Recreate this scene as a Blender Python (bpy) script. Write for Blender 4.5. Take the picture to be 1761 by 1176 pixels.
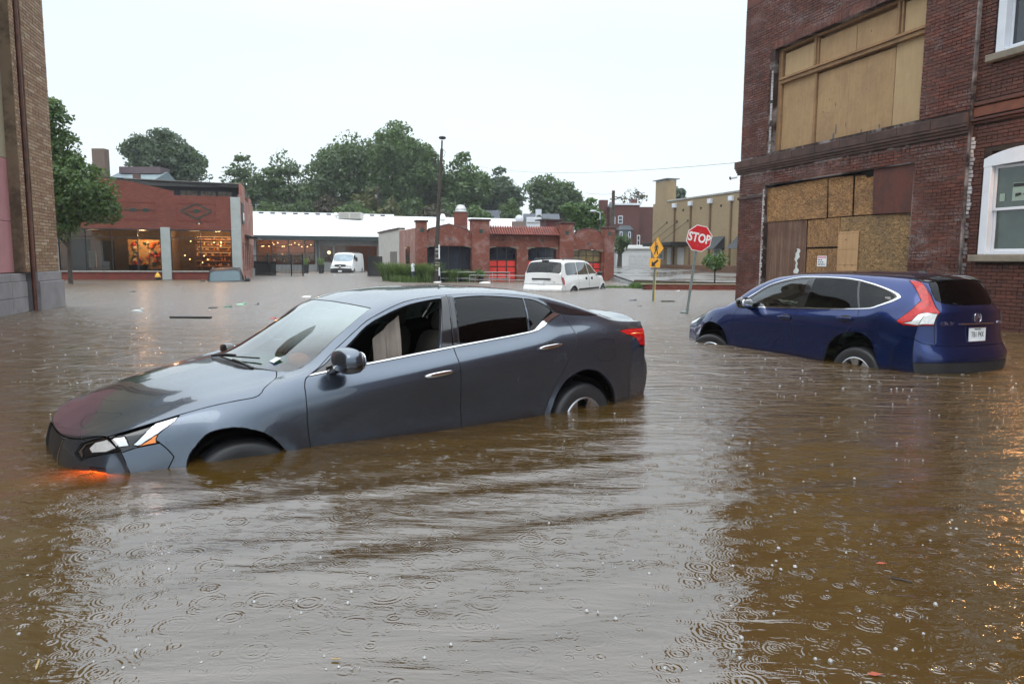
import bpy, bmesh, math, random
import numpy as np
from mathutils import Vector, Matrix, Euler
random.seed(7); RNG = np.random.default_rng(7)
S = bpy.context.scene
for o in list(bpy.data.objects): bpy.data.objects.remove(o)
COL = S.collection
# ---------------------------------------------------------------- camera: 1.3 m above the flood water, looking slightly down
cam = bpy.data.cameras.new('camera'); cam.sensor_width = 36; cam.lens = 36*1250/1761; cam.clip_end = 600; cam.clip_start = .05
camo = bpy.data.objects.new('camera', cam); COL.objects.link(camo); S.camera = camo
_p, _r = math.radians(6.48), math.radians(.35)
_f = Vector((0, math.cos(_p), -math.sin(_p))); _x0 = Vector((1, 0, 0)); _u0 = _x0.cross(_f)
_x = math.cos(_r)*_x0 + math.sin(_r)*_u0; _u = _x.cross(_f)
camo.matrix_world = Matrix(((_x.x,_u.x,-_f.x,0),(_x.y,_u.y,-_f.y,0),(_x.z,_u.z,-_f.z,1.3),(0,0,0,1)))
# ---------------------------------------------------------------- overcast daylight
SUN_EL, SUN_AZ = math.radians(52), math.radians(200)
w = bpy.data.worlds.new('World'); S.world = w; w.use_nodes = True; nt = w.node_tree; nt.nodes.clear()
sky = nt.nodes.new('ShaderNodeTexSky'); sky.sky_type = 'NISHITA'; sky.sun_disc = False
sky.sun_elevation = SUN_EL; sky.sun_rotation = SUN_AZ; sky.air_density = 1.5; sky.dust_density = 4
tc = nt.nodes.new('ShaderNodeTexCoord'); sp = nt.nodes.new('ShaderNodeSeparateXYZ'); nt.links.new(tc.outputs['Generated'], sp.inputs[0])
# cloud deck: slightly brighter and whiter towards the zenith, faint soft structure
mr = nt.nodes.new('ShaderNodeMapRange'); mr.inputs['From Min'].default_value = 0; mr.inputs['From Max'].default_value = 1
mr.inputs['To Min'].default_value = 0; mr.inputs['To Max'].default_value = 1; nt.links.new(sp.outputs['Z'], mr.inputs['Value'])
rp = nt.nodes.new('ShaderNodeValToRGB'); e = rp.color_ramp.elements
e[0].position = 0; e[0].color = (.665,.735,.765,1); e[1].position = 1; e[1].color = (.80,.84,.87,1)
k = e.new(.33); k.color = (.585,.67,.735,1)
nt.links.new(mr.outputs[0], rp.inputs['Fac'])
nz = nt.nodes.new('ShaderNodeTexNoise'); nz.inputs['Scale'].default_value = 1.6; nz.inputs['Detail'].default_value = 3
mp = nt.nodes.new('ShaderNodeMapping'); mp.inputs['Scale'].default_value = (1,1,2.5); nt.links.new(tc.outputs['Generated'], mp.inputs[0]); nt.links.new(mp.outputs[0], nz.inputs['Vector'])
m2 = nt.nodes.new('ShaderNodeMapRange'); m2.inputs['From Min'].default_value = .3; m2.inputs['From Max'].default_value = .7; m2.inputs['To Min'].default_value = .93; m2.inputs['To Max'].default_value = 1.05
nt.links.new(nz.outputs['Fac'], m2.inputs['Value'])
def vm(op, a, b):
    n = nt.nodes.new('ShaderNodeVectorMath'); n.operation = op
    for i, q in enumerate((a, b)):
        if isinstance(q, (tuple, list)): n.inputs[i].default_value = q
        elif isinstance(q, (int, float)): n.inputs['Scale'].default_value = q
        else: nt.links.new(q, n.inputs['Scale'] if (op == 'SCALE' and i == 1) else n.inputs[i])
    return n.outputs[0]
cie = nt.nodes.new('ShaderNodeMapRange'); cie.inputs['From Min'].default_value = .27; cie.inputs['From Max'].default_value = 1; cie.inputs['To Min'].default_value = 1; cie.inputs['To Max'].default_value = 2.4
nt.links.new(sp.outputs['Z'], cie.inputs['Value'])   # an overcast sky is brighter overhead (CIE overcast, 1 + 2 sin h)
cl = vm('SCALE', rp.outputs[0], m2.outputs[0]); cl = vm('SCALE', cl, cie.outputs[0]); cl = vm('SCALE', cl, 12.2)
mx = nt.nodes.new('ShaderNodeMix'); mx.data_type = 'RGBA'; mx.inputs[0].default_value = .93
nt.links.new(sky.outputs[0], mx.inputs[6]); nt.links.new(cl, mx.inputs[7])
bg = nt.nodes.new('ShaderNodeBackground'); bg.inputs['Strength'].default_value = .1; nt.links.new(mx.outputs[2], bg.inputs['Color'])
wo = nt.nodes.new('ShaderNodeOutputWorld'); nt.links.new(bg.outputs[0], wo.inputs[0])
sl = bpy.data.lights.new('sun', 'SUN'); sl.energy = .6; sl.angle = math.radians(40); sl.color = (1,.98,.95)
so = bpy.data.objects.new('sun', sl); COL.objects.link(so)
_d = Vector((math.sin(SUN_AZ)*math.cos(SUN_EL), math.cos(SUN_AZ)*math.cos(SUN_EL), math.sin(SUN_EL)))
so.rotation_euler = _d.to_track_quat('Z', 'Y').to_euler()
S.view_settings.view_transform = 'Standard'; S.view_settings.look = 'None'; S.view_settings.exposure = .37; S.view_settings.gamma = 1
S.view_settings.use_curve_mapping = False
S.render.engine = 'CYCLES'; S.cycles.max_bounces = 8; S.cycles.transparent_max_bounces = 16
# ---------------------------------------------------------------- object helpers
def tag(o, label=None, cat=None, group=None, kind=None):
    if label: o['label'] = label
    if cat: o['category'] = cat
    if group: o['group'] = group
    if kind: o['kind'] = kind
    return o
def empty(name, loc=(0,0,0), d=None, rot=None):
    o = bpy.data.objects.new(name, None); o.empty_display_size = .1; COL.objects.link(o)
    o.location = loc
    if d is not None: o.rotation_euler = (0, 0, math.atan2(d[1], d[0]))
    if rot is not None: o.rotation_euler = rot
    return o
def link(name, me, parent=None):
    o = bpy.data.objects.new(name, me); COL.objects.link(o)
    if parent is not None: o.parent = parent
    return o
class MB:
    """collects simple shapes and links them as ONE mesh object"""
    def __init__(s): s.v = []; s.f = []; s.m = []; s.sm = []; s.mi = 0; s.M = None
    def add(s, vs, fs, smooth=False):
        b = len(s.v)
        if s.M is not None: vs = [tuple(s.M @ Vector(v)) for v in vs]
        s.v += [tuple(v) for v in vs]
        for f in fs: s.f.append(tuple(b+i for i in f)); s.m.append(s.mi); s.sm.append(smooth)
        return s
    def box(s, x0, x1, y0, y1, z0, z1, bev=0):
        if bev:
            b = bev; bx = []
            V = [(x0+b,y0,z0+b),(x1-b,y0,z0+b),(x1-b,y0,z1-b),(x0+b,y0,z1-b),(x0,y0+b,z0),(x1,y0+b,z0),(x1,y0+b,z1),(x0,y0+b,z1),(x0,y1,z0),(x1,y1,z0),(x1,y1,z1),(x0,y1,z1)]
            F = [(0,1,2,3),(4,5,1,0),(5,6,2,1),(6,7,3,2),(7,4,0,3),(8,9,5,4),(9,10,6,5),(10,11,7,6),(11,8,4,7),(8,11,10,9)]
            return s.add(V, F)
        V = [(x0,y0,z0),(x1,y0,z0),(x1,y1,z0),(x0,y1,z0),(x0,y0,z1),(x1,y0,z1),(x1,y1,z1),(x0,y1,z1)]
        return s.add(V, [(0,3,2,1),(4,5,6,7),(0,1,5,4),(1,2,6,5),(2,3,7,6),(3,0,4,7)])
    def quad(s, a, b, c, d): return s.add([a,b,c,d], [(0,1,2,3)])
    def prism(s, poly, y0, y1):
        """poly in (x,z), extruded along y"""
        n = len(poly); V = [(x,y0,z) for x,z in poly] + [(x,y1,z) for x,z in poly]
        F = [tuple(range(n)), tuple(range(2*n-1, n-1, -1))] + [(i, n+i, n+(i+1)%n, (i+1)%n) for i in range(n)]
        return s.add(V, F)
    def slab(s, poly, z0, z1):
        n = len(poly); V = [(x,y,z0) for x,y in poly] + [(x,y,z1) for x,y in poly]
        F = [tuple(range(n))[::-1], tuple(range(n, 2*n))] + [(i, (i+1)%n, n+(i+1)%n, n+i) for i in range(n)]
        return s.add(V, F)
    def tube(s, pts, r, n=8, cap=True):
        pts = [Vector(p) for p in pts]; rs = r if isinstance(r, (list, tuple)) else [r]*len(pts)
        V = []; F = []; t0 = (pts[1]-pts[0]).normalized(); a = t0.orthogonal().normalized()
        for i, p in enumerate(pts):
            t = (pts[min(i+1,len(pts)-1)] - pts[max(i-1,0)]).normalized()
            a = (a - t*a.dot(t)).normalized(); b = t.cross(a)
            for k in range(n): an = 2*math.pi*k/n; V.append(tuple(p + (a*math.cos(an)+b*math.sin(an))*rs[i]))
        for i in range(len(pts)-1):
            for k in range(n): F.append((i*n+k, i*n+(k+1)%n, (i+1)*n+(k+1)%n, (i+1)*n+k))
        if cap: F += [tuple(range(n))[::-1], tuple(range((len(pts)-1)*n, len(pts)*n))]
        return s.add(V, F, True)
    def lathe(s, prof, c=(0,0,0), axis='z', n=24, closed=False):
        """prof: (radius, height) list"""
        V = []; F = []; m = len(prof)
        for k in range(n):
            an = 2*math.pi*k/n
            for r, h in prof:
                a, b = r*math.cos(an), r*math.sin(an)
                V.append({'z':(c[0]+a,c[1]+b,c[2]+h),'y':(c[0]+a,c[1]+h,c[2]+b),'x':(c[0]+h,c[1]+a,c[2]+b)}[axis])
        for k in range(n):
            for i in range(m-1 + (1 if closed else 0)): j = (i+1) % m; F.append((k*m+i, ((k+1)%n)*m+i, ((k+1)%n)*m+j, k*m+j))
        return s.add(V, F, True)
    def blob(s, c, r, p=2.5, n=14, m=10):
        V = []; F = []; f = lambda t: math.copysign(abs(t)**(2/p), t)
        for i in range(m+1):
            ph = -math.pi/2 + math.pi*i/m
            for k in range(n):
                th = 2*math.pi*k/n
                V.append((c[0]+r[0]*f(math.cos(ph))*f(math.cos(th)), c[1]+r[1]*f(math.cos(ph))*f(math.sin(th)), c[2]+r[2]*f(math.sin(ph))))
        for i in range(m):
            for k in range(n): F.append((i*n+k, i*n+(k+1)%n, (i+1)*n+(k+1)%n, (i+1)*n+k))
        return s.add(V, F, True)
    def build(s, name, mats, parent=None, recalc=True):
        me = bpy.data.meshes.new(name); me.from_pydata(s.v, [], s.f)
        if not isinstance(mats, (list, tuple)): mats = [mats]
        for m in mats: me.materials.append(m)
        me.polygons.foreach_set('material_index', s.m); me.polygons.foreach_set('use_smooth', s.sm)
        if recalc:
            bm = bmesh.new(); bm.from_mesh(me); bmesh.ops.recalc_face_normals(bm, faces=bm.faces); bm.to_mesh(me); bm.free()
        if any(s.sm):
            try: me.set_sharp_from_angle(angle=math.radians(42))
            except Exception: pass
        me.update(); return link(name, me, parent)
def box(name, mat, parent, *a, **k): return MB().box(*a, **k).build(name, mat, parent, recalc=False)
def raw_mesh(name, V, F4, mats, parent=None, midx=None, smooth=False):
    """fast mesh from arrays; F4 = (n,k) face array"""
    me = bpy.data.meshes.new(name); V = np.asarray(V, np.float32); F4 = np.asarray(F4, np.int32); n, k = F4.shape
    me.vertices.add(len(V)); me.vertices.foreach_set('co', V.ravel())
    me.loops.add(n*k); me.loops.foreach_set('vertex_index', F4.ravel())
    me.polygons.add(n); me.polygons.foreach_set('loop_start', np.arange(n, dtype=np.int32)*k); me.polygons.foreach_set('loop_total', np.full(n, k, np.int32))
    for m in (mats if isinstance(mats, (list, tuple)) else [mats]): me.materials.append(m)
    if midx is not None: me.polygons.foreach_set('material_index', np.asarray(midx, np.int32))
    me.polygons.foreach_set('use_smooth', np.full(n, smooth)); me.update(calc_edges=True); me.validate()
    return link(name, me, parent)
def text(name, s, size, mat, parent, M, depth=.002, sx=1, align='CENTER', bold=0, spacing=1.0):
    cu = bpy.data.curves.new(name, 'FONT'); cu.body = s; cu.size = size; cu.align_x = align; cu.align_y = 'CENTER'; cu.extrude = depth; cu.resolution_u = 3; cu.offset = bold; cu.space_character = spacing
    t = bpy.data.objects.new('t', cu); COL.objects.link(t); dg = bpy.context.evaluated_depsgraph_get(); dg.update()
    me = bpy.data.meshes.new_from_object(t.evaluated_get(dg)); bpy.data.objects.remove(t); bpy.data.curves.remove(cu)
    me.name = name; me.transform(Matrix.Diagonal((sx,1,1,1))); me.transform(M); me.materials.clear(); me.materials.append(mat); return link(name, me, parent)
def copy_tree(o, parent=None):
    c = o.copy(); COL.objects.link(c)
    if parent is not None: c.parent = parent
    for ch in list(o.children): copy_tree(ch, c)
    return c
# ---------------------------------------------------------------- materials
class NT:
    def __init__(s, name):
        s.m = bpy.data.materials.new(name); s.m.use_nodes = True; s.t = s.m.node_tree; s.t.nodes.clear()
        s.out = s.n('ShaderNodeOutputMaterial')
    def n(s, typ, **k):
        n = s.t.nodes.new(typ)
        for a, b in k.items(): setattr(n, a, b)
        return n
    def l(s, a, b): s.t.links.new(a, b)
    def val(s, sock, v):
        if hasattr(v, 'is_output') or hasattr(v, 'links'): s.l(v, sock)
        else: sock.default_value = (*v, 1) if isinstance(v, (tuple, list)) and len(v) == 3 and sock.type == 'RGBA' else v
    def math(s, op, a, b=0, c=None, clamp=False):
        n = s.n('ShaderNodeMath', operation=op); n.use_clamp = clamp; s.val(n.inputs[0], a); s.val(n.inputs[1], b)
        if c is not None: s.val(n.inputs[2], c)
        return n.outputs[0]
    def mix(s, f, a, b, blend='MIX'):
        n = s.n('ShaderNodeMix', data_type='RGBA', blend_type=blend); s.val(n.inputs[0], f); s.val(n.inputs[6], a); s.val(n.inputs[7], b); return n.outputs[2]
    def coord(s, kind='Object', scale=(1,1,1), rot=(0,0,0), loc=(0,0,0)):
        t = s.n('ShaderNodeTexCoord'); m = s.n('ShaderNodeMapping'); m.inputs['Scale'].default_value = scale; m.inputs['Rotation'].default_value = rot; m.inputs['Location'].default_value = loc
        s.l(t.outputs[kind], m.inputs[0]); return m.outputs[0]
    def noise(s, vec, scale=5, detail=4, rough=.55, dist=0, out='Fac', dims='3D'):
        n = s.n('ShaderNodeTexNoise', noise_dimensions=dims); s.l(vec, n.inputs['Vector']); n.inputs['Scale'].default_value = scale; n.inputs['Detail'].default_value = detail
        n.inputs['Roughness'].default_value = rough; n.inputs['Distortion'].default_value = dist; return n.outputs[out]
    def ramp(s, f, stops, interp='LINEAR'):
        n = s.n('ShaderNodeValToRGB'); n.color_ramp.interpolation = interp; e = n.color_ramp.elements
        while len(e) < len(stops): e.new(.5)
        for i, (p, c) in enumerate(stops): e[i].position = p; e[i].color = (*c, 1) if not isinstance(c, (int, float)) else (c, c, c, 1)
        s.val(n.inputs[0], f); return n.outputs[0]
    def rng(s, v, a, b, c=0., d=1.):
        n = s.n('ShaderNodeMapRange'); n.clamp = True
        for i, q in enumerate((v, a, b, c, d)): s.val(n.inputs[i], q)
        return n.outputs[0]
    def bump(s, h, strength=.3, dist=.01, normal=None):
        n = s.n('ShaderNodeBump'); n.inputs['Strength'].default_value = strength; n.inputs['Distance'].default_value = dist; s.l(h, n.inputs['Height'])
        if normal is not None: s.l(normal, n.inputs['Normal'])
        return n.outputs[0]
    def pbr(s, col, rough=.5, metal=0, spec=.5, normal=None, coat=0, emis=None, es=0, alpha=None, ior=None, coatr=.03, link=True, trans=None):
        b = s.n('ShaderNodeBsdfPrincipled'); s.val(b.inputs['Base Color'], col); s.val(b.inputs['Roughness'], rough); s.val(b.inputs['Metallic'], metal)
        s.val(b.inputs['Specular IOR Level'], spec); b.inputs['Coat Weight'].default_value = coat; b.inputs['Coat Roughness'].default_value = coatr
        if ior: b.inputs['IOR'].default_value = ior
        if normal is not None: s.l(normal, b.inputs['Normal'])
        if emis is not None: s.val(b.inputs['Emission Color'], emis); s.val(b.inputs['Emission Strength'], es)
        if link: s.l(b.outputs[0], s.out.inputs[0])
        return b
MATS = {}
def simple(name, col, rough=.5, metal=0, var=.12, scale=6, coat=0, spec=.5, bump=0, bscale=40, wet=0):
    """plain surface with slight colour variation and grime"""
    if name in MATS: return MATS[name]
    t = NT(name); v = t.coord(); f = t.noise(v, scale, 5)
    c = t.mix(t.rng(f, .3, .7), tuple(x*(1-var) for x in col), tuple(min(1, x*(1+var)) for x in col))
    nm = None
    if bump: nm = t.bump(t.noise(v, bscale, 4), bump, .004)
    r = t.rng(f, .3, .7, max(rough-.08, .02), min(rough+.08, 1))
    t.pbr(c, r, metal, spec, nm, coat); MATS[name] = t.m; return t.m
def emit(name, col, strength):
    t = NT(name); e = t.n('ShaderNodeEmission'); t.val(e.inputs[0], (*col, 1)); e.inputs[1].default_value = strength; t.l(e.outputs[0], t.out.inputs[0]); return t.m
def glass(name, tint, refl=1.0, rough=.0, ior=1.5):
    t = NT(name); tr = t.n('ShaderNodeBsdfTransparent'); tr.inputs[0].default_value = (*tint, 1)
    gl = t.n('ShaderNodeBsdfGlossy'); gl.inputs['Roughness'].default_value = rough; gl.inputs[0].default_value = (.95,.97,1,1)
    fr = t.n('ShaderNodeFresnel'); fr.inputs[0].default_value = ior
    f = t.math('MULTIPLY', fr.outputs[0], refl, clamp=True); m = t.n('ShaderNodeMixShader'); t.l(f, m.inputs[0]); t.l(tr.outputs[0], m.inputs[1]); t.l(gl.outputs[0], m.inputs[2])
    t.l(m.outputs[0], t.out.inputs[0]); return t.m
import numpy as np
# ---------------------------------------------------------------- lofted car bodies
def pchip(xk, yk, x):
    xk = np.asarray(xk, float); yk = np.asarray(yk, float); x = np.clip(np.asarray(x, float), xk[0], xk[-1])
    if len(xk) == 1: return np.full_like(x, yk[0])
    h = np.diff(xk); d = np.diff(yk) / h
    m = np.zeros(len(xk)); m[0] = d[0]; m[-1] = d[-1]
    for i in range(1, len(xk) - 1):
        if d[i-1] * d[i] > 0:
            w1 = 2*h[i] + h[i-1]; w2 = h[i] + 2*h[i-1]
            m[i] = (w1 + w2) / (w1 / d[i-1] + w2 / d[i])
    i = np.clip(np.searchsorted(xk, x, side='right') - 1, 0, len(xk) - 2)
    t = (x - xk[i]) / h[i]
    return ((1+2*t)*(1-t)**2*yk[i] + t*(1-t)**2*h[i]*m[i] + t*t*(3-2*t)*yk[i+1] + t*t*(t-1)*h[i]*m[i+1])
def sstep(t): t = np.clip(t, 0, 1); return t*t*(3-2*t)
class Body:
    """half sections (y,z) at ten levels: 0 sill .. 4 belt .. 6 roof rail .. 9 centre line; u = lengthwise, v = round the section"""
    def __init__(s, spec):
        s.sp = spec; s.uF, s.uR = spec['uF'], spec['uR']
        s.K = {}
        for k in ('y0','y1','y2','y3','y4','y6','z0','z1','z2','z3','z4','z6','zc'):
            kn = sorted(spec[k]); s.K[k] = ([a for a, b in kn], [b for a, b in kn])
    def k(s, n, u): return pchip(s.K[n][0], s.K[n][1], u)
    def ctrl(s, u):
        y = [s.k('y%d' % j, u) for j in (0,1,2,3,4)]; z = [s.k('z%d' % j, u) for j in (0,1,2,3,4)]
        y6, z6, zc = s.k('y6', u), s.k('z6', u), s.k('zc', u)
        y.append((y[4]+y6)/2 + .018); z.append((z[4]+z6)/2 + .006)
        y.append(y6); z.append(z6)
        y.append(y6*.72); z.append(z6 + (zc-z6)*.60)
        y.append(y6*.38); z.append(z6 + (zc-z6)*.90)
        y.append(y6*0); z.append(zc)
        return np.array(y), np.array(z)
    def vint(s, A, v, soft):
        J = A.shape[0]; n = A.shape[1]
        d = np.diff(A, axis=0); m = np.zeros_like(A)
        m[0] = d[0]; m[-1] = 0
        a, b = d[:-1], d[1:]
        m[1:-1] = (a + b) / 2 if soft else np.where(a*b > 0, 2*a*b/(a+b+1e-12*np.sign(a+b+1e-30)), 0)
        if soft: m[-1] = 0
        i = np.clip(np.floor(v).astype(int), 0, J-2); t = v - i; r = np.arange(n)
        return ((1+2*t)*(1-t)**2*A[i,r] + t*(1-t)**2*m[i,r] + t*t*(3-2*t)*A[i+1,r] + t*t*(t-1)*m[i+1,r])
    def P(s, u, v):
        u = np.asarray(u, float).ravel(); v = np.asarray(v, float).ravel()
        side = np.where(v <= 9, 1., -1.); vv = np.where(v <= 9, v, 18 - v)
        uc = np.clip(u, s.uR, s.uF)
        yc, zc = s.ctrl(uc)
        y = s.vint(yc, vv, True); z = s.vint(zc, vv, False)
        for sg, ue, prof in ((1, s.uF, s.sp['fprof']), (-1, s.uR, s.sp['rprof'])):
            r = np.clip((u - ue) * sg, 0, 1); on = r > 0
            if not on.any(): continue
            n = on.sum(); ye, ze = s.ctrl(np.full(n, ue))
            Ty, Tz = s.vint(ye, vv[on], True), s.vint(ze, vv[on], False)
            w = 4 - 4*r[on]
            Sy, Sz = s.vint(ye, w, True), s.vint(ze, w, False)
            S4y, S4z, S0z = ye[4], ze[4], ze[0]
            fr = (S4z - Sz) / (S4z - S0z)
            y[on] = Ty * (1 + (Sy/S4y - 1)); z[on] = Tz + fr * (S0z - Tz)
        x = uc.copy(); b = np.clip(np.abs(y) / s.sp['ybow'], 0, 1.1)
        x -= s.sp['bowF'] * b**s.sp.get('pF',2.3) * sstep((uc - s.sp['bF0']) / (s.uF - s.sp['bF0']))
        x += s.sp['bowR'] * b**s.sp.get('pR',2.3) * sstep((s.sp['bR0'] - uc) / (s.sp['bR0'] - s.uR))
        zf = s.sp['fprof']; zr = s.sp['rprof']; edge = sstep((vv - 4) / 1.2)
        inF = (u > s.uF); inR = (u < s.uR)
        x += np.where(inF, pchip([a for a,_ in zf], [c for _,c in zf], z) * edge * sstep((u - s.uF)*6), 0)
        x -= np.where(inR, pchip([a for a,_ in zr], [c for _,c in zr], z) * edge * sstep((s.uR - u)*6), 0)
        for (wx, wz, wr) in s.sp['wheels']:
            d = np.hypot(x - wx, z - wz); g = np.exp(-((d - wr) / .055)**2) * (vv < 3.8)
            y += s.sp.get('flare', .015) * g
        return np.stack([x, y*side, z], -1)
    def inv(s, pts, vmax=6.5, side=1):
        """side-view (x,z) points -> (u,v)"""
        out = []; vs = np.linspace(0, vmax, 300)
        for x, z in pts:
            u = np.full(300, float(x))
            for _ in range(6): u = np.clip(u + (x - s.P(u, vs)[:,0]), s.uR, s.uF)
            p = s.P(u, vs); e = np.abs(p[:,2] - z) + .5*np.abs(p[:,0]-x); k = int(np.argmin(e)); out.append((float(u[k]), float(vs[k]) if side == 1 else 18-float(vs[k])))
        return out
ALT = dict(uF=2.28, uR=-2.52, ybow=.80, bowF=.26, bF0=1.35, bowR=.24, bR0=-1.7, pF=2.6, flare=.02,
  y0=[(-2.6,.70),(-2.2,.82),(0,.85),(1.9,.84),(2.4,.72)], z0=[(-2.6,.28),(-2,.18),(1.9,.16),(2.4,.2)],
  y1=[(-2.6,.76),(-2.2,.86),(-1.4,.90),(0,.895),(1.5,.905),(2.0,.88),(2.4,.76)], z1=[(-2.6,.42),(0,.34),(2.4,.33)],
  y2=[(-2.6,.78),(-2.2,.87),(-1.4,.915),(0,.895),(1.5,.91),(2.0,.87),(2.4,.76)], z2=[(-2.6,.66),(-1,.60),(1,.56),(2.4,.50)],
  y3=[(-2.6,.775),(-2.2,.858),(-1.4,.923),(-.6,.926),(.6,.924),(1.5,.915),(2.0,.84),(2.4,.72)], z3=[(-2.6,.95),(-2.2,.98),(-1.5,.985),(-.5,.93),(.5,.875),(1.3,.80),(1.9,.72),(2.4,.64)],
  y4=[(-2.6,.665),(-2.2,.74),(-1.6,.80),(-.9,.82),(.5,.828),(1.0,.83),(1.3,.832),(1.75,.80),(2.1,.745),(2.4,.66)],
  z4=[(-2.6,1.035),(-2.2,1.07),(-1.6,1.12),(-1.15,1.13),(-.9,1.10),(-.14,1.055),(.5,1.015),(1.0,.985),(1.3,.925),(1.75,.86),(2.1,.80),(2.4,.73)],
  y6=[(-2.6,.55),(-2.2,.60),(-1.9,.62),(-1.4,.60),(-.9,.585),(-.2,.585),(.2,.60),(.55,.63),(.95,.69),(1.15,.68),(1.6,.62),(2.1,.55),(2.4,.48)],
  z6=[(-2.6,1.055),(-2.2,1.095),(-1.98,1.13),(-1.78,1.195),(-1.42,1.305),(-1.1,1.375),(-.8,1.405),(-.3,1.425),(.07,1.41),(.40,1.335),(.64,1.19),(.92,1.03),(1.02,.99),(1.2,.965),(1.6,.92),(2.1,.815),(2.4,.70)],
  zc=[(-2.6,1.08),(-2.45,1.125),(-2.15,1.135),(-2.0,1.15),(-1.8,1.215),(-1.44,1.345),(-1.1,1.42),(-.7,1.455),(-.25,1.468),(.1,1.455),(.35,1.41),(1.25,1.01),(1.36,1.0),(1.6,.965),(1.85,.915),(2.05,.845),(2.2,.76),(2.4,.67)],
  fprof=[(.15,-.02),(.35,.05),(.55,.06),(.72,.02)], rprof=[(.25,-.03),(.45,.05),(.62,.07),(.75,.02),(.9,-.02),(1.1,0)],
  wheels=[(1.4125,.33,.375),(-1.4125,.33,.375)])
CRV = dict(uF=2.16, uR=-2.22, ybow=.82, bowF=.30, bF0=1.1, bowR=.22, bR0=-1.3, pF=2.4, pR=2.4, flare=.02,
  y0=[(-2.4,.68),(-2,.80),(0,.84),(1.7,.82),(2.2,.70)], z0=[(-2.4,.34),(-2,.25),(1.7,.24),(2.2,.28)],
  y1=[(-2.4,.74),(-2,.85),(-1.3,.895),(0,.88),(1.3,.90),(1.9,.83),(2.2,.72)], z1=[(-2.4,.50),(0,.42),(2.2,.42)],
  y2=[(-2.4,.76),(-2,.86),(-1.3,.905),(0,.885),(1.3,.905),(1.9,.84),(2.2,.72)], z2=[(-2.4,.72),(0,.66),(2.2,.62)],
  y3=[(-2.4,.72),(-2,.84),(-1.3,.905),(0,.91),(1.0,.905),(1.6,.86),(2.0,.76),(2.2,.68)], z3=[(-2.4,.95),(-1.5,.99),(-.5,.97),(.8,.93),(1.5,.88),(2.2,.78)],
  y4=[(-2.4,.66),(-2.1,.74),(-1.6,.83),(0,.85),(.95,.85),(1.3,.82),(1.6,.77),(1.9,.70),(2.2,.62)],
  z4=[(-2.4,1.09),(-2,1.13),(-1.6,1.165),(-1.2,1.15),(-.2,1.135),(.9,1.11),(1.2,1.085),(1.5,1.035),(1.75,.975),(2.0,.90),(2.2,.84)],
  y6=[(-2.4,.56),(-2.1,.53),(-1.9,.545),(-1.3,.60),(-.5,.64),(.2,.665),(.7,.70),(1.0,.73),(1.2,.71),(1.6,.62),(2.2,.46)],
  z6=[(-2.26,1.10),(-2.18,1.18),(-2.0,1.445),(-1.93,1.485),(-1.73,1.515),(-1.26,1.555),(-.85,1.58),(-.35,1.582),(.13,1.545),(.61,1.39),(.95,1.19),(1.05,1.14),(1.3,1.11),(1.6,1.06),(1.9,.985),(2.2,.87)],
  zc=[(-2.26,1.12),(-2.2,1.19),(-2.05,1.49),(-1.99,1.53),(-1.8,1.575),(-1.3,1.62),(-.5,1.645),(.1,1.62),(.4,1.56),(1.2,1.17),(1.3,1.145),(1.6,1.10),(1.9,1.03),(2.1,.95),(2.2,.89)],
  fprof=[(.2,0),(.5,.05),(.8,.03),(.9,0)], rprof=[(.3,0),(.45,.06),(.66,.09),(.76,.03),(.9,.0),(1.1,0)],
  wheels=[(1.31,.345,.39),(-1.31,.345,.39)])
VAN = dict(uF=2.42, uR=-2.42, ybow=.85, bowF=.40, bF0=1.4, bowR=.14, bR0=-1.8, pF=2.4, pR=3, flare=.02,
  y0=[(-2.5,.80),(0,.88),(1.7,.86),(2.5,.72)], z0=[(-2.5,.34),(0,.2),(2.5,.25)],
  y1=[(-2.5,.86),(-1.4,.94),(1.4,.93),(2.0,.85),(2.5,.74)], z1=[(-2.5,.5),(0,.4),(2.5,.4)],
  y2=[(-2.5,.88),(-1.4,.97),(1.4,.95),(2.0,.87),(2.5,.74)], z2=[(-2.5,.72),(0,.66),(2.5,.6)],
  y3=[(-2.5,.86),(-1.4,.975),(1.2,.95),(1.9,.84),(2.5,.7)], z3=[(-2.5,.9),(1.2,.9),(2.5,.72)],
  y4=[(-2.5,.83),(-1.4,.93),(1.2,.90),(1.6,.84),(2.0,.75),(2.5,.6)], z4=[(-2.5,1.06),(0,1.08),(1.2,1.06),(1.6,1.0),(2.0,.9),(2.5,.76)],
  y6=[(-2.5,.80),(-2.15,.76),(-1.9,.74),(0,.74),(.7,.76),(1.2,.80),(1.6,.72),(2.5,.45)],
  z6=[(-2.5,1.08),(-2.3,1.36),(-2.12,1.60),(-2.02,1.66),(-1.5,1.71),(-.2,1.70),(.3,1.62),(.8,1.33),(1.2,1.10),(1.6,1.03),(2.0,.93),(2.5,.78)],
  zc=[(-2.5,1.1),(-2.34,1.38),(-2.16,1.64),(-2.05,1.71),(-1.5,1.76),(-.2,1.75),(.3,1.67),(1.45,1.12),(1.7,1.06),(2.1,.96),(2.5,.80)],
  fprof=[(.2,0),(.5,.05),(.75,0)], rprof=[(.3,0),(.45,.08),(.62,.10),(.7,.03),(1.1,0)],
  wheels=[(1.44,.33,.38),(-1.44,.33,.38)])
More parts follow.
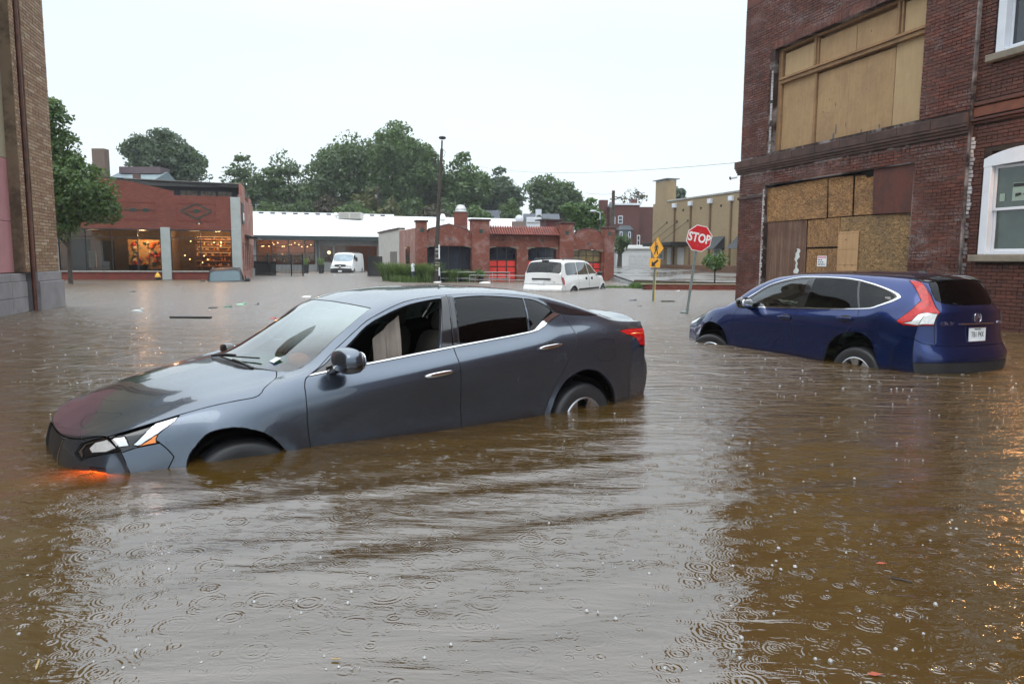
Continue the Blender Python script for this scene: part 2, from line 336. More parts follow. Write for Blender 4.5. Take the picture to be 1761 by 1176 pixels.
CARGO = dict(uF=2.75, uR=-3.1, ybow=.9, bowF=.28, bF0=2.0, bowR=.08, bR0=-2.7, pF=2.6, pR=4, flare=.02,
  y0=[(-3.2,.9),(2,.9),(2.8,.84)], z0=[(-3.2,.35),(2.8,.3)],
  y1=[(-3.2,.97),(2,.98),(2.8,.9)], z1=[(-3.2,.5),(2.8,.5)],
  y2=[(-3.2,.98),(2,1.0),(2.8,.9)], z2=[(-3.2,.75),(2.8,.72)],
  y3=[(-3.2,.97),(1.4,.98),(2.2,.94),(2.8,.84)], z3=[(-3.2,1.0),(2.8,.95)],
  y4=[(-3.2,.96),(1.2,.95),(1.9,.88),(2.8,.76)], z4=[(-3.2,1.3),(1.2,1.3),(1.9,1.22),(2.8,1.05)],
  y6=[(-3.2,.84),(.9,.82),(1.4,.86),(1.9,.80),(2.8,.55)], z6=[(-3.2,2.02),(-3,2.05),(.6,2.05),(.9,1.97),(1.5,1.5),(1.85,1.30),(2.2,1.22),(2.8,1.08)],
  zc=[(-3.2,2.08),(-3,2.12),(.6,2.12),(.95,2.05),(1.95,1.33),(2.3,1.25),(2.6,1.2),(2.8,1.11)],
  fprof=[(.3,.0),(.55,.08),(.75,.06),(1.0,.02)], rprof=[(.3,.05),(1.3,0)],
  wheels=[(1.8,.35,.40),(-1.9,.35,.40)])
# ---------------------------------------------------------------- turning a lofted body into separate panels
def sm(pts, n=3, closed=True, ang=48):
    """round a polygon through its points, keeping sharp corners"""
    P = [np.array(p, float) for p in pts]; N = len(P); out = []
    def corner(i):
        if not closed and i in (0, N-1): return True
        a, b = P[i]-P[i-1], P[(i+1) % N]-P[i]; a = a*[1,.16]; b = b*[1,.16]
        return math.degrees(math.acos(max(-1, min(1, a@b/(np.linalg.norm(a)*np.linalg.norm(b)+1e-9))))) > ang
    cs = [corner(i) for i in range(N)]
    for i in range(N if closed else N-1):
        p1, p2 = P[i], P[(i+1) % N]; m1 = (p2-P[i-1])/2 if not cs[i] else (p2-p1); m2 = (P[(i+2) % N]-p1)/2 if not cs[(i+1) % N] else (p2-p1)
        for k in range(n):
            t = k/n; out.append(tuple((2*t**3-3*t*t+1)*p1+(t**3-2*t*t+t)*m1+(-2*t**3+3*t*t)*p2+(t**3-t*t)*m2))
    if not closed: out.append(tuple(P[-1]))
    return out
def inpoly(pts, poly):
    x, y = pts[:,0], pts[:,1]; c = np.zeros(len(pts), bool); n = len(poly); j = n-1
    for i in range(n):
        xi, yi = poly[i]; xj, yj = poly[j]
        if yi != yj: c ^= ((yi > y) != (yj > y)) & (x < (xj-xi)*(y-yi)/(yj-yi)+xi)
        j = i
    return c
def build_car(B, regions, mats, root, du=.045, dv=.16, body='body', shrink=.0042, fold=.016, liner=True):
    R = []
    for name, mat, mode, polys, *opt in regions:
        o = opt[0] if opt else {}
        mir = [[(u, 18-v) for u, v in p][::-1] for p in polys]
        if mode in 'SL': R.append((name, mat, polys, o))
        if mode in 'SR': R.append((name, mat, mir, o))
        if mode == 'C': R.append((name, mat, polys + mir, o))
    VU = []; FA = {}; ED = {}; CELL = []
    def addface(f, cell):
        k = len(FA) + addface.off; FA[k] = f; cell.append(k)
        for q in range(len(f)): ED.setdefault((min(f[q-1], f[q]), max(f[q-1], f[q])), set()).add(k)
    addface.off = 0
    def delface(k, cell):
        f = FA.pop(k); addface.off += 1; cell.remove(k)
        for q in range(len(f)): ED[(min(f[q-1], f[q]), max(f[q-1], f[q]))].discard(k)
        return f
    vkey = {}
    def vid(u, v):
        k = (round(u, 6), round(v, 6))
        if k not in vkey: vkey[k] = len(VU); VU.append((u, v))
        return vkey[k]
    def grid(us, vs):
        cells = {}
        for i in range(len(us)-1):
            for j in range(len(vs)-1):
                c = []; cells[i, j] = c; addface([vid(us[i], vs[j]), vid(us[i+1], vs[j]), vid(us[i+1], vs[j+1]), vid(us[i], vs[j+1])], c)
        CELL.append((np.array(us), np.array(vs), cells))
    nu = int((B.uF-B.uR)/du); vs = np.linspace(0, 18, int(18/dv/2)*2+1)
    grid(np.linspace(B.uR, B.uF, nu), vs); fv = [v for v in vs if 4 <= v <= 14]; fv = ([4.] if fv[0] > 4 else []) + fv + ([14.] if fv[-1] < 14 else [])
    grid(np.linspace(B.uF, B.uF+1, 15), fv); grid(np.linspace(B.uR-1, B.uR, 15), fv)
    def cut(a, b):
        L = math.hypot(b[0]-a[0], b[1]-a[1])
        if L < 1e-5: return
        nx, ny = -(b[1]-a[1])/L, (b[0]-a[0])/L; u0, u1 = min(a[0], b[0])-1e-4, max(a[0], b[0])+1e-4; v0, v1 = min(a[1], b[1])-1e-4, max(a[1], b[1])+1e-4
        sd = lambda i: (VU[i][0]-a[0])*nx + (VU[i][1]-a[1])*ny
        for us, vs_, cells in CELL:
            if u1 < us[0] or u0 > us[-1] or v1 < vs_[0] or v0 > vs_[-1]: continue
            i0, i1 = max(0, np.searchsorted(us, u0)-1), min(len(us)-2, np.searchsorted(us, u1)); j0, j1 = max(0, np.searchsorted(vs_, v0)-1), min(len(vs_)-2, np.searchsorted(vs_, v1))
            for i in range(i0, i1+1):
                for j in range(j0, j1+1):
                    cell = cells[i, j]
                    for k in list(cell):
                        f = FA[k]; dd = [sd(q) for q in f]
                        if min(dd) > -1e-6 or max(dd) < 1e-6: continue
                        if max(VU[q][0] for q in f) < u0 or min(VU[q][0] for q in f) > u1 or max(VU[q][1] for q in f) < v0 or min(VU[q][1] for q in f) > v1: continue
                        for q in range(len(f)):
                            p0, p1 = f[q-1], f[q]; d0, d1 = dd[q-1], dd[q]
                            if (d0 > 1e-6 and d1 < -1e-6) or (d0 < -1e-6 and d1 > 1e-6):
                                t = d0/(d0-d1); m = vid(VU[p0][0]+(VU[p1][0]-VU[p0][0])*t, VU[p0][1]+(VU[p1][1]-VU[p0][1])*t)
                                if m in (p0, p1): continue
                                e = (min(p0, p1), max(p0, p1)); fs = ED.pop(e, set())
                                for k2 in fs:
                                    g = FA[k2]
                                    for z in range(len(g)):
                                        if {g[z-1], g[z]} == {p0, p1}: FA[k2] = g[:z]+[m]+g[z:]; break
                                    ED.setdefault((min(p0, m), max(p0, m)), set()).add(k2); ED.setdefault((min(p1, m), max(p1, m)), set()).add(k2)
                        f = FA[k]; on = [q for q in range(len(f)) if abs(sd(f[q])) <= 2e-6]
                        if len(on) < 2: continue
                        q0, q1 = on[0], on[-1]; f1 = f[q0:q1+1]; f2 = f[q1:]+f[:q0+1]
                        if len(f1) < 3 or len(f2) < 3: continue
                        delface(k, cell); addface(f1, cell); addface(f2, cell)
    for name, mat, polys, o in R:
        for p in polys:
            for i in range(len(p)): cut(p[i-1], p[i])
    UV = np.array(VU)
    def ar(f): 
        q = UV[f]; return abs(sum(q[i-1][0]*q[i][1]-q[i][0]*q[i-1][1] for i in range(len(f))))
    faces = [f for f in FA.values() if ar(f) > 1e-9]
    P = B.P(UV[:,0], UV[:,1]); cen = np.array([UV[f].mean(0) for f in faces])
    # welded normals so panels shade as one surface
    key = {}; wid = np.array([key.setdefault(tuple(q), len(key)) for q in np.round(P, 4).tolist()]); N = np.zeros((len(key), 3)); FN = []
    for f in faces:
        q = P[f]; nn = np.zeros(3)
        for i in range(1, len(f)-1): nn += np.cross(q[i]-q[0], q[i+1]-q[0])
        FN.append(nn); 
        for i in f: N[wid[i]] += nn
    N /= np.linalg.norm(N, axis=1, keepdims=True)+1e-12; N = N[wid]
    ctr = np.array([0, 0, .5]); flip = np.sum((P-ctr)*N*[0.2,1,1]) < 0
    if flip: N = -N; faces = [f[::-1] for f in faces]
    cls = np.full(len(faces), -1); 
    for k, (name, mat, polys, o) in enumerate(R):
        m = np.zeros(len(faces), bool)
        for p in polys: m |= inpoly(cen, p)
        cls[(cls < 0) & m] = k
    objs = {}
    def part(name, fl, mat, o):
        idx = sorted({i for f in fl for i in f}); mp = {a: b for b, a in enumerate(idx)}; V = P[idx].copy(); n = N[idx]; F = [[mp[i] for i in f] for f in fl]
        # weld the fascia seam inside a part
        kk = {}; rep = {}
        for i in range(len(V)): rep[i] = kk.setdefault(tuple(np.round(V[i], 4)), i)
        F = [[rep[i] for i in f] for f in F]; F = [[a for j, a in enumerate(f) if a != f[j-1]] for f in F]; F = [f for f in F if len(f) > 2]
        used = sorted({i for f in F for i in f}); mp = {a: b for b, a in enumerate(used)}; V = V[used]; n = n[used]; F = [[mp[i] for i in f] for f in F]
        ec = {}
        for f in F:
            c = V[f].mean(0)
            for i in range(len(f)): a, b = f[i-1], f[i]; ec.setdefault((min(a,b),max(a,b)), []).append((a, b, c))
        mv = np.zeros_like(V); bnd = []
        for (a_, b_), l in ec.items():
            if len(l) == 1:
                a, b, c = l[0]; t = V[b]-V[a]; t /= np.linalg.norm(t)+1e-9; d = c-V[a]; d -= t*(d@t); d /= np.linalg.norm(d)+1e-9; mv[a] += d; mv[b] += d; bnd.append((a, b))
        L = np.linalg.norm(mv, axis=1); on = L > 1e-6; sh = o.get('shrink', shrink)
        V[on] += mv[on]/np.maximum(L[on], .6)[:,None]*sh
        V += n*o.get('off', 0)
        fd = o.get('fold', fold); nfold = 0
        if fd > 0:
            nb = {}; V2 = []
            for a, b in bnd:
                for q in (a, b):
                    if q not in nb: nb[q] = len(V)+len(V2); V2.append(V[q]-n[q]*fd)
            nF = [[b, a, nb[a], nb[b]] for a, b in bnd]
            if V2: V = np.vstack([V, V2]); n = np.vstack([n, [n[q] for q in nb]])
            nfold = len(nF); F = F + nF
        me = bpy.data.meshes.new(name); me.from_pydata(V.tolist(), [], F); me.materials.append(mat)
        me.materials.append(mats['dark']); me.polygons.foreach_set('material_index', [0]*(len(F)-nfold)+[1]*nfold); me.polygons.foreach_set('use_smooth', [True]*len(F)); me.update()
        me.normals_split_custom_set_from_vertices(n.tolist())
        return link(name, me, root)
    for k in range(-1, len(R)):
        fl = [f for f, c in zip(faces, cls) if c == k]
        if not fl: continue
        if k < 0: objs[body] = part(body, fl, mats['paint'], {'shrink': .003})
        else:
            name, mat, polys, o = R[k]
            if name is None: continue
            ob = part(name, fl, mats[mat], o); objs.setdefault(name, ob)
    if liner:
        fl = [f for f, c in zip(faces, cls) if c < 0 or (R[c][0] is not None and R[c][1] not in ('glass','tint','open','sky_film','side') and not R[c][3].get('thru'))]
        idx = sorted({i for f in fl for i in f}); mp = {a: b for b, a in enumerate(idx)}
        me = bpy.data.meshes.new('inner_shell'); me.from_pydata((P[idx]-N[idx]*.028).tolist(), [], [[mp[i] for i in f] for f in fl]); me.materials.append(mats['dark']); me.update(); link('inner_shell', me, root)
    return objs
def wheel(root, x, y, z, r, side, mats, rim=.72, spokes=5, steer=0, w=.2, double=True):
    rt = Matrix.Translation((x, y, z)) @ Matrix.Rotation(steer, 4, 'Z') @ Matrix.Rotation(0 if side > 0 else math.pi, 4, 'Z') @ Matrix.Rotation(.3, 4, 'Y')
    t = MB(); t.M = rt; h = w/2; ri = r*rim
    t.lathe([(ri*.98,-h*.9),(r*.9,-h),(r*.97,-h*.85),(r,-h*.5),(r,h*.5),(r*.97,h*.85),(r*.90,h),(r*.8,h*1.02),(ri*.98,h*.9)], axis='y', n=40)
    for q in (-.45, 0, .45): t.lathe([(r*1.003,h*q-.006),(r*.985,h*q),(r*1.003,h*q+.006)], axis='y', n=40)
    ty = t.build('wheel', mats['tyre'], root)
    k = MB(); k.M = rt
    k.lathe([(ri*.99,h*.92),(ri*.94,h*.98),(ri*.90,h*.80),(ri*.88,-h*.3)], axis='y', n=40)
    k.lathe([(.001,h*.62),(ri*.2,h*.62),(ri*.24,h*.45)], axis='y', n=20)
    for i in range(spokes):
        a0 = 2*math.pi*i/spokes
        for da in ((-.13, .13) if double else (0,)):
            wd = .055 if double else .11
            V = []; 
            for rr, hw, yy in ((ri*.16, wd*.8, h*.55), (ri*.55, wd*.75, h*.72), (ri*.93, wd*(1.5 if double else 1.2), h*.86)):
                for sg in (-1, 1):
                    an = a0 + da*(rr/ri*1.1); cx, cz = math.cos(an)*rr, math.sin(an)*rr; px, pz = -math.sin(an)*hw*r*1.4*sg, math.cos(an)*hw*r*1.4*sg
                    V.append((cx+px, yy, cz+pz)); V.append((cx+px, yy-.03, cz+pz))
            F = []
            for q in (0, 4): F += [(q,q+4,q+6,q+2),(q,q+1,q+5,q+4),(q+2,q+6,q+7,q+3)]
            k.add(V, F)
    k.build('rim', mats['rim'], ty)
    d = MB(); d.M = rt; d.lathe([(.001,-h*.2),(ri*.92,-h*.2)], axis='y', n=24); d.build('brake_disc', mats['dark'], ty)
    wl = MB(); R2 = r*1.17
    for sx in (1,):
        V = []; F = []; n = 18
        for i in range(n+1):
            a = -.35 + (math.pi+.7)*i/n
            for yy in (y*1.0+.02*side, y-.34*side): V.append((x+R2*math.cos(a), yy, z+R2*math.sin(a)))
        for i in range(n): F.append((2*i, 2*i+2, 2*i+3, 2*i+1))
        F.append(tuple(2*i+1 for i in range(n+1)))
        wl.add(V, F)
    wl.build('wheel_well', mats['dark'], root)
    return ty
def paint(name, col, metal=.75, rough=.28, coat=1.0, flake=.1, cior=1.9):
    t = NT(name); v = t.coord(); n = t.noise(v, 900, 1); g = t.noise(v, 3, 5)
    c = t.mix(t.math('MULTIPLY', n, flake), col, tuple(min(1, x*3) for x in col))
    wz = t.n('ShaderNodeSeparateXYZ'); gp = t.n('ShaderNodeNewGeometry'); t.l(gp.outputs['Position'], wz.inputs[0]); mz = t.math('ADD', wz.outputs[2], t.math('MULTIPLY', t.noise(gp.outputs['Position'], 9, 4), -.10)); mud = t.rng(mz, .00, .06, .55, 0)
    c = t.mix(mud, c, (.05,.032,.016))
    # raindrop beads on wet paint
    vo = t.n('ShaderNodeTexVoronoi'); t.l(v, vo.inputs['Vector']); vo.inputs['Scale'].default_value = 85; vo.inputs['Randomness'].default_value = 1
    sp = t.n('ShaderNodeSeparateColor'); t.l(vo.outputs['Color'], sp.inputs[0])
    rad = t.rng(sp.outputs[0], .62, 1, 0, .42); drop = t.math('SUBTRACT', rad, vo.outputs['Distance']); drop = t.math('MAXIMUM', drop, 0)
    nm = t.bump(drop, .55, .006)
    b = t.pbr(c, t.rng(g, .3, .7, rough, rough+.08), metal, .5, None, coat, coatr=.02)
    t.l(nm, b.inputs['Coat Normal']); b.inputs['Coat IOR'].default_value = cior; return t.m
CM = dict(
  tyre=simple('tyre rubber', (.018,.018,.02), .45, var=.3, bump=.2), dark=simple('dark plastic', (.012,.012,.014), .6, var=.2),
  rim=simple('silver alloy', (.55,.56,.58), .3, 1, var=.1), chrome=simple('chrome', (.75,.75,.77), .08, 1, var=.03),
  gloss=simple('gloss black', (.008,.008,.01), .08, 0, var=.1, coat=.8), plastic=simple('black trim', (.02,.02,.022), .45, var=.2),
  tint=glass('tinted glass', (.03,.045,.042), .7), glass=glass('car glass', (.45,.62,.56), 1.3), lens=glass('clear lens', (.85,.88,.9), 1.2),
  red=simple('red lamp lens', (.42,.004,.004), .15, 0, var=.35, scale=26, coat=.25, spec=.4), amber=simple('amber lamp lens', (.95,.24,.03), .15, 0, var=.1, coat=1),
  whitelens=simple('white lamp lens', (.75,.76,.76), .12, .3, var=.15, scale=30, coat=1), seat=simple('beige seat cloth', (.075,.066,.058), .9, var=.2),
  cloth=simple('airbag cloth', (.24,.20,.17), .9, var=.15), plate=simple('plate white', (.72,.74,.76), .4), blackink=simple('black ink', (.01,.01,.012), .4), whiteink=simple('white ink', (.8,.8,.8), .4))

def sky_film_glass():
    t = NT('windshield with painted sky reflection'); v = t.coord(); tr = t.n('ShaderNodeBsdfTransparent'); tr.inputs[0].default_value = (.55,.72,.66,1); gl = t.n('ShaderNodeBsdfGlossy'); gl.inputs['Roughness'].default_value = .02
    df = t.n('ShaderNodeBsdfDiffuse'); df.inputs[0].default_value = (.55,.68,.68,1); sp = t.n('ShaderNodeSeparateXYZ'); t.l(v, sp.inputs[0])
    f = t.math('ADD', sp.outputs[2], t.math('MULTIPLY', t.noise(v, 4, 4), .10)); sky_film = t.rng(f, 1.14, 1.34, .0, .5)  # pale diffuse film, denser towards the top, paints in the reflected sky
    m1 = t.n('ShaderNodeMixShader'); t.l(sky_film, m1.inputs[0]); t.l(tr.outputs[0], m1.inputs[1]); t.l(df.outputs[0], m1.inputs[2])
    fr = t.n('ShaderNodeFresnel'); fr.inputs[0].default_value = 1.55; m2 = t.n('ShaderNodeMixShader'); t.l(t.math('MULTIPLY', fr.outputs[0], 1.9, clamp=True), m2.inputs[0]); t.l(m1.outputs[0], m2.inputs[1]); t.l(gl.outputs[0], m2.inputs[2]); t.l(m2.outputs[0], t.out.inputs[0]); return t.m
CM['sky_film'] = sky_film_glass()
# ---------------------------------------------------------------- water, ground
WZ = .05
def water_mat():
    t = NT('muddy flood water'); pos = t.n('ShaderNodeNewGeometry').outputs['Position']
    def vmap(scale, rot=0, loc=(0,0,0)):
        m = t.n('ShaderNodeMapping'); m.inputs['Scale'].default_value = scale; m.inputs['Rotation'].default_value = (0,0,rot); m.inputs['Location'].default_value = loc; t.l(pos, m.inputs[0]); return m.outputs[0]
    sep = t.n('ShaderNodeSeparateXYZ'); t.l(pos, sep.inputs[0]); Y = sep.outputs[1]; X = sep.outputs[0]
    # raindrop rings: one decaying ring train per cell, at a random age
    def rings(scale, loc, lam, rmax, seedx):
        vo = t.n('ShaderNodeTexVoronoi', voronoi_dimensions='2D'); t.l(vmap((scale, scale, 1), .3*seedx, loc), vo.inputs['Vector']); vo.inputs['Scale'].default_value = 1
        sc = t.n('ShaderNodeSeparateColor'); t.l(vo.outputs['Color'], sc.inputs[0]); d = t.math('DIVIDE', vo.outputs['Distance'], scale)
        age = sc.outputs[0]; R = t.math('MULTIPLY', age, rmax); x = t.math('SUBTRACT', d, R)
        s_ = t.math('SINE', t.math('MULTIPLY', x, 2*math.pi/lam)); wdt = t.math('ADD', t.math('MULTIPLY', age, lam*1.3), lam*.5)
        q = t.math('DIVIDE', x, wdt); g = t.math('EXPONENT', t.math('MULTIPLY', t.math('MULTIPLY', q, q), -1))
        on = t.math('GREATER_THAN', sc.outputs[1], .22); a = t.math('SUBTRACT', 1.15, age)
        return t.math('MULTIPLY', t.math('MULTIPLY', t.math('MULTIPLY', s_, g), a), on)
    r1 = rings(5.2, (0,0,0), .021, .085, 1); r2 = rings(8.5, (3.3,1.7,0), .015, .05, 2); r3 = rings(13, (7.3,5.7,0), .011, .032, 3)
    rsum = t.math('ADD', t.math('MULTIPLY', r1, 1.0), t.math('ADD', t.math('MULTIPLY', r2, .8), t.math('MULTIPLY', r3, .55)))
    patch = t.rng(t.noise(vmap((.55,.9,1), .3), 1, 2), .36, .60, .40, 1.1)
    brk = t.rng(t.noise(vmap((9,9,1), .3), 1, 2), .35, .6, .25, 1.1); rsum = t.math('MULTIPLY', t.math('MULTIPLY', rsum, patch), brk); mess = t.math('MULTIPLY', t.noise(vmap((26,34,1), .6), 1, 2, .5, .8), t.rng(t.noise(vmap((1.3,1.9,1), .9), 1, 3), .45, .62, .0, .9)); rsum = t.math('ADD', rsum, mess)
    # wind chop, long-crested, growing rougher away from the sheltered foreground
    ch = t.noise(vmap((1.6, 5.5, 1), .05), 1, 4, .6, .6); chf = t.noise(vmap((7, 17, 1), -.08), 1, 3, .6, .4); sw = t.noise(vmap((.5, 2.4, 1), .33), 1, 3, .5, .8)
    far = t.rng(Y, 4.6, 12, .07, 1)
    fine = t.noise(vmap((38, 60, 1), .2), 1, 3, .7)
    n1 = t.bump(rsum, .52, .0030)
    hh = t.math('ADD', t.math('MULTIPLY', ch, t.math('MULTIPLY', far, .19)), t.math('ADD', t.math('MULTIPLY', chf, t.math('MULTIPLY', far, .05)), t.math('MULTIPLY', sw, .018)))
    ch2 = t.noise(vmap((1.1, 1.5, 1), .06), 1, 5, .72, .8); ch3 = t.noise(vmap((3.5, 2.2, 1), .0), 1, 4, .75, .4)
    hh = t.math('ADD', hh, t.math('ADD', t.math('MULTIPLY', ch2, t.rng(Y, 8, 26, 0, .16)), t.math('MULTIPLY', ch3, t.rng(Y, 10, 34, 0, .10))))
    n2 = t.bump(hh, .75, 1.0, n1)
    n3 = t.bump(t.math('MULTIPLY', fine, t.rng(Y, 3, 16, .0006, .012)), .6, 1.0, n2)
    mud = t.noise(vmap((.35,.8,1)), 1, 4, .6, .7); mud2 = t.noise(vmap((2.2,7,1), .1), 1, 4, .6, .5)
    c = t.mix(t.rng(mud, .3, .7), (.068,.038,.006), (.086,.051,.012)); c = t.mix(t.rng(mud2, .45, .75, 0, .35), c, (.095,.064,.025))
    b = t.n('ShaderNodeBsdfDiffuse'); t.l(c, b.inputs[0]); tl = t.n('ShaderNodeBsdfTranslucent'); tl.inputs[0].default_value = (.9,.55,.30,1)
    mx = t.n('ShaderNodeMixShader'); mx.inputs[0].default_value = .16; t.l(b.outputs[0], mx.inputs[1]); t.l(tl.outputs[0], mx.inputs[2])
    gl = t.n('ShaderNodeBsdfGlossy'); t.l(t.rng(Y, 4.8, 15, .03, .24), gl.inputs['Roughness']); gl.inputs[0].default_value = (.97,.97,1,1); t.l(n3, gl.inputs['Normal'])
    fr = t.n('ShaderNodeFresnel'); fr.inputs[0].default_value = 2.35; t.l(n3, fr.inputs['Normal'])
    m2 = t.n('ShaderNodeMixShader'); t.l(fr.outputs[0], m2.inputs[0]); t.l(mx.outputs[0], m2.inputs[1]); t.l(gl.outputs[0], m2.inputs[2]); t.l(m2.outputs[0], t.out.inputs[0])
    return t.m
def axis(d0, d1, step, lo, hi):
    a = list(np.arange(d0, d1+1e-6, step)); s_ = step
    x = d1
    while x < hi: s_ *= 1.35; x += s_; a.append(min(x, hi))
    s_ = step; x = d0
    while x > lo: s_ *= 1.35; x -= s_; a.insert(0, max(x, lo))
    return np.array(a)
def sheet(name, xs, ys, zf, mat, kind='structure'):
    X, Y = np.meshgrid(xs, ys, indexing='ij'); Z = zf(X, Y); V = np.stack([X, Y, Z], -1).reshape(-1, 3); n, m = len(xs), len(ys)
    i, j = np.meshgrid(np.arange(n-1), np.arange(m-1), indexing='ij'); a = (i*m+j).ravel(); F = np.stack([a, a+m, a+m+1, a+1], -1)
    o = raw_mesh(name, V, F, mat, smooth=True); o['kind'] = kind; return o
def swell(X, Y):
    # crests run out from the sedan's side across the foreground; a low mound lies against its front wing
    a = math.radians(112); k = X*math.cos(a) + Y*math.sin(a); fade = np.exp(-((Y-4.0)/2.2)**2)*np.exp(-((X+.2)/3.6)**2)
    z = fade*(.0042*np.sin(k*2*math.pi/.46 + .9*np.sin(X*1.3+Y*1.1)+.5*np.sin(X*3.1-Y*2)) + .0032*np.sin(k*2*math.pi/.29+1+.8*np.sin(X*.9+Y)) + .003*np.sin(k*2*math.pi/.95+2))
    z += .05*np.exp(-(((X+1.75)/1.3)**2 + ((Y-4.55)/1.1)**2))
    b = math.radians(80); k2 = X*math.cos(b)+Y*math.sin(b); f2 = np.exp(-((Y-11.5)/6)**2)
    z += f2*(.0055*np.sin(k2*2*math.pi/.83+1.6*np.sin(X*.8)+.9*np.sin(X*2.3+Y)) + .0035*np.sin(k2*2*math.pi/.52+1.9*np.sin(X*.6+1)+.8*np.sin(X*1.9-Y*.7)) + .006*np.sin(k2*2*math.pi/1.7+1.2*np.sin(X*.37+2)))
    return WZ + z
sheet('water', axis(-9, 9, .085, -160, 160), axis(1.5, 22, .06, -40, 260), swell, water_mat())
def terr(X, Y):
    z = np.full_like(X, -.5)
    ramp = lambda v, a, b: sstep((v-a)/(b-a))
    z += .50*ramp(Y, 49, 62) + 1.4*ramp(Y, 66, 130) + 2*ramp(Y, 120, 240)
    r = ramp(X, 5.3, 6.2)*ramp(Y, 31.4, 33.0); z = np.maximum(z, -.5 + r*(.62 + .55*ramp(Y, 33, 62)))
    return z
def asphalt(name, col, wet=.25):
    t = NT(name); v = t.n('ShaderNodeNewGeometry').outputs['Position']; m = t.n('ShaderNodeMapping'); t.l(v, m.inputs[0]); v = m.outputs[0]
    f = t.noise(v, .8, 5); g = t.noise(v, 60, 2); c = t.mix(t.rng(f, .35, .65), col, tuple(x*1.7 for x in col)); pud = t.rng(t.noise(v, .25, 3), .42, .6, .55, .08)
    t.pbr(c, pud, 0, .6, t.bump(g, .3, .004)); return t.m
ground_m = asphalt('wet asphalt', (.05,.048,.045))
sheet('ground', axis(-30, 40, 1.0, -240, 240), axis(20, 70, 1.0, -60, 420), lambda X, Y: terr(X, Y), ground_m)
lot = sheet('parking_lot', np.linspace(6.4, 60, 40), np.linspace(35.5, 75, 40), lambda X, Y: terr(X, Y)+.012, asphalt('wet parking lot', (.11,.105,.10)))
# ---------------------------------------------------------------- masonry materials
def brick_mat(name, cols, mortar_white=.0, grime=.5, rough=.75):
    t = NT(name); v = t.coord(); g = t.n('ShaderNodeNewGeometry'); oi = t.n('ShaderNodeObjectInfo')
    wp = g.outputs['Position']
    r = t.math('FRACT', t.math('ADD', g.outputs['Random Per Island'], oi.outputs['Random'])); n = len(cols)
    c = t.ramp(r, [(i/(n-1), k) for i, k in enumerate(cols)])
    f = t.noise(wp, 1.1, 5, .65); f2 = t.noise(wp, 14, 4, .7)
    c = t.mix(t.rng(f, .38, .72, 0, grime), c, (.040,.018,.014)); c = t.mix(t.rng(f2, .4, .75, 0, .35), c, tuple(x*.5 for x in cols[0]))
    if mortar_white:
        s = t.n('ShaderNodeMapping'); s.inputs['Scale'].default_value = (1,1,3.2); t.l(wp, s.inputs[0])
        e = t.noise(s.outputs[0], 1.0, 5, .72, .6); e2 = t.noise(wp, 26, 3, .7); k = t.math('MULTIPLY', t.rng(e, .50, .66), t.rng(e2, .42, .62)); c = t.mix(t.math('MULTIPLY', k, mortar_white), c, (.34,.31,.30))
    t.pbr(c, t.rng(f2, .3, .7, rough-.2, rough), 0, .45, t.bump(f2, .35, .004)); return t.m
def mortar_mat(name, col, white=0):
    t = NT(name); wp = t.n('ShaderNodeNewGeometry').outputs['Position']; f = t.noise(wp, 1.3, 5, .7); f2 = t.noise(wp, 30, 3)
    c = t.mix(t.rng(f, .45, .6), col, tuple(x*.45 for x in col))
    if white: c = t.mix(t.math('MULTIPLY', t.rng(t.noise(wp, .9, 4, .7, .5), .48, .62), white), c, (.5,.45,.43))
    t.pbr(c, .9, 0, .3, t.bump(f2, .4, .004)); return t.m
def brick_tex(name, c1, c2, mortar, bw=.213, bh=.072, side=False, msize=.011, grime=.4, white=0):
    """distant brickwork: joints recessed by bump, in the wall's own coordinates"""
    t = NT(name); tc_ = t.n('ShaderNodeTexCoord'); sp = t.n('ShaderNodeSeparateXYZ'); t.l(tc_.outputs['Object'], sp.inputs[0]); cb = t.n('ShaderNodeCombineXYZ')
    t.l(t.math('ADD', sp.outputs[0], sp.outputs[1]), cb.inputs[0]); t.l(sp.outputs[2], cb.inputs[1])
    b = t.n('ShaderNodeTexBrick'); t.l(cb.outputs[0], b.inputs['Vector']); b.inputs['Scale'].default_value = 1; b.inputs['Brick Width'].default_value = bw; b.inputs['Row Height'].default_value = bh
    b.inputs['Mortar Size'].default_value = msize; b.inputs['Mortar Smooth'].default_value = .3; b.inputs['Color1'].default_value = (*c1,1); b.inputs['Color2'].default_value = (*c2,1); b.inputs['Mortar'].default_value = (*mortar,1)
    v = tc_.outputs['Object']; f = t.noise(v, .7, 5, .7); f2 = t.noise(v, 9, 4, .7)
    c = t.mix(t.rng(f, .4, .7, 0, grime), b.outputs[0], tuple(x*.45 for x in c1)); c = t.mix(t.rng(f2, .4, .8, 0, .4), c, tuple(min(1, x*1.5) for x in c2))
    if white: c = t.mix(t.math('MULTIPLY', t.rng(t.noise(v, 1.2, 5, .75, .5), .5, .64), white), c, (.5,.42,.40))
    t.pbr(c, .75, 0, .4, t.bump(t.math('SUBTRACT', 1, b.outputs['Fac']), .5, .008)); return t.m
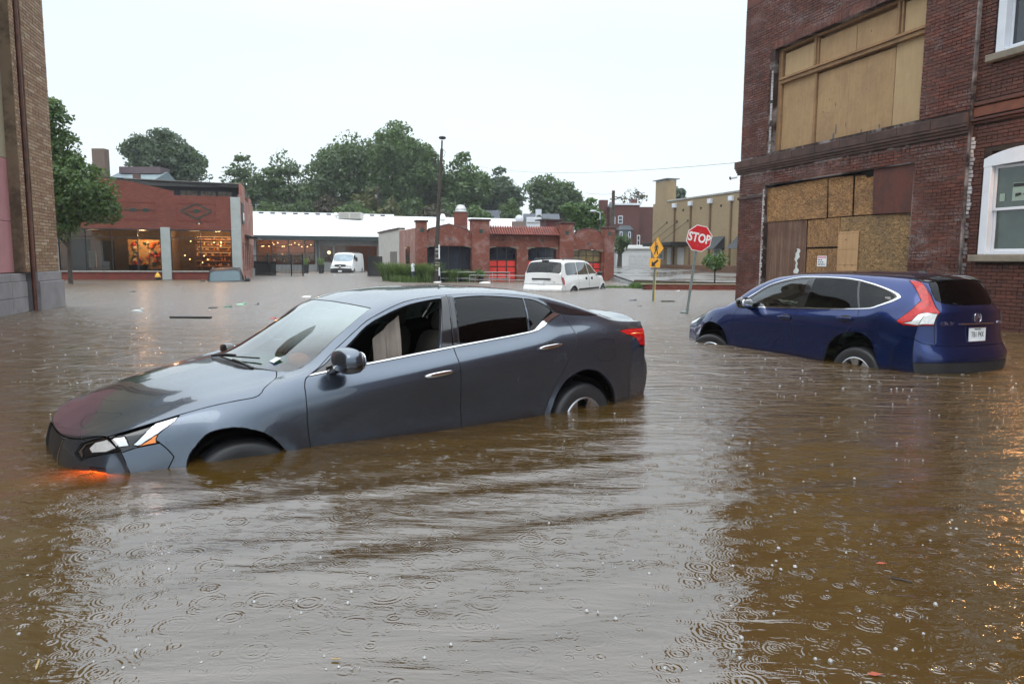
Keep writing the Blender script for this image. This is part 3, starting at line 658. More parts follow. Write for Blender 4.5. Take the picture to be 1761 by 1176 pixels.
def wood_mat(name, a, b, grain=(1,1,14), stain=(.02,.02,.02), st=.3, osb=False, rough=.8, axis_rot=0):
    t = NT(name); v = t.coord()
    if osb:
        m = t.coord(scale=(7,7,26)); d = t.noise(m, 1, 2, .6, 1.8); vo = t.n('ShaderNodeTexVoronoi'); mm = t.n('ShaderNodeMapping'); mm.inputs['Scale'].default_value = (22,22,55) if osb == 1 else (55,55,22); mm.inputs['Rotation'].default_value = (0,.5,0); t.l(t.coord(), mm.inputs[0])
        vd = t.n('ShaderNodeVectorMath', operation='ADD'); t.l(mm.outputs[0], vd.inputs[0]); nn = t.n('ShaderNodeTexNoise'); t.l(v, nn.inputs['Vector']); nn.inputs['Scale'].default_value = 5; sc = t.n('ShaderNodeVectorMath', operation='SCALE'); t.l(nn.outputs['Color'], sc.inputs[0]); sc.inputs['Scale'].default_value = 9; t.l(sc.outputs[0], vd.inputs[1])
        t.l(vd.outputs[0], vo.inputs['Vector']); vo.inputs['Scale'].default_value = 1; s = t.n('ShaderNodeSeparateColor'); t.l(vo.outputs['Color'], s.inputs[0])
        c = t.ramp(s.outputs[0], [(0, tuple(x*.7 for x in a)), (.3, a), (.75, b), (1, tuple(min(1,x*1.25) for x in b))]); h = s.outputs[1]
    else:
        m = t.coord(scale=tuple(1/g*9 if g > 1 else 9 for g in grain)); n = t.noise(m, 1.2, 6, .65, 1.2); c = t.mix(t.rng(n, .3, .7), a, b); h = n
    f = t.noise(v, 1.3, 5, .7, .4); c = t.mix(t.rng(f, .42, .68, 0, st), c, stain); f3 = t.noise(v, 7, 5, .7); c = t.mix(t.rng(f3, .55, .75, 0, st*.8), c, stain)
    t.pbr(c, rough, 0, .4, t.bump(h, .35, .004)); return t.m
RB_COLS = [(.070,.015,.008),(.11,.023,.012),(.145,.034,.017),(.08,.021,.012),(.17,.048,.025)]
brick_dark = brick_mat('old red brick', RB_COLS, .5, .6)
brick_dark_far = brick_tex('old red brick far', (.09,.022,.018), (.16,.042,.03), (.05,.035,.03))
mortar_old = mortar_mat('old mortar', (.050,.032,.027), .45)
brick_b = brick_mat('brown red brick', [(.065,.019,.012),(.095,.027,.016),(.12,.036,.021),(.08,.023,.015)], 0, .5)
mortar_b = mortar_mat('brown mortar', (.045,.029,.022))
tan_brick = brick_mat('tan mixed brick', [(.20,.115,.055),(.29,.185,.095),(.22,.10,.05),(.35,.24,.14),(.19,.085,.042),(.40,.30,.20)], 0, .2)
mortar_tan = mortar_mat('tan mortar', (.17,.12,.08))
stone_dark = simple('sooty stone', (.060,.032,.026), .85, var=.5, scale=4, bump=.4, bscale=25)
stone_gray = simple('gray base stone', (.19,.175,.18), .7, var=.22, scale=3, bump=.25, bscale=30)
stone_sill = simple('sandstone sill', (.20,.17,.13), .8, var=.25, scale=5, bump=.3)
white_paint = simple('white window paint', (.62,.65,.70), .35, var=.06, scale=3)
black_metal = simple('black painted metal', (.015,.015,.017), .4, var=.3)
gray_paint = simple('light gray paint', (.36,.39,.38), .6, var=.10, scale=2)
concrete = simple('concrete', (.30,.29,.27), .85, var=.25, scale=3, bump=.3)
pane_dark = None
def pane_mat(name, col, rough=.04):
    t = NT(name); v = t.coord(); f = t.noise(v, 1.5, 4); c = t.mix(t.rng(f, .3, .7), col, tuple(x*2.2 for x in col)); t.pbr(c, rough, 0, .6, None, .6); return t.m
pane_green = pane_mat('dim window pane', (.018,.034,.028)); pane_blue = pane_mat('dark window pane', (.010,.013,.018))
# geometry brickwork
def bricks(root, s0, s1, z0, z1, holes, mat, parts=0, L=.203, pitch=(.213,.068), H=.058, dep=.012, y=0, frame=None, name='brick', clip=None):
    rows = int((z1-z0)/pitch[1]); out = []
    for r in range(rows):
        zb = z0 + r*pitch[1]; x = s0 - (pitch[0]/2 if r % 2 else 0); hd = (r % 7 == 5)
        while x < s1:
            l_ = L if not hd else L*.47; p_ = pitch[0] if not hd else pitch[0]/2
            a, b = max(x, s0), min(x+l_, s1); x += p_
            for (h0, h1, k0, k1) in holes:
                if zb+H > k0 and zb < k1:
                    if a >= h0 and b <= h1: b = a; break
                    if a < h0 < b: b = h0
                    elif a < h1 < b: a = h1
            if b-a > .03: out.append((a, b, zb))
    A = np.array(out); n = len(A); jit = RNG.uniform(-.0025, .0035, n); sel = np.zeros(n, bool)
    if parts and frame is not None:
        o, d = frame; full = (A[:,1]-A[:,0]) > L*.97; c = (A[:,0]+A[:,1])/2; W = np.stack([o[0]+d[0]*c, o[1]+d[1]*c, A[:,2]], -1)-np.array([0,0,1.3])
        f = np.array(_f); xr_ = np.array(_x); ur = np.array(_u); dz = W@f; px = 880+1250*(W@xr_)/dz; py = 588-1250*(W@ur)/dz; vis = full & (dz > 0) & (px < 1757) & (px > 4) & (py > 4) & (A[:,2] > .1)
        if clip is not None: vis &= clip(px, py)
        size = np.where(vis, 1/dz, 0); idx = np.argsort(-size)[:parts]; sel[idx[size[idx] > 0]] = True
    R_ = A[~sel]; j = jit[~sel]; m = len(R_)
    tl = RNG.uniform(-.0012, .0012, m)
    V = np.zeros((m, 8, 3)); e = .004
    V[:,0] = np.stack([R_[:,0]+e, y-dep-j, R_[:,2]+e], -1); V[:,1] = np.stack([R_[:,1]-e, y-dep-j+tl, R_[:,2]+e], -1); V[:,2] = np.stack([R_[:,1]-e, y-dep-j+tl, R_[:,2]+H-e], -1); V[:,3] = np.stack([R_[:,0]+e, y-dep-j, R_[:,2]+H-e], -1)
    V[:,4] = np.stack([R_[:,0], np.full(m, y+.01), R_[:,2]], -1); V[:,5] = np.stack([R_[:,1], np.full(m, y+.01), R_[:,2]], -1); V[:,6] = np.stack([R_[:,1], np.full(m, y+.01), R_[:,2]+H], -1); V[:,7] = np.stack([R_[:,0], np.full(m, y+.01), R_[:,2]+H], -1)
    F = (np.arange(m)*8)[:,None,None] + np.array([(0,1,2,3),(4,5,1,0),(5,6,2,1),(6,7,3,2),(7,4,0,3)])[None]
    o_ = raw_mesh('brickwork', V.reshape(-1,3), F.reshape(-1,4), mat, root); o_['kind'] = 'stuff'
    if sel.any():
        first = MB().box(0, L, -dep, .01, 0, H, .004); me = first.build(name, mat, root, recalc=False); me0 = me.data
        k = 0
        for (a, b, zb), jj in zip(A[sel], jit[sel]):
            ob = me if k == 0 else me.copy()
            if k: COL.objects.link(ob); ob.parent = root
            ob.location = (a, y-jj, zb); k += 1
    return o_
# ---------------------------------------------------------------- gray sedan in the foreground
def car_root(name, loc, ypr, label, cat):
    r = empty(name, loc); r.rotation_mode = 'QUATERNION'
    y, p, q = [math.radians(a) for a in ypr]
    r.rotation_quaternion = (Matrix.Rotation(y, 3, 'Z') @ Matrix.Rotation(p, 3, 'Y') @ Matrix.Rotation(q, 3, 'X')).to_quaternion()
    return tag(r, label, cat)
def seat(root, x, y, z, mats, s=1.0, mat='seat'):
    m = MB(); m.blob((x, y, z+.08), (.27*s, .25*s, .10), 4); m.build('seat', mats[mat], root)
    m = MB(); m.M = Matrix.Translation((x-.27*s, y, z+.38)) @ Matrix.Rotation(-.28, 4, 'Y'); m.blob((0,0,0), (.09, .24*s, .34), 4); m.blob((-.0,0,.42), (.05,.13,.09), 3); m.build('seat_back', mats[mat], root)
def steering(root, x, y, z):
    m = MB(); M = Matrix.Translation((x, y, z)) @ Matrix.Rotation(-1.15, 4, 'Y'); pts = [tuple(M @ Vector((.19*math.cos(a), .19*math.sin(a), 0))) for a in np.linspace(0, 2*math.pi, 25)]
    m.tube(pts, .014, 6); m.blob((x, y, z), (.04,.07,.06), 3); m.tube([(x,y-.17,z),(x,y+.17,z)], .012, 5); m.build('steering_wheel', CM['dark'], root)
def interior(root, x0, x1, hw, zf, mats):
    m = MB(); m.box(x0, x1, -hw, hw, zf-.03, zf); m.build('cabin_floor', CM['dark'], root)
def wiper(root, a, b, name='wiper', nrm=(.5,0,.86)):
    a = Vector(a); b = Vector(b); n = Vector(nrm)*.02; m = MB(); m.tube([a, a.lerp(b,.35)+n, a.lerp(b,.55)+n], [.010,.009,.006], 6); m.tube([a.lerp(b,.1)+n*.3, b+n*.2], .006, 5); return m.build(name, CM['plastic'], root)
CM['paint'] = paint('gray metallic paint', (.074,.096,.130), .82, .20, cior=1.6)
sed = car_root('sedan', (-1.0447, 5.8943, -.4027), (218.234, 1.85, -.277), 'dark gray sedan sinking nose first in brown flood water, driver window open', 'car')
B = Body(ALT)
farch = [(1.16,0),(1.163,1.5),(1.163,1.92),(1.240,2.32),(1.353,2.64),(1.516,2.89),(1.735,2.97),(1.88,2.74),(1.985,2.34),(2.03,1.5),(2.04,0)]
rarch = [(-1.025,0),(-1.024,1.41),(-1.086,1.93),(-1.193,2.24),(-1.346,2.36),(-1.461,2.35),(-1.580,2.24),(-1.692,1.96),(-1.764,1.56),(-1.79,1.10),(-1.79,0)]
gF = [(.60,4.16),(.670,5.25),(.515,5.50),(.366,5.58),(.188,5.66),(.011,5.74),(-.143,5.78),(-.194,5.77),(-.115,4.9),(-.04,4.07),(.40,4.07)]
gR = [(-.315,5.75),(-.593,5.80),(-.879,5.69),(-.972,5.65),(-.93,4.8),(-.888,4.06),(-.5,4.06),(-.223,4.05),(-.265,4.9)]
gQ = [(-.990,5.64),(-1.092,5.56),(-1.200,5.19),(-1.225,4.85),(-1.08,4.45),(-.95,4.08),(-.905,4.06),(-.95,4.8)]
wind = [(1.195,9.0),(1.19,8.3),(1.16,7.3),(1.073,6.49),(.926,6.08),(.678,6.20),(.477,6.18),(.362,6.34),(.389,7.07),(.41,8.0),(.415,9.0)]
regs = [
 (None, 'x', 'S', [sm(farch[1:-1], 3, False)+[farch[-1], farch[0]], sm(rarch[1:-1], 3, False)+[rarch[-1], rarch[0]]]),
 (None, 'x', 'L', [sm(gF, 3)]),
 ('window_glass', 'tint', 'R', [sm(gF, 3)], dict(off=-.004, fold=0)),
 ('window_glass', 'tint', 'S', [sm(gR, 3)], dict(off=-.004, fold=0)),
 ('quarter_glass', 'tint', 'S', [sm(gQ, 3)], dict(off=-.004, fold=0)),
 ('windshield', 'sky_film', 'C', [sm(wind, 3, False)], dict(off=-.003, fold=0)),
 ('rear_window', 'tint', 'C', [sm([(-1.16,9),(-1.16,7.5),(-1.18,6.45),(-1.5,6.2),(-1.86,6.25),(-1.93,6.6),(-1.97,7.5),(-1.97,9)], 3, False)], dict(off=-.003, fold=0)),
 ('headlight_reflector', 'whitelens', 'S', [[(2.230,3.78),(2.28,3.9),(2.28,3.34),(2.237,3.30)], [(2.28,4.0),(2.28,4.1),(2.33,4.34),(2.46,4.2),(2.42,4.0)], [(2.348,4.50),(2.40,5.4),(2.462,5.74),(2.515,5.58),(2.50,4.8),(2.458,4.22)]], dict(off=-.01, fold=.004)),
 ('headlight_trim', 'chrome', 'S', [[(1.885,4.10),(1.95,3.80),(2.205,3.20),(2.222,3.30),(2.11,3.80),(2.04,4.13)], [(2.04,4.06),(2.04,4.14),(2.20,4.17),(2.28,4.22),(2.28,4.12),(2.20,4.07)], [(2.28,4.05),(2.28,4.22),(2.34,4.8),(2.41,5.9),(2.50,6.35),(2.58,6.1),(2.54,6.05),(2.49,6.12),(2.43,5.85),(2.37,4.8)]], dict(off=-.005, fold=.006)),
 ('turn_signal', 'amber', 'S', [[(2.212,3.18),(1.965,3.86),(1.90,4.02),(1.888,4.05),(2.088,3.45),(2.112,3.30),(2.12,3.15)]], dict(off=-.005)),
 ('headlight', 'gloss', 'S', [[(1.881,4.13),(2.082,4.17),(2.212,4.20),(2.28,4.24),(2.28,3.10),(2.215,3.17),(2.103,3.13),(2.125,3.33),(2.090,3.48)], [(2.28,4.0),(2.28,4.24),(2.34,4.8),(2.422,6.20),(2.53,6.5),(2.60,6.13),(2.56,5.75),(2.51,4.6),(2.49,4.0)]], dict(off=-.012)),
 ('window_trim', 'chrome', 'S', [[(.966,3.91),(.544,3.98),(-.159,3.98),(-.541,3.99),(-.90,3.98),(-.985,3.98),(-1.06,4.08),(-1.285,4.72),(-1.235,4.80),(-1.21,4.80),(-.955,4.08),(-.90,4.045),(-.541,4.045),(-.159,4.045),(.544,4.05),(.93,4.04)]], dict(off=.005, shrink=.0005)),
 ('sail_panel', 'gloss', 'S', [[(.94,4.06),(.86,4.7),(.715,5.45),(.675,5.30),(.61,4.16),(.56,4.06)]], dict(off=.001)),
 ('pillar_trim', 'gloss', 'S', [[(-.204,5.82),(-.06,4.07),(-.155,4.07),(-.262,5.86)], [(-.168,4.07),(-.212,4.07),(-.305,5.8),(-.275,5.86)]], dict(shrink=.0008)),
 ('pillar_trim', 'gloss', 'S', [sm([(-1.19,5.55),(-1.235,4.9),(-1.31,4.76),(-1.539,4.71),(-1.70,4.88),(-1.766,5.17),(-1.5,5.32)], 2)], dict(off=.001)),
 ('cowl', 'plastic', 'C', [[(1.275,9),(1.262,8.3),(1.224,7.45),(1.083,6.52),(.95,6.06),(.926,6.08),(1.073,6.49),(1.16,7.3),(1.19,8.3),(1.195,9)]], dict(off=-.006)),
 ('hood', 'paint', 'C', [[(2.36,9),(2.365,7.5),(2.36,6.0),(2.30,4.9),(2.28,4.28),(2.196,4.235),(2.08,4.21),(1.870,4.16),(1.72,4.05),(1.569,3.94),(1.43,3.82),(1.335,3.72),(1.300,3.74),(1.273,3.86),(1.19,5.0),(1.083,6.52),(1.224,7.45),(1.262,8.3),(1.275,9)]]),
 ('grille', 'plastic', 'C', [[(2.37,9),(2.372,8.1),(2.41,7.55),(2.72,7.8),(2.80,8.1),(2.80,9)]], dict(off=-.015)),
 ('grille_trim', 'chrome', 'C', [[(2.40,7.42),(2.72,7.66),(2.86,8.0),(2.86,9),(2.81,9),(2.80,8.15),(2.71,7.88),(2.395,7.6)]], dict(off=.002)),
 ('fog_lamp_bezel', 'plastic', 'S', [[(2.66,4.9),(2.65,5.6),(2.76,6.0),(2.82,5.4),(2.78,4.9)]], dict(off=-.01)),
 ('bumper', 'paint', 'C', [[(2.145,0),(2.145,2.0),(2.06,2.55),(2.105,3.13),(2.215,3.17),(2.28,3.10),(2.30,3.0),(2.30,0)],[(2.28,4),(2.28,9),(3.3,9),(3.3,4)]], {}),
 ('front_door', 'paint', 'S', [sm([(-.262,5.98),(.027,5.94),(.191,5.84),(.380,5.74),(.499,5.72),(.715,5.60),(.84,5.1),(.945,4.1),(.975,3.9),(1.013,3.51),(1.025,2.57),(1.006,1.93),(.98,.7),(-.166,.7),(-.166,1.67),(-.150,3.02),(-.162,4.02),(-.215,5.07)], 2)]),
 ('rear_door', 'paint', 'S', [sm([(-.262,5.98),(-.6,6.0),(-.9,5.9),(-1.13,5.72),(-1.25,5.3),(-1.30,4.67),(-1.335,3.9),(-1.335,3.36),(-1.296,2.89),(-1.158,2.43),(-1.06,2.1),(-.97,1.5),(-.945,.7),(-.166,.7),(-.166,1.67),(-.150,3.02),(-.162,4.02),(-.215,5.07)], 2)]),
 ('fuel_flap', 'paint', 'L', [sm([(-1.54,2.98),(-1.65,3.0),(-1.772,2.90),(-1.80,2.5),(-1.70,2.44),(-1.57,2.50)], 4)], dict(shrink=.001)),
 ('taillight', 'red', 'S', [[(-1.93,3.30),(-2.2,3.40),(-2.52,3.45),(-2.52,2.58),(-2.44,2.62),(-2.36,2.84),(-2.08,3.08)],[(-2.52,4),(-2.66,4),(-2.66,5.6),(-2.74,5.6),(-2.80,4.6),(-2.88,4),(-2.88,4)]], dict(off=.002)),
 ('trunk_lid', 'paint', 'C', [[(-2.0,9),(-2.0,7),(-2.03,6.3),(-2.2,5.9),(-2.52,5.6),(-2.9,5.6),(-2.95,9)]]),
 ('rear_bumper', 'paint', 'C', [[(-2.18,0),(-2.185,1.9),(-2.33,2.5),(-2.40,2.60),(-2.52,2.57),(-2.52,0)],[(-2.52,4),(-3.6,4),(-3.6,9),(-2.95,9),(-2.93,5.6),(-2.88,4)]]),
]
t0_ = __import__('time').time()
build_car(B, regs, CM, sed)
for x, s_, st in ((1.4125,1,-.12),(1.4125,-1,-.12),(-1.4125,1,0),(-1.4125,-1,0)): wheel(sed, x, .80*s_, .315 if x > 0 else .29, .335, s_, CM, rim=.66, spokes=5, steer=st)
def mirror(root, x, y, z, mat, s=1, sc=1.0):
    m = MB(); m.blob((x, y, z+.012), (.085*sc, .135*sc, .078*sc), 2.6, 18, 12); o = m.build('wing_mirror', CM[mat], root)
    m = MB(); m.blob((x-.004, y, z-.018*sc), (.083*sc, .133*sc, .058*sc), 2.6, 18, 8); m.tube([(x+.02, y-.10*s, z-.05), (x+.04, y-.2*s, z-.075)], [.035,.03], 8); m.build('mirror_base', CM['gloss'], o)
    m = MB(); m.blob((x-.078*sc, y, z+.005), (.012, .112*sc, .058*sc), 3, 16, 8); m.build('mirror_glass', CM['chrome'], o)
for s_ in (1, -1):
    mirror(sed, .77, 1.0, 1.075, 'paint', 1) if s_ > 0 else mirror(sed, .99, -.74, .985, 'gloss', -1, .62)
    for hx, hz in ((.035, .895), (-1.02, .985)):
        k = MB(); yy = .912; k.M = Matrix.Translation((hx-.02, yy*s_-.004*s_, hz)); k.blob((0, 0, 0), (.055, .012, .042), 2.2, 18, 10); k.build('handle_recess', CM['dark'], sed)
        k = MB(); k.M = Matrix.Translation((hx, (yy+.022)*s_, hz)) @ Matrix.Rotation(.04, 4, 'Y'); k.blob((0, 0, 0), (.118, .013, .017), 2.6, 20, 10); k.build('door_handle', CM['chrome'], sed)
interior(sed, -1.3, 1.25, .78, .30, CM)
for yy in (.37, -.37): seat(sed, .02, yy, .42, CM)
m = MB(); m.blob((-1.05, 0, .50), (.28, .62, .10), 5); m.blob((-1.30, 0, .78), (.10, .62, .32), 5); m.build('rear_seat', CM['dark'], sed)
m = MB(); m.M = Matrix.Translation((.92, 0, .86)); m.blob((0, 0, 0), (.26, .74, .13), 5, 24, 12); m.build('dashboard', CM['dark'], sed)
steering(sed, .55, .37, .92)
# deployed curtain and loose things on the dashboard
m = MB(); n_ = 22
V = []; 
for i in range(n_+1):
    x = .14 + .22*i/n_; w_ = .016*math.sin(i*.55) + .005*math.sin(i*2.1)
    for k_ in range(7):
        f_ = k_/6; V.append((x - .10*f_*(1-.2*i/n_) + .15*f_, .66 + w_*(.5+f_) - .10*(1-f_)**2, 1.30 - .10*i/n_*1.6 - f_*.50))
m.add(V, [(i*7+k, (i+1)*7+k, (i+1)*7+k+1, i*7+k+1) for i in range(n_) for k in range(6)], True); m.build('airbag_curtain', CM['cloth'], sed)
for nm, c, loc, r_ in (('folded_jacket', (.02,.12,.07), (.98,.10,1.00), (.16,.24,.045)), ('orange_cloth', (.6,.14,.04), (.86,.42,1.03), (.07,.11,.05)), ('blue_bag', (.03,.07,.35), (1.02,.36,.985), (.05,.09,.03)), ('yellow_paper', (.5,.42,.18), (1.08,-.15,.99), (.06,.16,.02))):
    m = MB(); m.blob(loc, r_, 2.2, 14, 8); m.build(nm, simple(nm, c, .8, var=.3, scale=9), sed)
m = MB(); m.M = Matrix.Translation((1.035, .45, 1.052)) @ Matrix.Rotation(math.radians(25), 4, 'Y'); m.box(-.03, .03, -.04, .04, 0, .003); m.build('inspection_sticker', CM['whitelens'], sed)
wiper(sed, (1.235, -.30, 1.02), (1.10, .33, 1.055)); wiper(sed, (1.18, .42, 1.01), (1.235, -.10, 1.035)); 
m = MB(); m.blob((.47, .0, 1.31), (.02, .09, .028), 3); m.build('rear_view_mirror', CM['dark'], sed)
# ---------------------------------------------------------------- blue crossover by the boarded building
M2 = dict(CM); M2['paint'] = paint('deep blue pearl paint', (.005,.020,.105), .8, .2, cior=1.5); M2['glass'] = glass('green tinted glass', (.40,.58,.54), 2.6)
suv = car_root('crossover', (4.3814, 10.2797, -.4820), (116.041, 1.96, .584), 'blue crossover standing in flood water in front of the boarded brick building', 'car')
B = Body(CRV)
farch = [(.84,0),(.862,1.63),(.926,2.35),(1.031,2.69),(1.174,2.90),(1.33,2.98),(1.50,2.92),(1.64,2.70),(1.73,2.35),(1.79,1.63),(1.80,0)]
rarch = [(-.855,0),(-.859,1.33),(-.915,2.04),(-1.064,2.46),(-1.291,2.62),(-1.48,2.50),(-1.62,2.2),(-1.73,1.49),(-1.77,.97),(-1.78,0)]
gF = [(.50,4.12),(.555,4.6),(.490,4.95),(.37,5.24),(.231,5.41),(.05,5.52),(-.128,5.59),(-.413,5.66),(-.335,4.11)]
gR = [(-.468,4.09),(-.508,5.66),(-.7,5.66),(-.872,5.63),(-1.150,5.54),(-1.20,4.9),(-1.284,4.10)]
gQ = [(-1.182,5.53),(-1.38,5.38),(-1.566,5.20),(-1.72,4.98),(-1.775,4.81),(-1.70,4.5),(-1.507,4.18),(-1.40,4.12),(-1.312,4.10),(-1.23,4.9)]
dloI = [(.66,4.10),(.60,4.95),(.42,5.28),(.246,5.50),(-.142,5.71),(-.460,5.76),(-.861,5.68),(-1.185,5.58),(-1.555,5.24),(-1.76,5.0),(-1.81,4.82),(-1.73,4.52),(-1.53,4.14),(-1.303,4.06),(-.306,4.06)]
dloO = [(.74,4.04),(.635,4.95),(.44,5.32),(.246,5.545),(-.142,5.755),(-.460,5.80),(-.861,5.725),(-1.19,5.625),(-1.575,5.29),(-1.80,5.04),(-1.86,4.85),(-1.77,4.50),(-1.55,4.085),(-1.303,4.01),(-.306,4.01)]
wind = [(1.17,9),(1.165,8),(1.13,7),(1.06,6.3),(.98,6.05),(.8,6.12),(.6,6.14),(.4,6.16),(.27,6.3),(.30,7),(.33,8),(.34,9)]
regs = [
 (None, 'x', 'S', [sm(farch[1:-1], 3, False)+[farch[-1], farch[0]], sm(rarch[1:-1], 3, False)+[rarch[-1], rarch[0]]]),
 ('window_glass', 'glass', 'S', [sm(gF, 3)], dict(off=-.004, fold=0)),
 ('window_glass', 'tint', 'S', [sm(gR, 3)], dict(off=-.004, fold=0)),
 ('quarter_glass', 'tint', 'S', [sm(gQ, 3)], dict(off=-.004, fold=0)),
 ('windshield', 'glass', 'C', [sm(wind, 3, False)], dict(off=-.003, fold=0)),
 ('rear_window', 'tint', 'C', [sm([(-2.03,9),(-2.025,7.8),(-2.0,6.9),(-1.985,6.35),(-2.06,6.1),(-2.12,6.1),(-2.155,6.6),(-2.178,7.6),(-2.182,9)], 3, False)], dict(off=-.003, fold=0)),
 ('window_frame', 'gloss', 'S', [sm(dloI, 2)], dict(shrink=.0005, off=-.001)),
 ('window_trim', 'chrome', 'S', [sm(dloO, 2)], dict(off=.005, shrink=.0005)),
 ('reverse_lens', 'whitelens', 'S', [[(-2.055,3.24),(-2.14,3.42),(-2.155,4.0),(-2.195,4.6),(-2.22,5.0),(-2.22,3.19),(-2.207,3.18)],[(-2.22,4),(-2.22,5.0),(-2.25,5.4),(-2.25,5.72),(-2.44,5.76),(-2.42,4)]], dict(off=.002, fold=.004)),
 ('taillight', 'red', 'S', [[(-1.80,5.90),(-1.93,5.99),(-2.034,5.90),(-2.093,5.91),(-2.137,5.84),(-2.22,5.84),(-2.22,3.14),(-2.207,3.12),(-2.074,3.12),(-1.975,3.34),(-2.02,3.85),(-2.055,4.28),(-2.067,5.18),(-2.03,5.28),(-1.979,5.41)],[(-2.22,4),(-2.22,5.84),(-2.46,5.80),(-2.44,4)]], dict(off=.003)),
 ('spoiler', 'gloss', 'C', [[(-1.86,9),(-1.84,7.5),(-1.80,6.2),(-1.93,6.03),(-1.985,6.3),(-2.0,6.9),(-2.025,7.8),(-2.03,9)]], dict(off=.012, fold=.03)),
 ('hood', 'paint', 'C', [[(2.22,9),(2.2,7),(2.14,5.6),(1.98,4.6),(1.7,4.3),(1.3,4.25),(1.02,4.8),(1.0,6.0),(1.12,6.6),(1.2,7.4),(1.23,9)]]),
 ('cowl', 'plastic', 'C', [[(1.235,9),(1.205,7.4),(1.12,6.6),(.98,6.06),(1.06,6.3),(1.13,7),(1.165,8),(1.17,9)]], dict(off=-.005)),
 ('headlight', 'whitelens', 'S', [[(1.80,4.1),(1.98,4.5),(2.16,4.9),(2.16,3.4),(2.0,3.5)],[(2.16,4),(2.16,5.2),(2.22,6.2),(2.34,6.0),(2.32,4)]], dict(off=-.004)),
 ('bumper', 'paint', 'C', [[(1.86,0),(1.87,1.6),(1.83,2.6),(1.98,3.3),(2.16,3.3),(2.18,0)],[(2.16,4),(2.24,9),(3.2,9),(3.2,4)]], {}),
 ('front_door', 'paint', 'S', [sm([(.722,4.02),(.78,3.2),(.793,2.53),(.774,1.62),(.74,.6),(-.36,.6),(-.351,1.42),(-.338,3.01),(-.389,4.04)], 2)]),
 ('rear_door', 'paint', 'S', [sm([(-.389,4.04),(-.338,3.01),(-.351,1.42),(-.36,.6),(-.85,.6),(-.87,1.3),(-.95,2.21),(-1.208,2.59),(-1.311,2.99),(-1.318,3.5),(-1.300,4.04)], 2)]),
 ('fuel_flap', 'paint', 'L', [sm([(-1.487,2.96),(-1.51,3.2),(-1.60,3.27),(-1.70,3.2),(-1.72,2.95),(-1.69,2.76),(-1.60,2.70),(-1.52,2.76)], 3)], dict(shrink=.001)),
 ('tailgate', 'paint', 'C', [[(-2.03,9),(-2.025,7.8),(-2.0,6.9),(-1.95,6.1),(-2.09,5.95),(-2.16,5.87),(-2.22,5.85),(-2.47,5.82),(-2.60,6.0),(-2.68,5.9),(-2.70,7),(-2.71,9)]]),
 ('rear_bumper', 'paint', 'C', [[(-1.96,0),(-1.97,1.4),(-2.02,2.0),(-2.12,2.5),(-2.22,2.62),(-2.22,0)],[(-2.22,4),(-2.60,4),(-2.66,5),(-2.70,7),(-2.71,9),(-2.90,9),(-2.88,4)]]),
 ('bumper_cladding', 'plastic', 'C', [[(-2.22,4),(-2.88,4),(-2.90,9),(-3.3,9),(-3.3,4)]]),
]
build_car(B, regs, M2, suv)
for x, s_, st in ((1.31,1,.42),(1.31,-1,.42),(-1.31,1,0),(-1.31,-1,0)): wheel(suv, x, .79*s_, .35, .352, s_, CM, rim=.66, spokes=7, steer=st, double=False)
for s_ in (1, -1):
    mirror(suv, .46, .985*s_, 1.19, 'paint' if 0 else 'gloss', s_, .95)
    for hx, hz in ((-.21, 1.02), (-1.16, 1.04)):
        k = MB(); k.M = Matrix.Translation((hx-.01, .905*s_, hz)); k.blob((0,0,0), (.085,.010,.042), 2.2, 18, 10); k.build('handle_recess', CM['dark'], suv)
        k = MB(); k.M = Matrix.Translation((hx, .926*s_, hz)); k.blob((0,0,0), (.112,.013,.018), 2.8, 20, 10); k.build('door_handle', M2['paint'], suv)
interior(suv, -1.9, 1.2, .78, .36, CM)
for yy in (.38, -.38): seat(suv, -.25, yy, .60, CM, 1, 'dark'); seat(suv, -1.1, yy, .62, CM, 1, 'dark')
m = MB(); m.M = Matrix.Translation((.85, 0, 1.0)); m.blob((0, 0, 0), (.28, .74, .12), 5, 24, 12); m.build('dashboard', CM['dark'], suv); steering(suv, .42, .38, 1.06)
# rear details: placed on the tailgate surface
def on_rear(B, y, z, off=.004):
    """point on the rear face at given y, z with its outward normal (toward -x)"""
    best = None
    for u in np.linspace(B.uR-.95, B.uR, 160):
        vv = np.linspace(5.6, 9, 60) if y >= 0 else np.linspace(9, 12.4, 60); p = B.P(np.full(60, u), vv); d = np.abs(p[:,1]-y)+np.abs(p[:,2]-z); k = int(np.argmin(d))
        if best is None or d[k] < best[0]: best = (d[k], p[k])
    return best[1][0]-off
def rear_frame(x, y, z, tilt=0, yaw=0):
    """text frame: X -> -y (viewer's right), Y -> up, Z -> out (-x)"""
    return Matrix.Translation((x, y, z)) @ Matrix.Rotation(yaw, 4, 'Z') @ Matrix(((0,0,-1,0),(-1,0,0,0),(0,1,0,0),(0,0,0,1))) @ Matrix.Rotation(tilt, 4, 'X')
xr = on_rear(B, .03, .89, .012)
pl = MB(); pl.M = rear_frame(xr, .03, .885); pl.box(-.152,.152,-.076,.076,0,.006,.004); plo = pl.build('license_plate', CM['plate'], suv)
text('plate_lettering', 'TB1 P4X', .088, CM['blackink'], plo, rear_frame(xr-.0075, .03, .882), .001, .72)
text('plate_state_name', 'MISSOURI', .026, CM['blackink'], plo, rear_frame(xr-.0075, .03, .943), .001, 1)
m = MB(); m.M = rear_frame(xr-.007, .03, .885); m.box(-.155,.155,.076,.084,-.004,.008); m.box(-.155,.155,-.084,-.076,-.004,.008); m.build('plate_frame', CM['chrome'], plo)
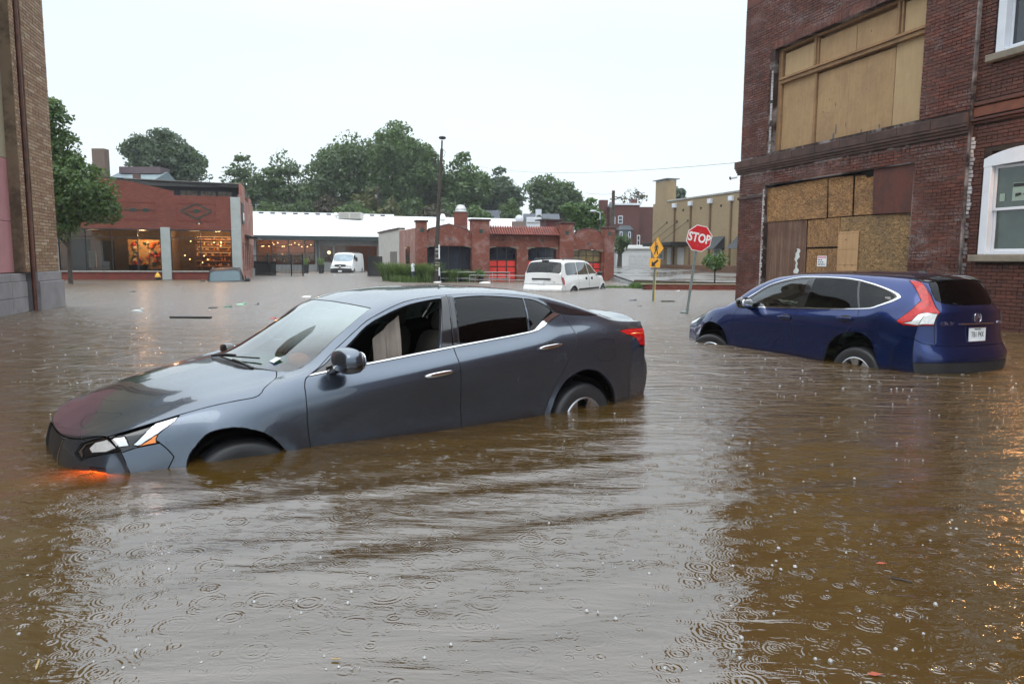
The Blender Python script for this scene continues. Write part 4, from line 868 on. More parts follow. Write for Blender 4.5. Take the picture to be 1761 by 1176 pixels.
# slanted H emblem in a rounded frame
ze = 1.075; xe = on_rear(B, .02, ze, .006); em = MB(); em.M = rear_frame(xe, .02, ze)
em.prism([(-.036,-.034),(-.026,-.034),(-.022,-.004),(.022,-.004),(.026,-.034),(.036,-.034),(.050,.036),(.040,.036),(.028,.006),(-.028,.006),(-.040,.036),(-.050,.036)], 0, .006)
em2 = MB(); em2.M = rear_frame(xe, .02, ze); P_ = [(-.036,-.034),(-.024,-.034),(-.020,-.005),(.020,-.005),(.024,-.034),(.036,-.034),(.050,.036),(.038,.036),(.027,.007),(-.027,.007),(-.038,.036),(-.050,.036)]
em2.slab(P_, 0, .006); ring = [(.060*math.copysign(abs(math.cos(a))**.6, math.cos(a)), .048*math.copysign(abs(math.sin(a))**.6, math.sin(a)), .003) for a in np.linspace(0, 2*math.pi, 33)]
em2.tube(ring, .004, 6, False); em2.build('maker_emblem', CM['chrome'], suv)
zb = 1.01; text('model_badge', 'CR-V', .055, CM['chrome'], suv, rear_frame(on_rear(B, .47, zb, .004), .47, zb, yaw=-.22), .003, 1.5)
text('drive_badge', 'AWD', .045, CM['chrome'], suv, rear_frame(on_rear(B, -.50, zb, .004), -.50, zb, yaw=.22), .003, 1.2)
m = MB(); m.tube([(on_rear(B, y, 1.005, .012), y, 1.005) for y in np.linspace(.30, -.30, 7)], .009, 6); m.build('tailgate_strip', CM['chrome'], suv)
m = MB(); m.tube([(-1.52,0,1.60),(-1.66,0,1.76)], [.008,.004], 6); m.blob((-1.52,0,1.60), (.06,.035,.02), 2.5); m.build('antenna', CM['plastic'], suv)
m = MB(); m.M = rear_frame(-2.0, 0, 1.505, -.9); m.box(-.16,.16,-.018,.018,0,.006); m.build('brake_light', CM['whitelens'], suv)
m = MB(); m.tube([(-2.19,.03,1.17),(-2.135,.34,1.24)], .009, 5); m.build('rear_wiper', CM['plastic'], suv)
for s_ in ():
    m = MB(); m.M = rear_frame(on_rear(B, .60*s_, .50, .006), .60*s_, .50, yaw=-.3*s_); m.box(-.09,.09,-.02,.02,0,.008); m.build('rear_reflector', CM['red'], suv)
m = MB(); m.M = Matrix.Translation((-1.58, .745, 1.30)) @ Matrix.Rotation(math.radians(14), 4, 'X'); m.slab([(-.04,-.0),(.035,-.01),(.02,.012),(-.015,.016)], 0, .001); 
stk = MB(); stk.M = Matrix.Translation((-1.62, .748, 1.285)) @ Matrix.Rotation(math.radians(-14), 4, 'X'); stk.box(-.035,.035,0,.002,-.025,.025,.001); stk.build('window_sticker', CM['whitelens'], suv)
# ---------------------------------------------------------------- boarded brick building (right)
def holes_wall(m, s0, s1, z0, z1, holes, y, th):
    """solid wall slab with rectangular openings, cut into vertical strips"""
    xs = sorted({s0, s1, *[h for q in holes for h in q[:2] if s0 < h < s1]})
    for a, b in zip(xs[:-1], xs[1:]):
        c = (a+b)/2; hs = sorted([(q[2], q[3]) for q in holes if q[0] < c < q[1]]); z = z0
        for k0, k1 in hs:
            if k0 > z: m.box(a, b, y, y+th, z, min(k0, z1))
            z = max(z, k1)
        if z < z1: m.box(a, b, y, y+th, z, z1)
    return m
RBo, RBd = (6.5442, 21.3420), (.28820, -.95757)
rb = tag(empty('brick_building', (*RBo, 0), RBd), 'old dark red brick building with a plywood-covered upper window and patched boards below', 'building')
upO = (1.36, 6.24, 4.20, 6.86); loO = (1.16, 6.19, -.5, 3.34)
holes_wall(MB(), 0, 7.46, -.5, 8.3, [upO, loO], 0, .35).build('wall', mortar_old, rb)
m = MB(); m.box(0, 7.46, .352, 12, -.5, 8.3); m.box(0, 7.46, 0, 12, 8.302, 12.5); m.build('wall_core', brick_dark_far, rb)
frm = (RBo, RBd)
bricks(rb, 0, 7.46, -.1, 8.28, [(1.20,6.24,4.10,6.86+.02), (1.14,6.21,-.5,3.36), (-.3,7.5,3.76,4.18), (-.1,1.1,3.02,3.12)], brick_dark, 300, frame=frm, clip=lambda px, py: (px > 1540) & ((px < 1700)) & (py < 475))
# dark stone and corbelled brick string course
for (z0, z1, pr) in ((3.74,3.80,.03),(3.803,3.86,.055),(3.863,3.92,.08)): MB().box(-.10-pr*.6, 7.44, -pr, .02, z0, z1, .006).build('corbel_course', stone_dark, rb)
for k in range(9):
    a = -.2 + k*.85; MB().box(a+.004, min(a+.846, 7.44), -.085 - .006*(k % 2), .02, 3.924, 4.12, .010).build('belt_stone', stone_dark, rb)
for k in range(30):
    a = .08 + k*.245; MB().box(a, a+.11, -.022, .01, 3.64, 3.69, .004).build('dentil_brick', stone_dark, rb)
MB().box(-.03, 1.12, -.06, .02, 3.03, 3.11, .01).build('pier_cap', stone_dark, rb)
# soldier course lintel over the upper opening
for k in range(66):
    a = 1.30 + k*.0765; MB().box(a, a+.066, -.014-.002*(k % 3), .01, 6.875, 7.08, .004).build('lintel_brick', brick_dark, rb)
peel = wood_mat('peeling white edge paint', (.42,.40,.40), (.60,.59,.60), (1,1,1), (.10,.05,.04), .9)
for k in range(42):
    z = .05 + k*.0765; MB().box(1.125, 1.165+.012*math.sin(k*2.3), -.022-.004*(k % 2), .02, z, z+.066, .005).build('painted_edge_brick', peel, rb)
for k in range(28):
    if k in (3, 9, 10, 17): continue
    z = 4.2 + k*.0765; MB().box(1.28, 1.345, -.020-.003*(k % 2), .02, z, z+.066, .005).build('painted_edge_brick', peel, rb)
tanwood = wood_mat('weathered tan plywood', (.31,.195,.095), (.38,.25,.13), (1,1,10), (.13,.075,.045), .35); tanframe = wood_mat('tan painted frame', (.24,.135,.065), (.33,.20,.10), (1,1,12), (.07,.04,.03), .45)
tanpanel = wood_mat('clean tan plywood', (.36,.25,.13), (.42,.30,.165), (1,1,10), (.26,.15,.08), .3)
Y0 = .16
MB().box(1.36, 6.24, .30, .34, 4.20, 6.86).build('window_backing', tanframe, rb)
for a, b, z0, z1, mt in ((1.52,2.78,4.22,5.95,tanwood),(2.88,3.94,4.22,5.90,tanwood),(3.945,5.30,4.22,5.90,tanwood),(5.32,6.22,4.22,5.95,tanpanel),(1.55,2.72,6.14,6.72,tanpanel),(2.88,4.10,6.14,6.72,tanwood),(4.115,5.28,6.14,6.72,tanwood),(5.50,6.22,6.14,6.76,tanpanel)):
    MB().box(a, b, Y0+.04, Y0+.06, z0, z1).build('plywood_panel', mt, rb)
for q in ((1.36,1.50,Y0-.02,.29,4.21,6.86),(2.785,2.855,Y0-.01,.29,4.21,5.94),(2.73,2.80,Y0-.03,.29,6.14,6.80),(2.81,2.86,Y0+.01,.29,6.14,6.80),(5.33,5.40,Y0-.03,.29,6.14,6.84),(5.43,5.48,Y0,.29,6.14,6.84)): MB().box(*q, .006).build('mullion', tanframe, rb)
MB().box(1.48, 6.24, Y0-.06, .29, 5.955, 6.04, .006).build('transom_rail', tanframe, rb); MB().box(1.48, 6.24, Y0-.10, .29, 6.043, 6.085, .006).build('transom_rail', tanframe, rb); MB().box(1.48, 6.24, Y0-.03, .29, 6.088, 6.13, .006).build('transom_rail', tanframe, rb)
MB().box(1.36, 6.24, Y0-.02, .29, 6.80, 6.86, .006).build('window_head', tanframe, rb)
for x, z, w_, h_ in ((3.52,5.05,.03,.09),(3.50,4.30,.09,.22),(3.58,4.45,.05,.3),(4.42,4.27,.06,.12),(4.95,4.3,.05,.10),(3.9,4.5,.02,.12),(4.55,6.45,.03,.05),(3.3,5.2,.02,.05),(3.28,4.9,.025,.03),(4.5,5.2,.012,.04),(3.1,4.95,.02,.04)):
    n_ = 9; P_ = [(x+w_/2*math.cos(a)*random.uniform(.6,1.1), z+h_/2*math.sin(a)*random.uniform(.7,1.1)) for a in np.linspace(0, 2*math.pi, n_, endpoint=False)]
    m = MB(); m.prism(P_, Y0+.034, Y0+.041); m.build('peeled_patch', simple('bare gray patch', (.12,.11,.10) if h_ > .08 else (.05,.03,.02), .9), rb)
osb = wood_mat('weathered strand board', (.21,.10,.034), (.35,.195,.08), osb=1, st=.5, stain=(.035,.03,.028)); osb2 = wood_mat('strand board upright', (.20,.095,.033), (.33,.185,.075), osb=2, st=.4, stain=(.05,.035,.028)); osb3 = wood_mat('mossy strand board', (.15,.09,.038), (.29,.175,.075), osb=1, st=.6, stain=(.045,.045,.035))
ply_new = wood_mat('newer plywood strip', (.36,.21,.10), (.46,.29,.15), (1,1,16), (.22,.12,.06), .3); ply_old = wood_mat('streaked old plywood', (.055,.028,.02), (.22,.13,.085), (1,1,22), (.06,.02,.012), .5); rust = wood_mat('rusty dark sheet', (.085,.016,.008), (.125,.032,.014), (1,1,3), (.012,.01,.012), .75, rough=.5)
MB().box(1.16, 6.19, .28, .34, -.5, 3.34).build('dark_opening', CM['dark'], rb)
bd = [('b1',[(1.13,3.26),(3.50,3.31),(3.53,2.355),(1.20,2.355)],osb,.10),('b2',[(3.525,3.31),(4.335,3.275),(4.365,2.362),(3.575,2.36)],osb,.115),('b3',[(4.40,3.26),(4.70,3.25),(4.76,3.19),(5.0,3.20),(5.045,2.355),(4.42,2.36)],osb,.12),
 ('b4',[(4.995,3.52),(6.185,3.47),(6.205,2.33),(5.055,2.355)],rust,.07),('b5',[(1.20,2.35),(2.815,2.335),(2.835,-.45),(1.24,-.45)],ply_old,.12),('b6',[(2.845,2.33),(3.965,2.34),(3.985,1.655),(2.85,1.65)],osb2,.13),
 ('b7',[(2.85,1.605),(3.975,1.61),(3.99,-.45),(2.85,-.45)],osb2,.135),('b9',[(4.00,2.335),(6.17,2.325),(6.19,-.45),(4.00,-.45)],osb3,.125)]
for nm, P_, mt, yy in bd: MB().prism(P_, yy, yy+.018).build('plywood_board', mt, rb)
for a, b in ((1.955, 1.999), (1.58, 1.95), (1.22, 1.575), (.62, 1.215), (.2, .615)):
    MB().box(3.985, 4.64, .095, .112, a, b, .002).build('plywood_strip', ply_new, rb)
m = MB(); P_ = []
zz = np.linspace(.98, 1.62, 18)
for z in zz: P_.append((2.43+.03*math.sin(z*17)+.02*math.sin(z*41)+.05*(z-1), z))
for z in zz[::-1]: P_.append((2.54+.04*math.sin(z*13+1)+.03*math.sin(z*37)+.05*(z-1), z))
m.prism(P_, .114, .1195); m.build('peeled_paint', simple('pale peeled paint', (.55,.57,.56), .8), rb)
for x in (1.35, 2.7, 3.6, 4.25, 4.5, 5.1, 6.05):
    for z in (1.2, 1.8, 2.28, 2.5, 3.1): MB().box(x, x+.012, .066, .128, z, z+.012).build('nail_head', black_metal, rb) if (x*7+z*3) % 2 > 1.1 else None
sg = tag(empty('notice_sign', (RBo[0]+RBd[0]*3.43, RBo[1]+RBd[1]*3.43, 1.30), RBd), 'small white notice with a pink header nailed to the plywood boards', 'sign')
MB().box(-.165,.165,.118,.126,-.13,.13,.003).build('sign_plate', CM['plate'], sg); MB().box(-.15,.15,.1155,.1175,.07,.115).build('sign_header', simple('faded pink print', (.55,.25,.30), .6), sg)
m = MB()
for r_, l in enumerate(([.07,.05],[.05,.04,.05],[.09,.06,.04])):
    x = -.13
    for q in l: m.box(x, x+q, .1155, .1175, .02-r_*.055, .045-r_*.055); x += q+.025
m.build('sign_print', CM['blackink'], sg)['kind'] = 'stuff'
cm_ = tag(empty('wall_camera', (RBo[0]-.12, RBo[1]-.1, 3.68), RBd), 'small white security camera under the corbel at the corner of the boarded building', 'camera')
k = MB(); k.tube([(0,0,0),(-.12,-.12,-.02)], .035, 8); k.build('housing', white_paint, cm_); k = MB(); k.tube([(-.12,-.12,-.02),(-.15,-.15,-.03)], .045, 8); k.build('lens_hood', CM['dark'], cm_)
# adjoining building with white windows
B0 = 7.46
bb = tag(empty('brick_building', (*RBo, 0), RBd), 'brown red brick building with white arched window at the right edge', 'building')
wl, wu = (7.90, 9.35, 1.44, 3.34), (7.95, 9.40, 5.07, 7.3)
m = MB(); holes_wall(m, B0+.004, 10.6, -.5, 8.3, [wl, wu], .06, .35); m.build('wall', mortar_b, bb)
m = MB(); m.box(B0+.004, 10.6, .412, 12, -.5, 8.3); m.box(10.604, 26, .06, 12, -.5, 8.3); m.box(B0+.004, 26, .06, 12, 8.304, 11.5); m.build('wall_core', brick_tex('brown brick far', (.10,.028,.020), (.16,.045,.032), (.07,.05,.04)), bb)
bricks(bb, B0+.004, 10.6, -.1, 8.28, [(7.74,9.5,1.30,3.42), (7.79,9.5,4.95,7.3), (7,11,3.87,4.30)], brick_b, 300, y=.06, frame=frm, clip=lambda px, py: (py < 575))
for z0, z1, pr, mt in ((3.88,3.93,.05,brick_b),(3.935,3.98,.09,brick_b),(4.02,4.20,.03,simple('rusty brick band', (.17,.055,.03), .8, var=.3)),(4.22,4.29,.06,brick_b)): MB().box(B0+.01, 10.6, .06-pr, .08, z0, z1, .008).build('belt_course', mt, bb)
m = MB(); m.box(7.440, 7.475, -.03, .08, -.5, 8.3); m.build('seam_joint', mortar_old, bb)
for k in range(44):
    z = .3 + k*.0765
    if k % 5 == 3 and k < 28: continue
    MB().box(7.475, 7.54+.02*math.sin(k*1.7), .02, .062, z, z+.062, .006).build('mortar_patch', peel if k > 24 else simple('gray mortar patch', (.16,.14,.14), .9, var=.4, scale=20), bb)
def arched_window(s0, s1, z0, z1, label_item):
    w_ = tag(MB().box(s0, s0+.16, -.03, .18, z0, z1-.12, .01).build('window_frame', white_paint, bb), None)
    c = (s0+s1)/2; n_ = 16; top = [(s0+(s1-s0)*i/n_, z1-.12+.15*math.sin(math.pi*i/n_)**.8) for i in range(n_+1)]; bot = [(x, z1-.27 + (.03*math.sin(math.pi*i/n_))) for i, (x, z) in enumerate(top)]
    MB().prism(top+bot[::-1], -.034, .18).build('frame_head', white_paint, w_); MB().box(s1-.16, s1, -.03, .18, z0, z1-.12, .01).build('frame_jamb', white_paint, w_); MB().box(s0+.16, s1-.16, -.01, .18, z0, z0+.05, .005).build('frame_base', white_paint, w_)
    zm = z0+.05+(z1-.27-z0)*.50
    for a, b, yy in ((z0+.055, zm, .10), (zm-.05, z1-.26, .06)):
        sa = MB(); sa.box(s0+.162, s0+.215, yy, yy+.04, a, b, .004); sa.box(s1-.215, s1-.162, yy, yy+.04, a, b, .004); sa.box(s0+.217, s1-.217, yy, yy+.04, a, a+.05, .004); sa.box(s0+.217, s1-.217, yy, yy+.04, b-.05, b, .004); so_ = sa.build('sash', white_paint, bb)
        MB().box(s0+.217, s1-.217, yy+.02, yy+.026, a+.052, b-.052).build('pane', pane_green if label_item else pane_blue, so_)
    MB().box(s0-.17, s1+.17, -.07, .12, z0-.13, z0-.004, .012).build('sill', stone_sill, bb)
arched_window(7.83, 9.42, 1.44, 3.32, True); arched_window(7.88, 9.47, 5.09, 7.25, False)
ws = tag(empty('window_poster', (RBo[0], RBo[1], 0), RBd), 'white printed sheet with a dark band taped inside the lower white-framed window', 'poster')
MB().box(8.36, 8.78, .075, .079, 2.40, 2.72).build('sheet', simple('pale sheet', (.25,.33,.28), .6), ws); MB().box(8.37, 8.77, .071, .073, 2.65, 2.71).build('dark_band', CM['blackink'], ws)
m = MB(); m.prism([(8.42,2.47),(8.54,2.50),(8.52,2.54),(8.42,2.53)], .071, .073); m.box(8.57,8.75,.071,.073,2.50,2.52); m.build('print', CM['blackink'], ws)['kind'] = 'stuff'
MB().box(8.12, 8.22, .071, .075, 2.41, 2.55).build('small_sheet', simple('pale sheet', (.25,.33,.28), .6), ws)
lamp = tag(empty('wall_lantern', (RBo[0]+RBd[0]*9.8, RBo[1]+RBd[1]*9.8, 3.55), RBd), 'lit warm lantern on the brick wall past the right edge of the view', 'lamp')
m = MB(); m.tube([(0,.06,.2),(0,-.15,.25),(0,-.25,.15)], .02, 6); m.lathe([(.02,.16),(.12,.06),(.10,.05)], (0,-.25,0), n=12); m.build('bracket', black_metal, lamp)
m = MB(); m.blob((0,-.25,-.04), (.09,.09,.11), 2); m.build('bulb', emit('warm lantern glow', (1,.50,.18), 160), lamp)
# ---------------------------------------------------------------- tan brick building (left)
L0, Ld = (-5.86, -2.855), (-.26724, .96363)
lb = tag(empty('tan_brick_building', (*L0, 0), Ld), 'tall tan brick building with gray stone base and pink and beige panels at left edge', 'building')
beige = simple('beige panel', (.26,.225,.15), .7, var=.10, scale=1.2, bump=.1); pink = simple('pink panel', (.33,.15,.155), .7, var=.14, scale=1.5, bump=.1)
m = MB(); m.box(0, 19.93, -.0, 10, -.5, 11); m.box(19.93, 20.20, -.25, 10, .94, 11.4); m.box(20.45, 22, -.30, 10, .94, 11.4); m.box(20.20, 20.45, -.06, 10, .94, 11); m.build('wall', mortar_tan, lb)
# local y is inward; the street side is -y
bricks(lb, 20.45, 22, .95, 11.3, [], tan_brick, 0, L=.385, pitch=(.397,.0775), H=.067, dep=.010, y=-.30)
bricks(lb, 19.94, 20.20, .95, 11.3, [], tan_brick, 0, L=.12, pitch=(.132,.0775), H=.067, dep=.008, y=-.25)
z_ = [(.94,2.06,pink),(2.07,3.43,pink),(3.44,5.50,beige),(5.51,7.6,beige),(7.61,9.6,beige)]
for a, b, mt in z_:
    for s0 in (17.2, 14.4, 11.6): MB().box(s0+.006, s0+2.72, -.03, .01, a, b, .006).build('wall_panel', mt, lb)
m = MB(); m.tube([(20.36,-.26,-.4),(20.33,-.26,11)], .045, 10); m.build('drainpipe', simple('rusty brown pipe', (.10,.035,.022), .6, var=.5, scale=5), lb)
for s0, s1, z0, z1, yy in ((20.40,22.06,.72,.94,-.34),(20.38,22.10,-.5,.715,-.38)): MB().box(s0, s1, yy, .5, z0, z1, .012).build('base_stone', stone_gray, lb)
for s0 in (19.30, 18.45, 17.0, 15.6, 14.2):
    s1 = {19.30:20.19, 18.45:19.295, 17.0:18.445, 15.6:16.995, 14.2:15.595}[s0]; MB().box(s0+.004, s1-.004, -.16, .3, .74, .92, .01).build('base_stone', stone_gray, lb); MB().box(s0+.004, s1-.004, -.18, .3, .386, .735, .01).build('base_stone', stone_gray, lb); MB().box(s0+.004, s1-.004, -.18, .3, -.5, .380, .01).build('base_stone', stone_gray, lb)
m = MB(); m.box(14.2, 20.2, -.14, .3, -.5, .9); m.build('base_backing', CM['dark'], lb)
# ---------------------------------------------------------------- far side of the flooded street
def ray_at(px, py, Y):
    """a point at street distance Y seen at this spot of the photograph (used only to read off positions)"""
    r = _f + _x*((px-880.5)/1250) - _u*((py-588)/1250); return Vector((0,0,1.3)) + r*(Y/r.y)
red_far = brick_tex('storefront red brick', (.150,.036,.024), (.20,.052,.034), (.14,.06,.045), bh=.072, msize=.009)
fh_brick = brick_tex('firehouse brick', (.165,.042,.027), (.22,.060,.038), (.15,.07,.05), grime=.45, white=.25)
red_base = simple('red painted brick base', (.17,.033,.022), .7, var=.2, scale=3)
far_glass = glass('shop glass', (.62,.60,.55), 1.0)
bulb = emit('warm bulb', (1,.62,.28), 9); strip = emit('warm shelf light', (1,.50,.20), 2.2)
def warm(loc, e, parent=None, r=.3, col=(1,.60,.30)):
    l = bpy.data.lights.new('room_lamp', 'POINT'); l.energy = e; l.color = col; l.shadow_soft_size = r; o = bpy.data.objects.new('room_lamp', l); COL.objects.link(o); o.location = loc
    if parent: o.parent = parent
    return o
SHo, SHd = (-24.90, 39.62), (.9613, .2756)
sh = tag(empty('storefront_building', (*SHo, 0), SHd), 'red brick shop with large lit display windows and a green diamond ornament', 'building')
m = MB(); m.prism([(-4,2.86),(9.12,2.86),(9.12,4.76),(6.15,4.74),(6.10,4.98),(5.1,5.2),(4.0,5.42),(2.8,5.56),(-4,5.70)], 0, .35); m.build('wall', red_far, sh)
for a, b in ((-4, -.3), (.29, 5.40), (5.89, 9.12)): MB().box(a, b, .02, .35, -.5, .46).build('window_base', red_base, sh); MB().box(a, b, -.06, .30, .463, .54, .01).build('sill', concrete, sh)
for a, b, z1 in ((-.30,.29,2.97),(5.40,5.89,2.96),(9.12,9.62,2.97)): MB().box(a, b, -.10, .30, -.5, z1, .015).build('pier', gray_paint, sh)
MB().box(9.12, 9.62, -.07, .30, 2.975, 4.72, .015).build('pier', gray_paint, sh)
for a, b in ((.29,5.40),(5.89,9.12)): MB().box(a, b, -.03, .2, 2.78, 2.857, .01).build('lintel', black_metal, sh)
for s in (.31,1.60,2.90,4.19,5.37,5.91,7.45,9.09): MB().box(s-.025, s+.025, .04, .12, .545, 2.775).build('mullion', black_metal, sh)
for a, b in ((.34,5.34),(5.94,9.06)): MB().box(a, b, .05, .10, 2.36, 2.41).build('transom', black_metal, sh)
E_ = [.34,1.575,1.625,2.875,2.925,4.165,4.215,5.345]; E2 = [5.94,7.425,7.475,9.065]
for L in (E_, E2):
    for i in range(0, len(L), 2):
        for a, b in ((.55,2.355),(2.415,2.775)): MB().box(L[i], L[i+1], .075, .081, a, b).build('pane', far_glass, sh)
m = MB(); m.box(9.5, 9.62, .3, 11.5, 4.0, 4.9); m.box(9.5,9.62,.3,11.5,2.2,4.0); m.box(9.5,9.62,.3,11.5,-.5,.5)
for y in (.3,1.9,3.5,5.1,6.7,8.3,9.9): m.box(9.5, 9.62, y, y+.75, .5, 2.2)
m.prism([(9.5,4.9),(9.62,4.9),(9.62,5.65),(9.5,5.65)], 1.2, 4.2); m.prism([(9.5,4.9),(9.62,4.9),(9.62,5.3),(9.5,5.3)], 7.2, 10.2); m.build('side_wall', brick_tex('side wall brick', (.26,.07,.045), (.34,.11,.07), (.28,.2,.16), white=.5), sh)
for y in (1.05,2.65,4.25,5.85,7.45,9.05): MB().box(9.52, 9.56, y, y+.85, .5, 2.2).build('side_window', pane_blue, sh)
MB().box(9.622, 9.68, 1.0, 2.5, 3.3, 4.5).build('hanging_sign', simple('sign board', (.04,.045,.05), .6), sh); MB().box(9.682,9.69,1.3,2.2,3.5,3.95).build('sign_panel', CM['plate'], sh)
k = MB(); k.prism([(9.62,2.55),(10.4,2.45),(10.4,2.52),(9.62,2.72)], 3.0, 7.0); k.build('side_canopy', black_metal, sh)
MB().box(9.55,9.72,8.0,11.5,-.5,.55).build('side_base', concrete, sh)
# roof monitor behind the parapet
m = MB(); m.prism([(1.5,5.72),(9.55,5.36),(9.55,5.62),(1.5,5.78)], 1.4, 8); m.build('roof_edge', black_metal, sh); m = MB(); m.prism([(3.4,5.685),(9.5,5.60),(9.5,5.63),(3.4,5.715)], 1.33, 1.39); m.build('gutter', concrete, sh)
m = MB(); m.box(4.0, 9.5, 1.9, 2.0, 4.2, 5.4); m.build('clerestory_wall', simple('navy clapboard', (.02,.024,.035), .6), sh)
for a, b in ((5.1,5.9),(6.25,7.15),(7.35,8.15),(8.3,9.05)): w_ = MB().box(a, b, 1.85, 1.89, 4.80, 5.17).build('clerestory_window', simple('dusty pane', (.11,.095,.075), .3, var=.3), sh); [MB().box(a+(b-a)*q-.01, a+(b-a)*q+.01, 1.83, 1.848, 4.80, 5.17).build('glazing_bar', black_metal, w_) for q in (.33,.66)]
m = MB(); m.box(-4, 9.55, .4, 12, 4.0, 4.15); m.build('roof', concrete, sh)
green_b = simple('green glazed brick', (.022,.05,.04), .4, var=.4, scale=20)
def diamond(c, hw, hh, n):
    P_ = [(c[0]+hw,c[1]),(c[0],c[1]+hh),(c[0]-hw,c[1]),(c[0],c[1]-hh)]
    for i in range(4):
        a, b = P_[i], P_[(i+1)%4]
        for q in range(n):
            t_ = (q+.5)/n; x, z = a[0]+(b[0]-a[0])*t_, a[1]+(b[1]-a[1])*t_; MB().box(x-.06, x+.06, -.018-.004*(q%2), .01, z-.035, z+.035).build('ornament_brick', green_b, sh)
diamond((7.30,3.89), .80, .44, 8); diamond((2.5,3.89), .80, .44, 8); diamond((7.30,3.89), .14, .10, 2); diamond((4.06,3.90), .12, .09, 2); diamond((4.69,3.89), .12, .09, 2)
MB().box(6.85,7.75,-.015,.01,3.875,3.905).build('ornament_line', green_b, sh); MB().box(3.35,5.1,-.015,.01,3.875,3.905).build('ornament_line', green_b, sh)
for a, b, z0, z1 in ((6.22,8.30,4.30,4.35),(6.22,8.30,3.33,3.38),(1.0,5.22,4.30,4.35),(1.0,5.22,3.33,3.38),(6.22,6.27,3.385,4.295),(8.25,8.30,3.385,4.295),(5.17,5.22,3.385,4.295)): MB().box(a, b, -.02, .01, z0, z1).build('panel_border', red_base, sh)
def gooseneck(s):
    g = tag(empty('wall_lamp', (SHo[0]+SHd[0]*s, SHo[1]+SHd[1]*s, 3.22), SHd), 'small black gooseneck lamp over the %s display window of the red brick shop' % ('right' if s > 5 else 'left'), 'lamp', None)
    m = MB(); m.tube([(0,0,.12),(0,-.18,.2),(0,-.3,.1)], .015, 5); m.build('arm', black_metal, g); m = MB(); m.lathe([(.02,.1),(.06,.06),(.17,-.06)], (0,-.3,0), n=14); m.build('lamp_shade', black_metal, g); m = MB(); m.blob((0,-.3,-.03), (.05,.05,.03), 2); m.build('bulb', bulb, g)
gooseneck(2.8); gooseneck(7.44)
# shop interior
inner = simple('shop wall', (.22,.17,.12), .8, var=.2); floor_m = simple('shop floor', (.10,.07,.05), .6)
m = MB(); m.box(-.3, 9.4, 4.2, 4.3, -.4, 3.2); m.box(-.3, 9.4, .4, 4.2, -.1, 0); m.box(-.3, 9.4, .4, 4.2, 2.95, 3.0); m.box(-.3,-.2,.4,4.2,0,3); m.box(5.60,5.70,.4,4.2,0,3); m.build('interior', inner, sh)
t = NT('glass mosaic'); v = t.coord(); vo = t.n('ShaderNodeTexVoronoi'); t.l(v, vo.inputs['Vector']); vo.inputs['Scale'].default_value = 7; n_ = t.noise(v, 2.2, 3); sc = t.n('ShaderNodeSeparateColor'); t.l(vo.outputs['Color'], sc.inputs[0])
c = t.ramp(sc.outputs[0], [(0,(.55,.30,.10)),(.3,(.60,.38,.16)),(.5,(.55,.12,.03)),(.7,(.62,.45,.25)),(.85,(.10,.16,.12)),(1,(.05,.22,.14))]); t.pbr(t.mix(t.rng(n_, .3,.7), c, (.6,.42,.2)), .5); mosaic = t.m
MB().box(3.30, 5.20, 2.0, 2.06, .62, 2.3).build('display_wall', mosaic, sh)
warm((4.25, 1.0, 2.5), 150, sh, .15); warm((1.5, 2.2, 2.6), 35, sh); warm((8.2, 2.2, 2.6), 170, sh, .2, (1,.55,.25)); warm((6.9, 2.0, 2.6), 60, sh)
for q in range(46): # glass discs and bottles mounted on the display wall
    x, z = random.uniform(3.4,5.1), random.uniform(.9,2.2); r_ = random.uniform(.05,.14); m = MB(); m.blob((x, 1.9, z), (r_, .05, r_), 2, 10, 6); m.build('glass_plate', [simple('teal glass', (.03,.12,.10), .1), simple('orange glass', (.75,.20,.03), .1), simple('clear glass', (.7,.6,.45), .1), simple('red glass', (.5,.04,.02), .1)][q % 4], sh)
MB().box(1.64, 2.0, .35, .5, .72, 1.62).build('display_plinth', simple('white plinth', (.42,.42,.40), .6), sh)
MB().box(.5, 1.5, 1.4, 1.5, .5, 2.3).build('gray_screen', simple('gray screen', (.05,.055,.055), .7), sh); MB().box(2.05, 2.75, 1.3, 1.4, .5, 2.2).build('gray_screen', simple('gray screen', (.05,.055,.055), .7), sh); MB().box(3.5,4.4,1.0,1.6,.55,.85).build('bench', CM['dark'], sh)
shelf = simple('orange wood shelf', (.50,.22,.08), .6)
for k in range(6): MB().box(6.75, 9.0, 3.3, 3.75, .75+k*.32, .79+k*.32).build('shelf', shelf, sh); MB().box(6.8, 8.95, 3.70, 3.74, .95+k*.32, .975+k*.32).build('shelf_light', strip, sh) if k > 1 else None
for q in range(70):
    k = random.randrange(6); x = random.uniform(6.8, 8.95); h = random.uniform(.06,.2); m = MB(); m.lathe([(.001,0),(.05,0),(.06,h*.6),(.02,h*.8),(.025,h)], (x, 3.42, .79+k*.32), n=8); m.build('vase', [simple('amber glass', (.5,.2,.05), .1), simple('clear glass', (.7,.6,.45), .1), simple('cream ware', (.6,.5,.4), .4)][q % 3], sh)
for q in range(10): x = random.uniform(6.0, 8.9); m = MB(); m.blob((x, random.uniform(.8,2.5), random.uniform(1.0,2.3)), (.035,.035,.035), 2, 8, 6); m.build('pendant_bulb', bulb, sh)
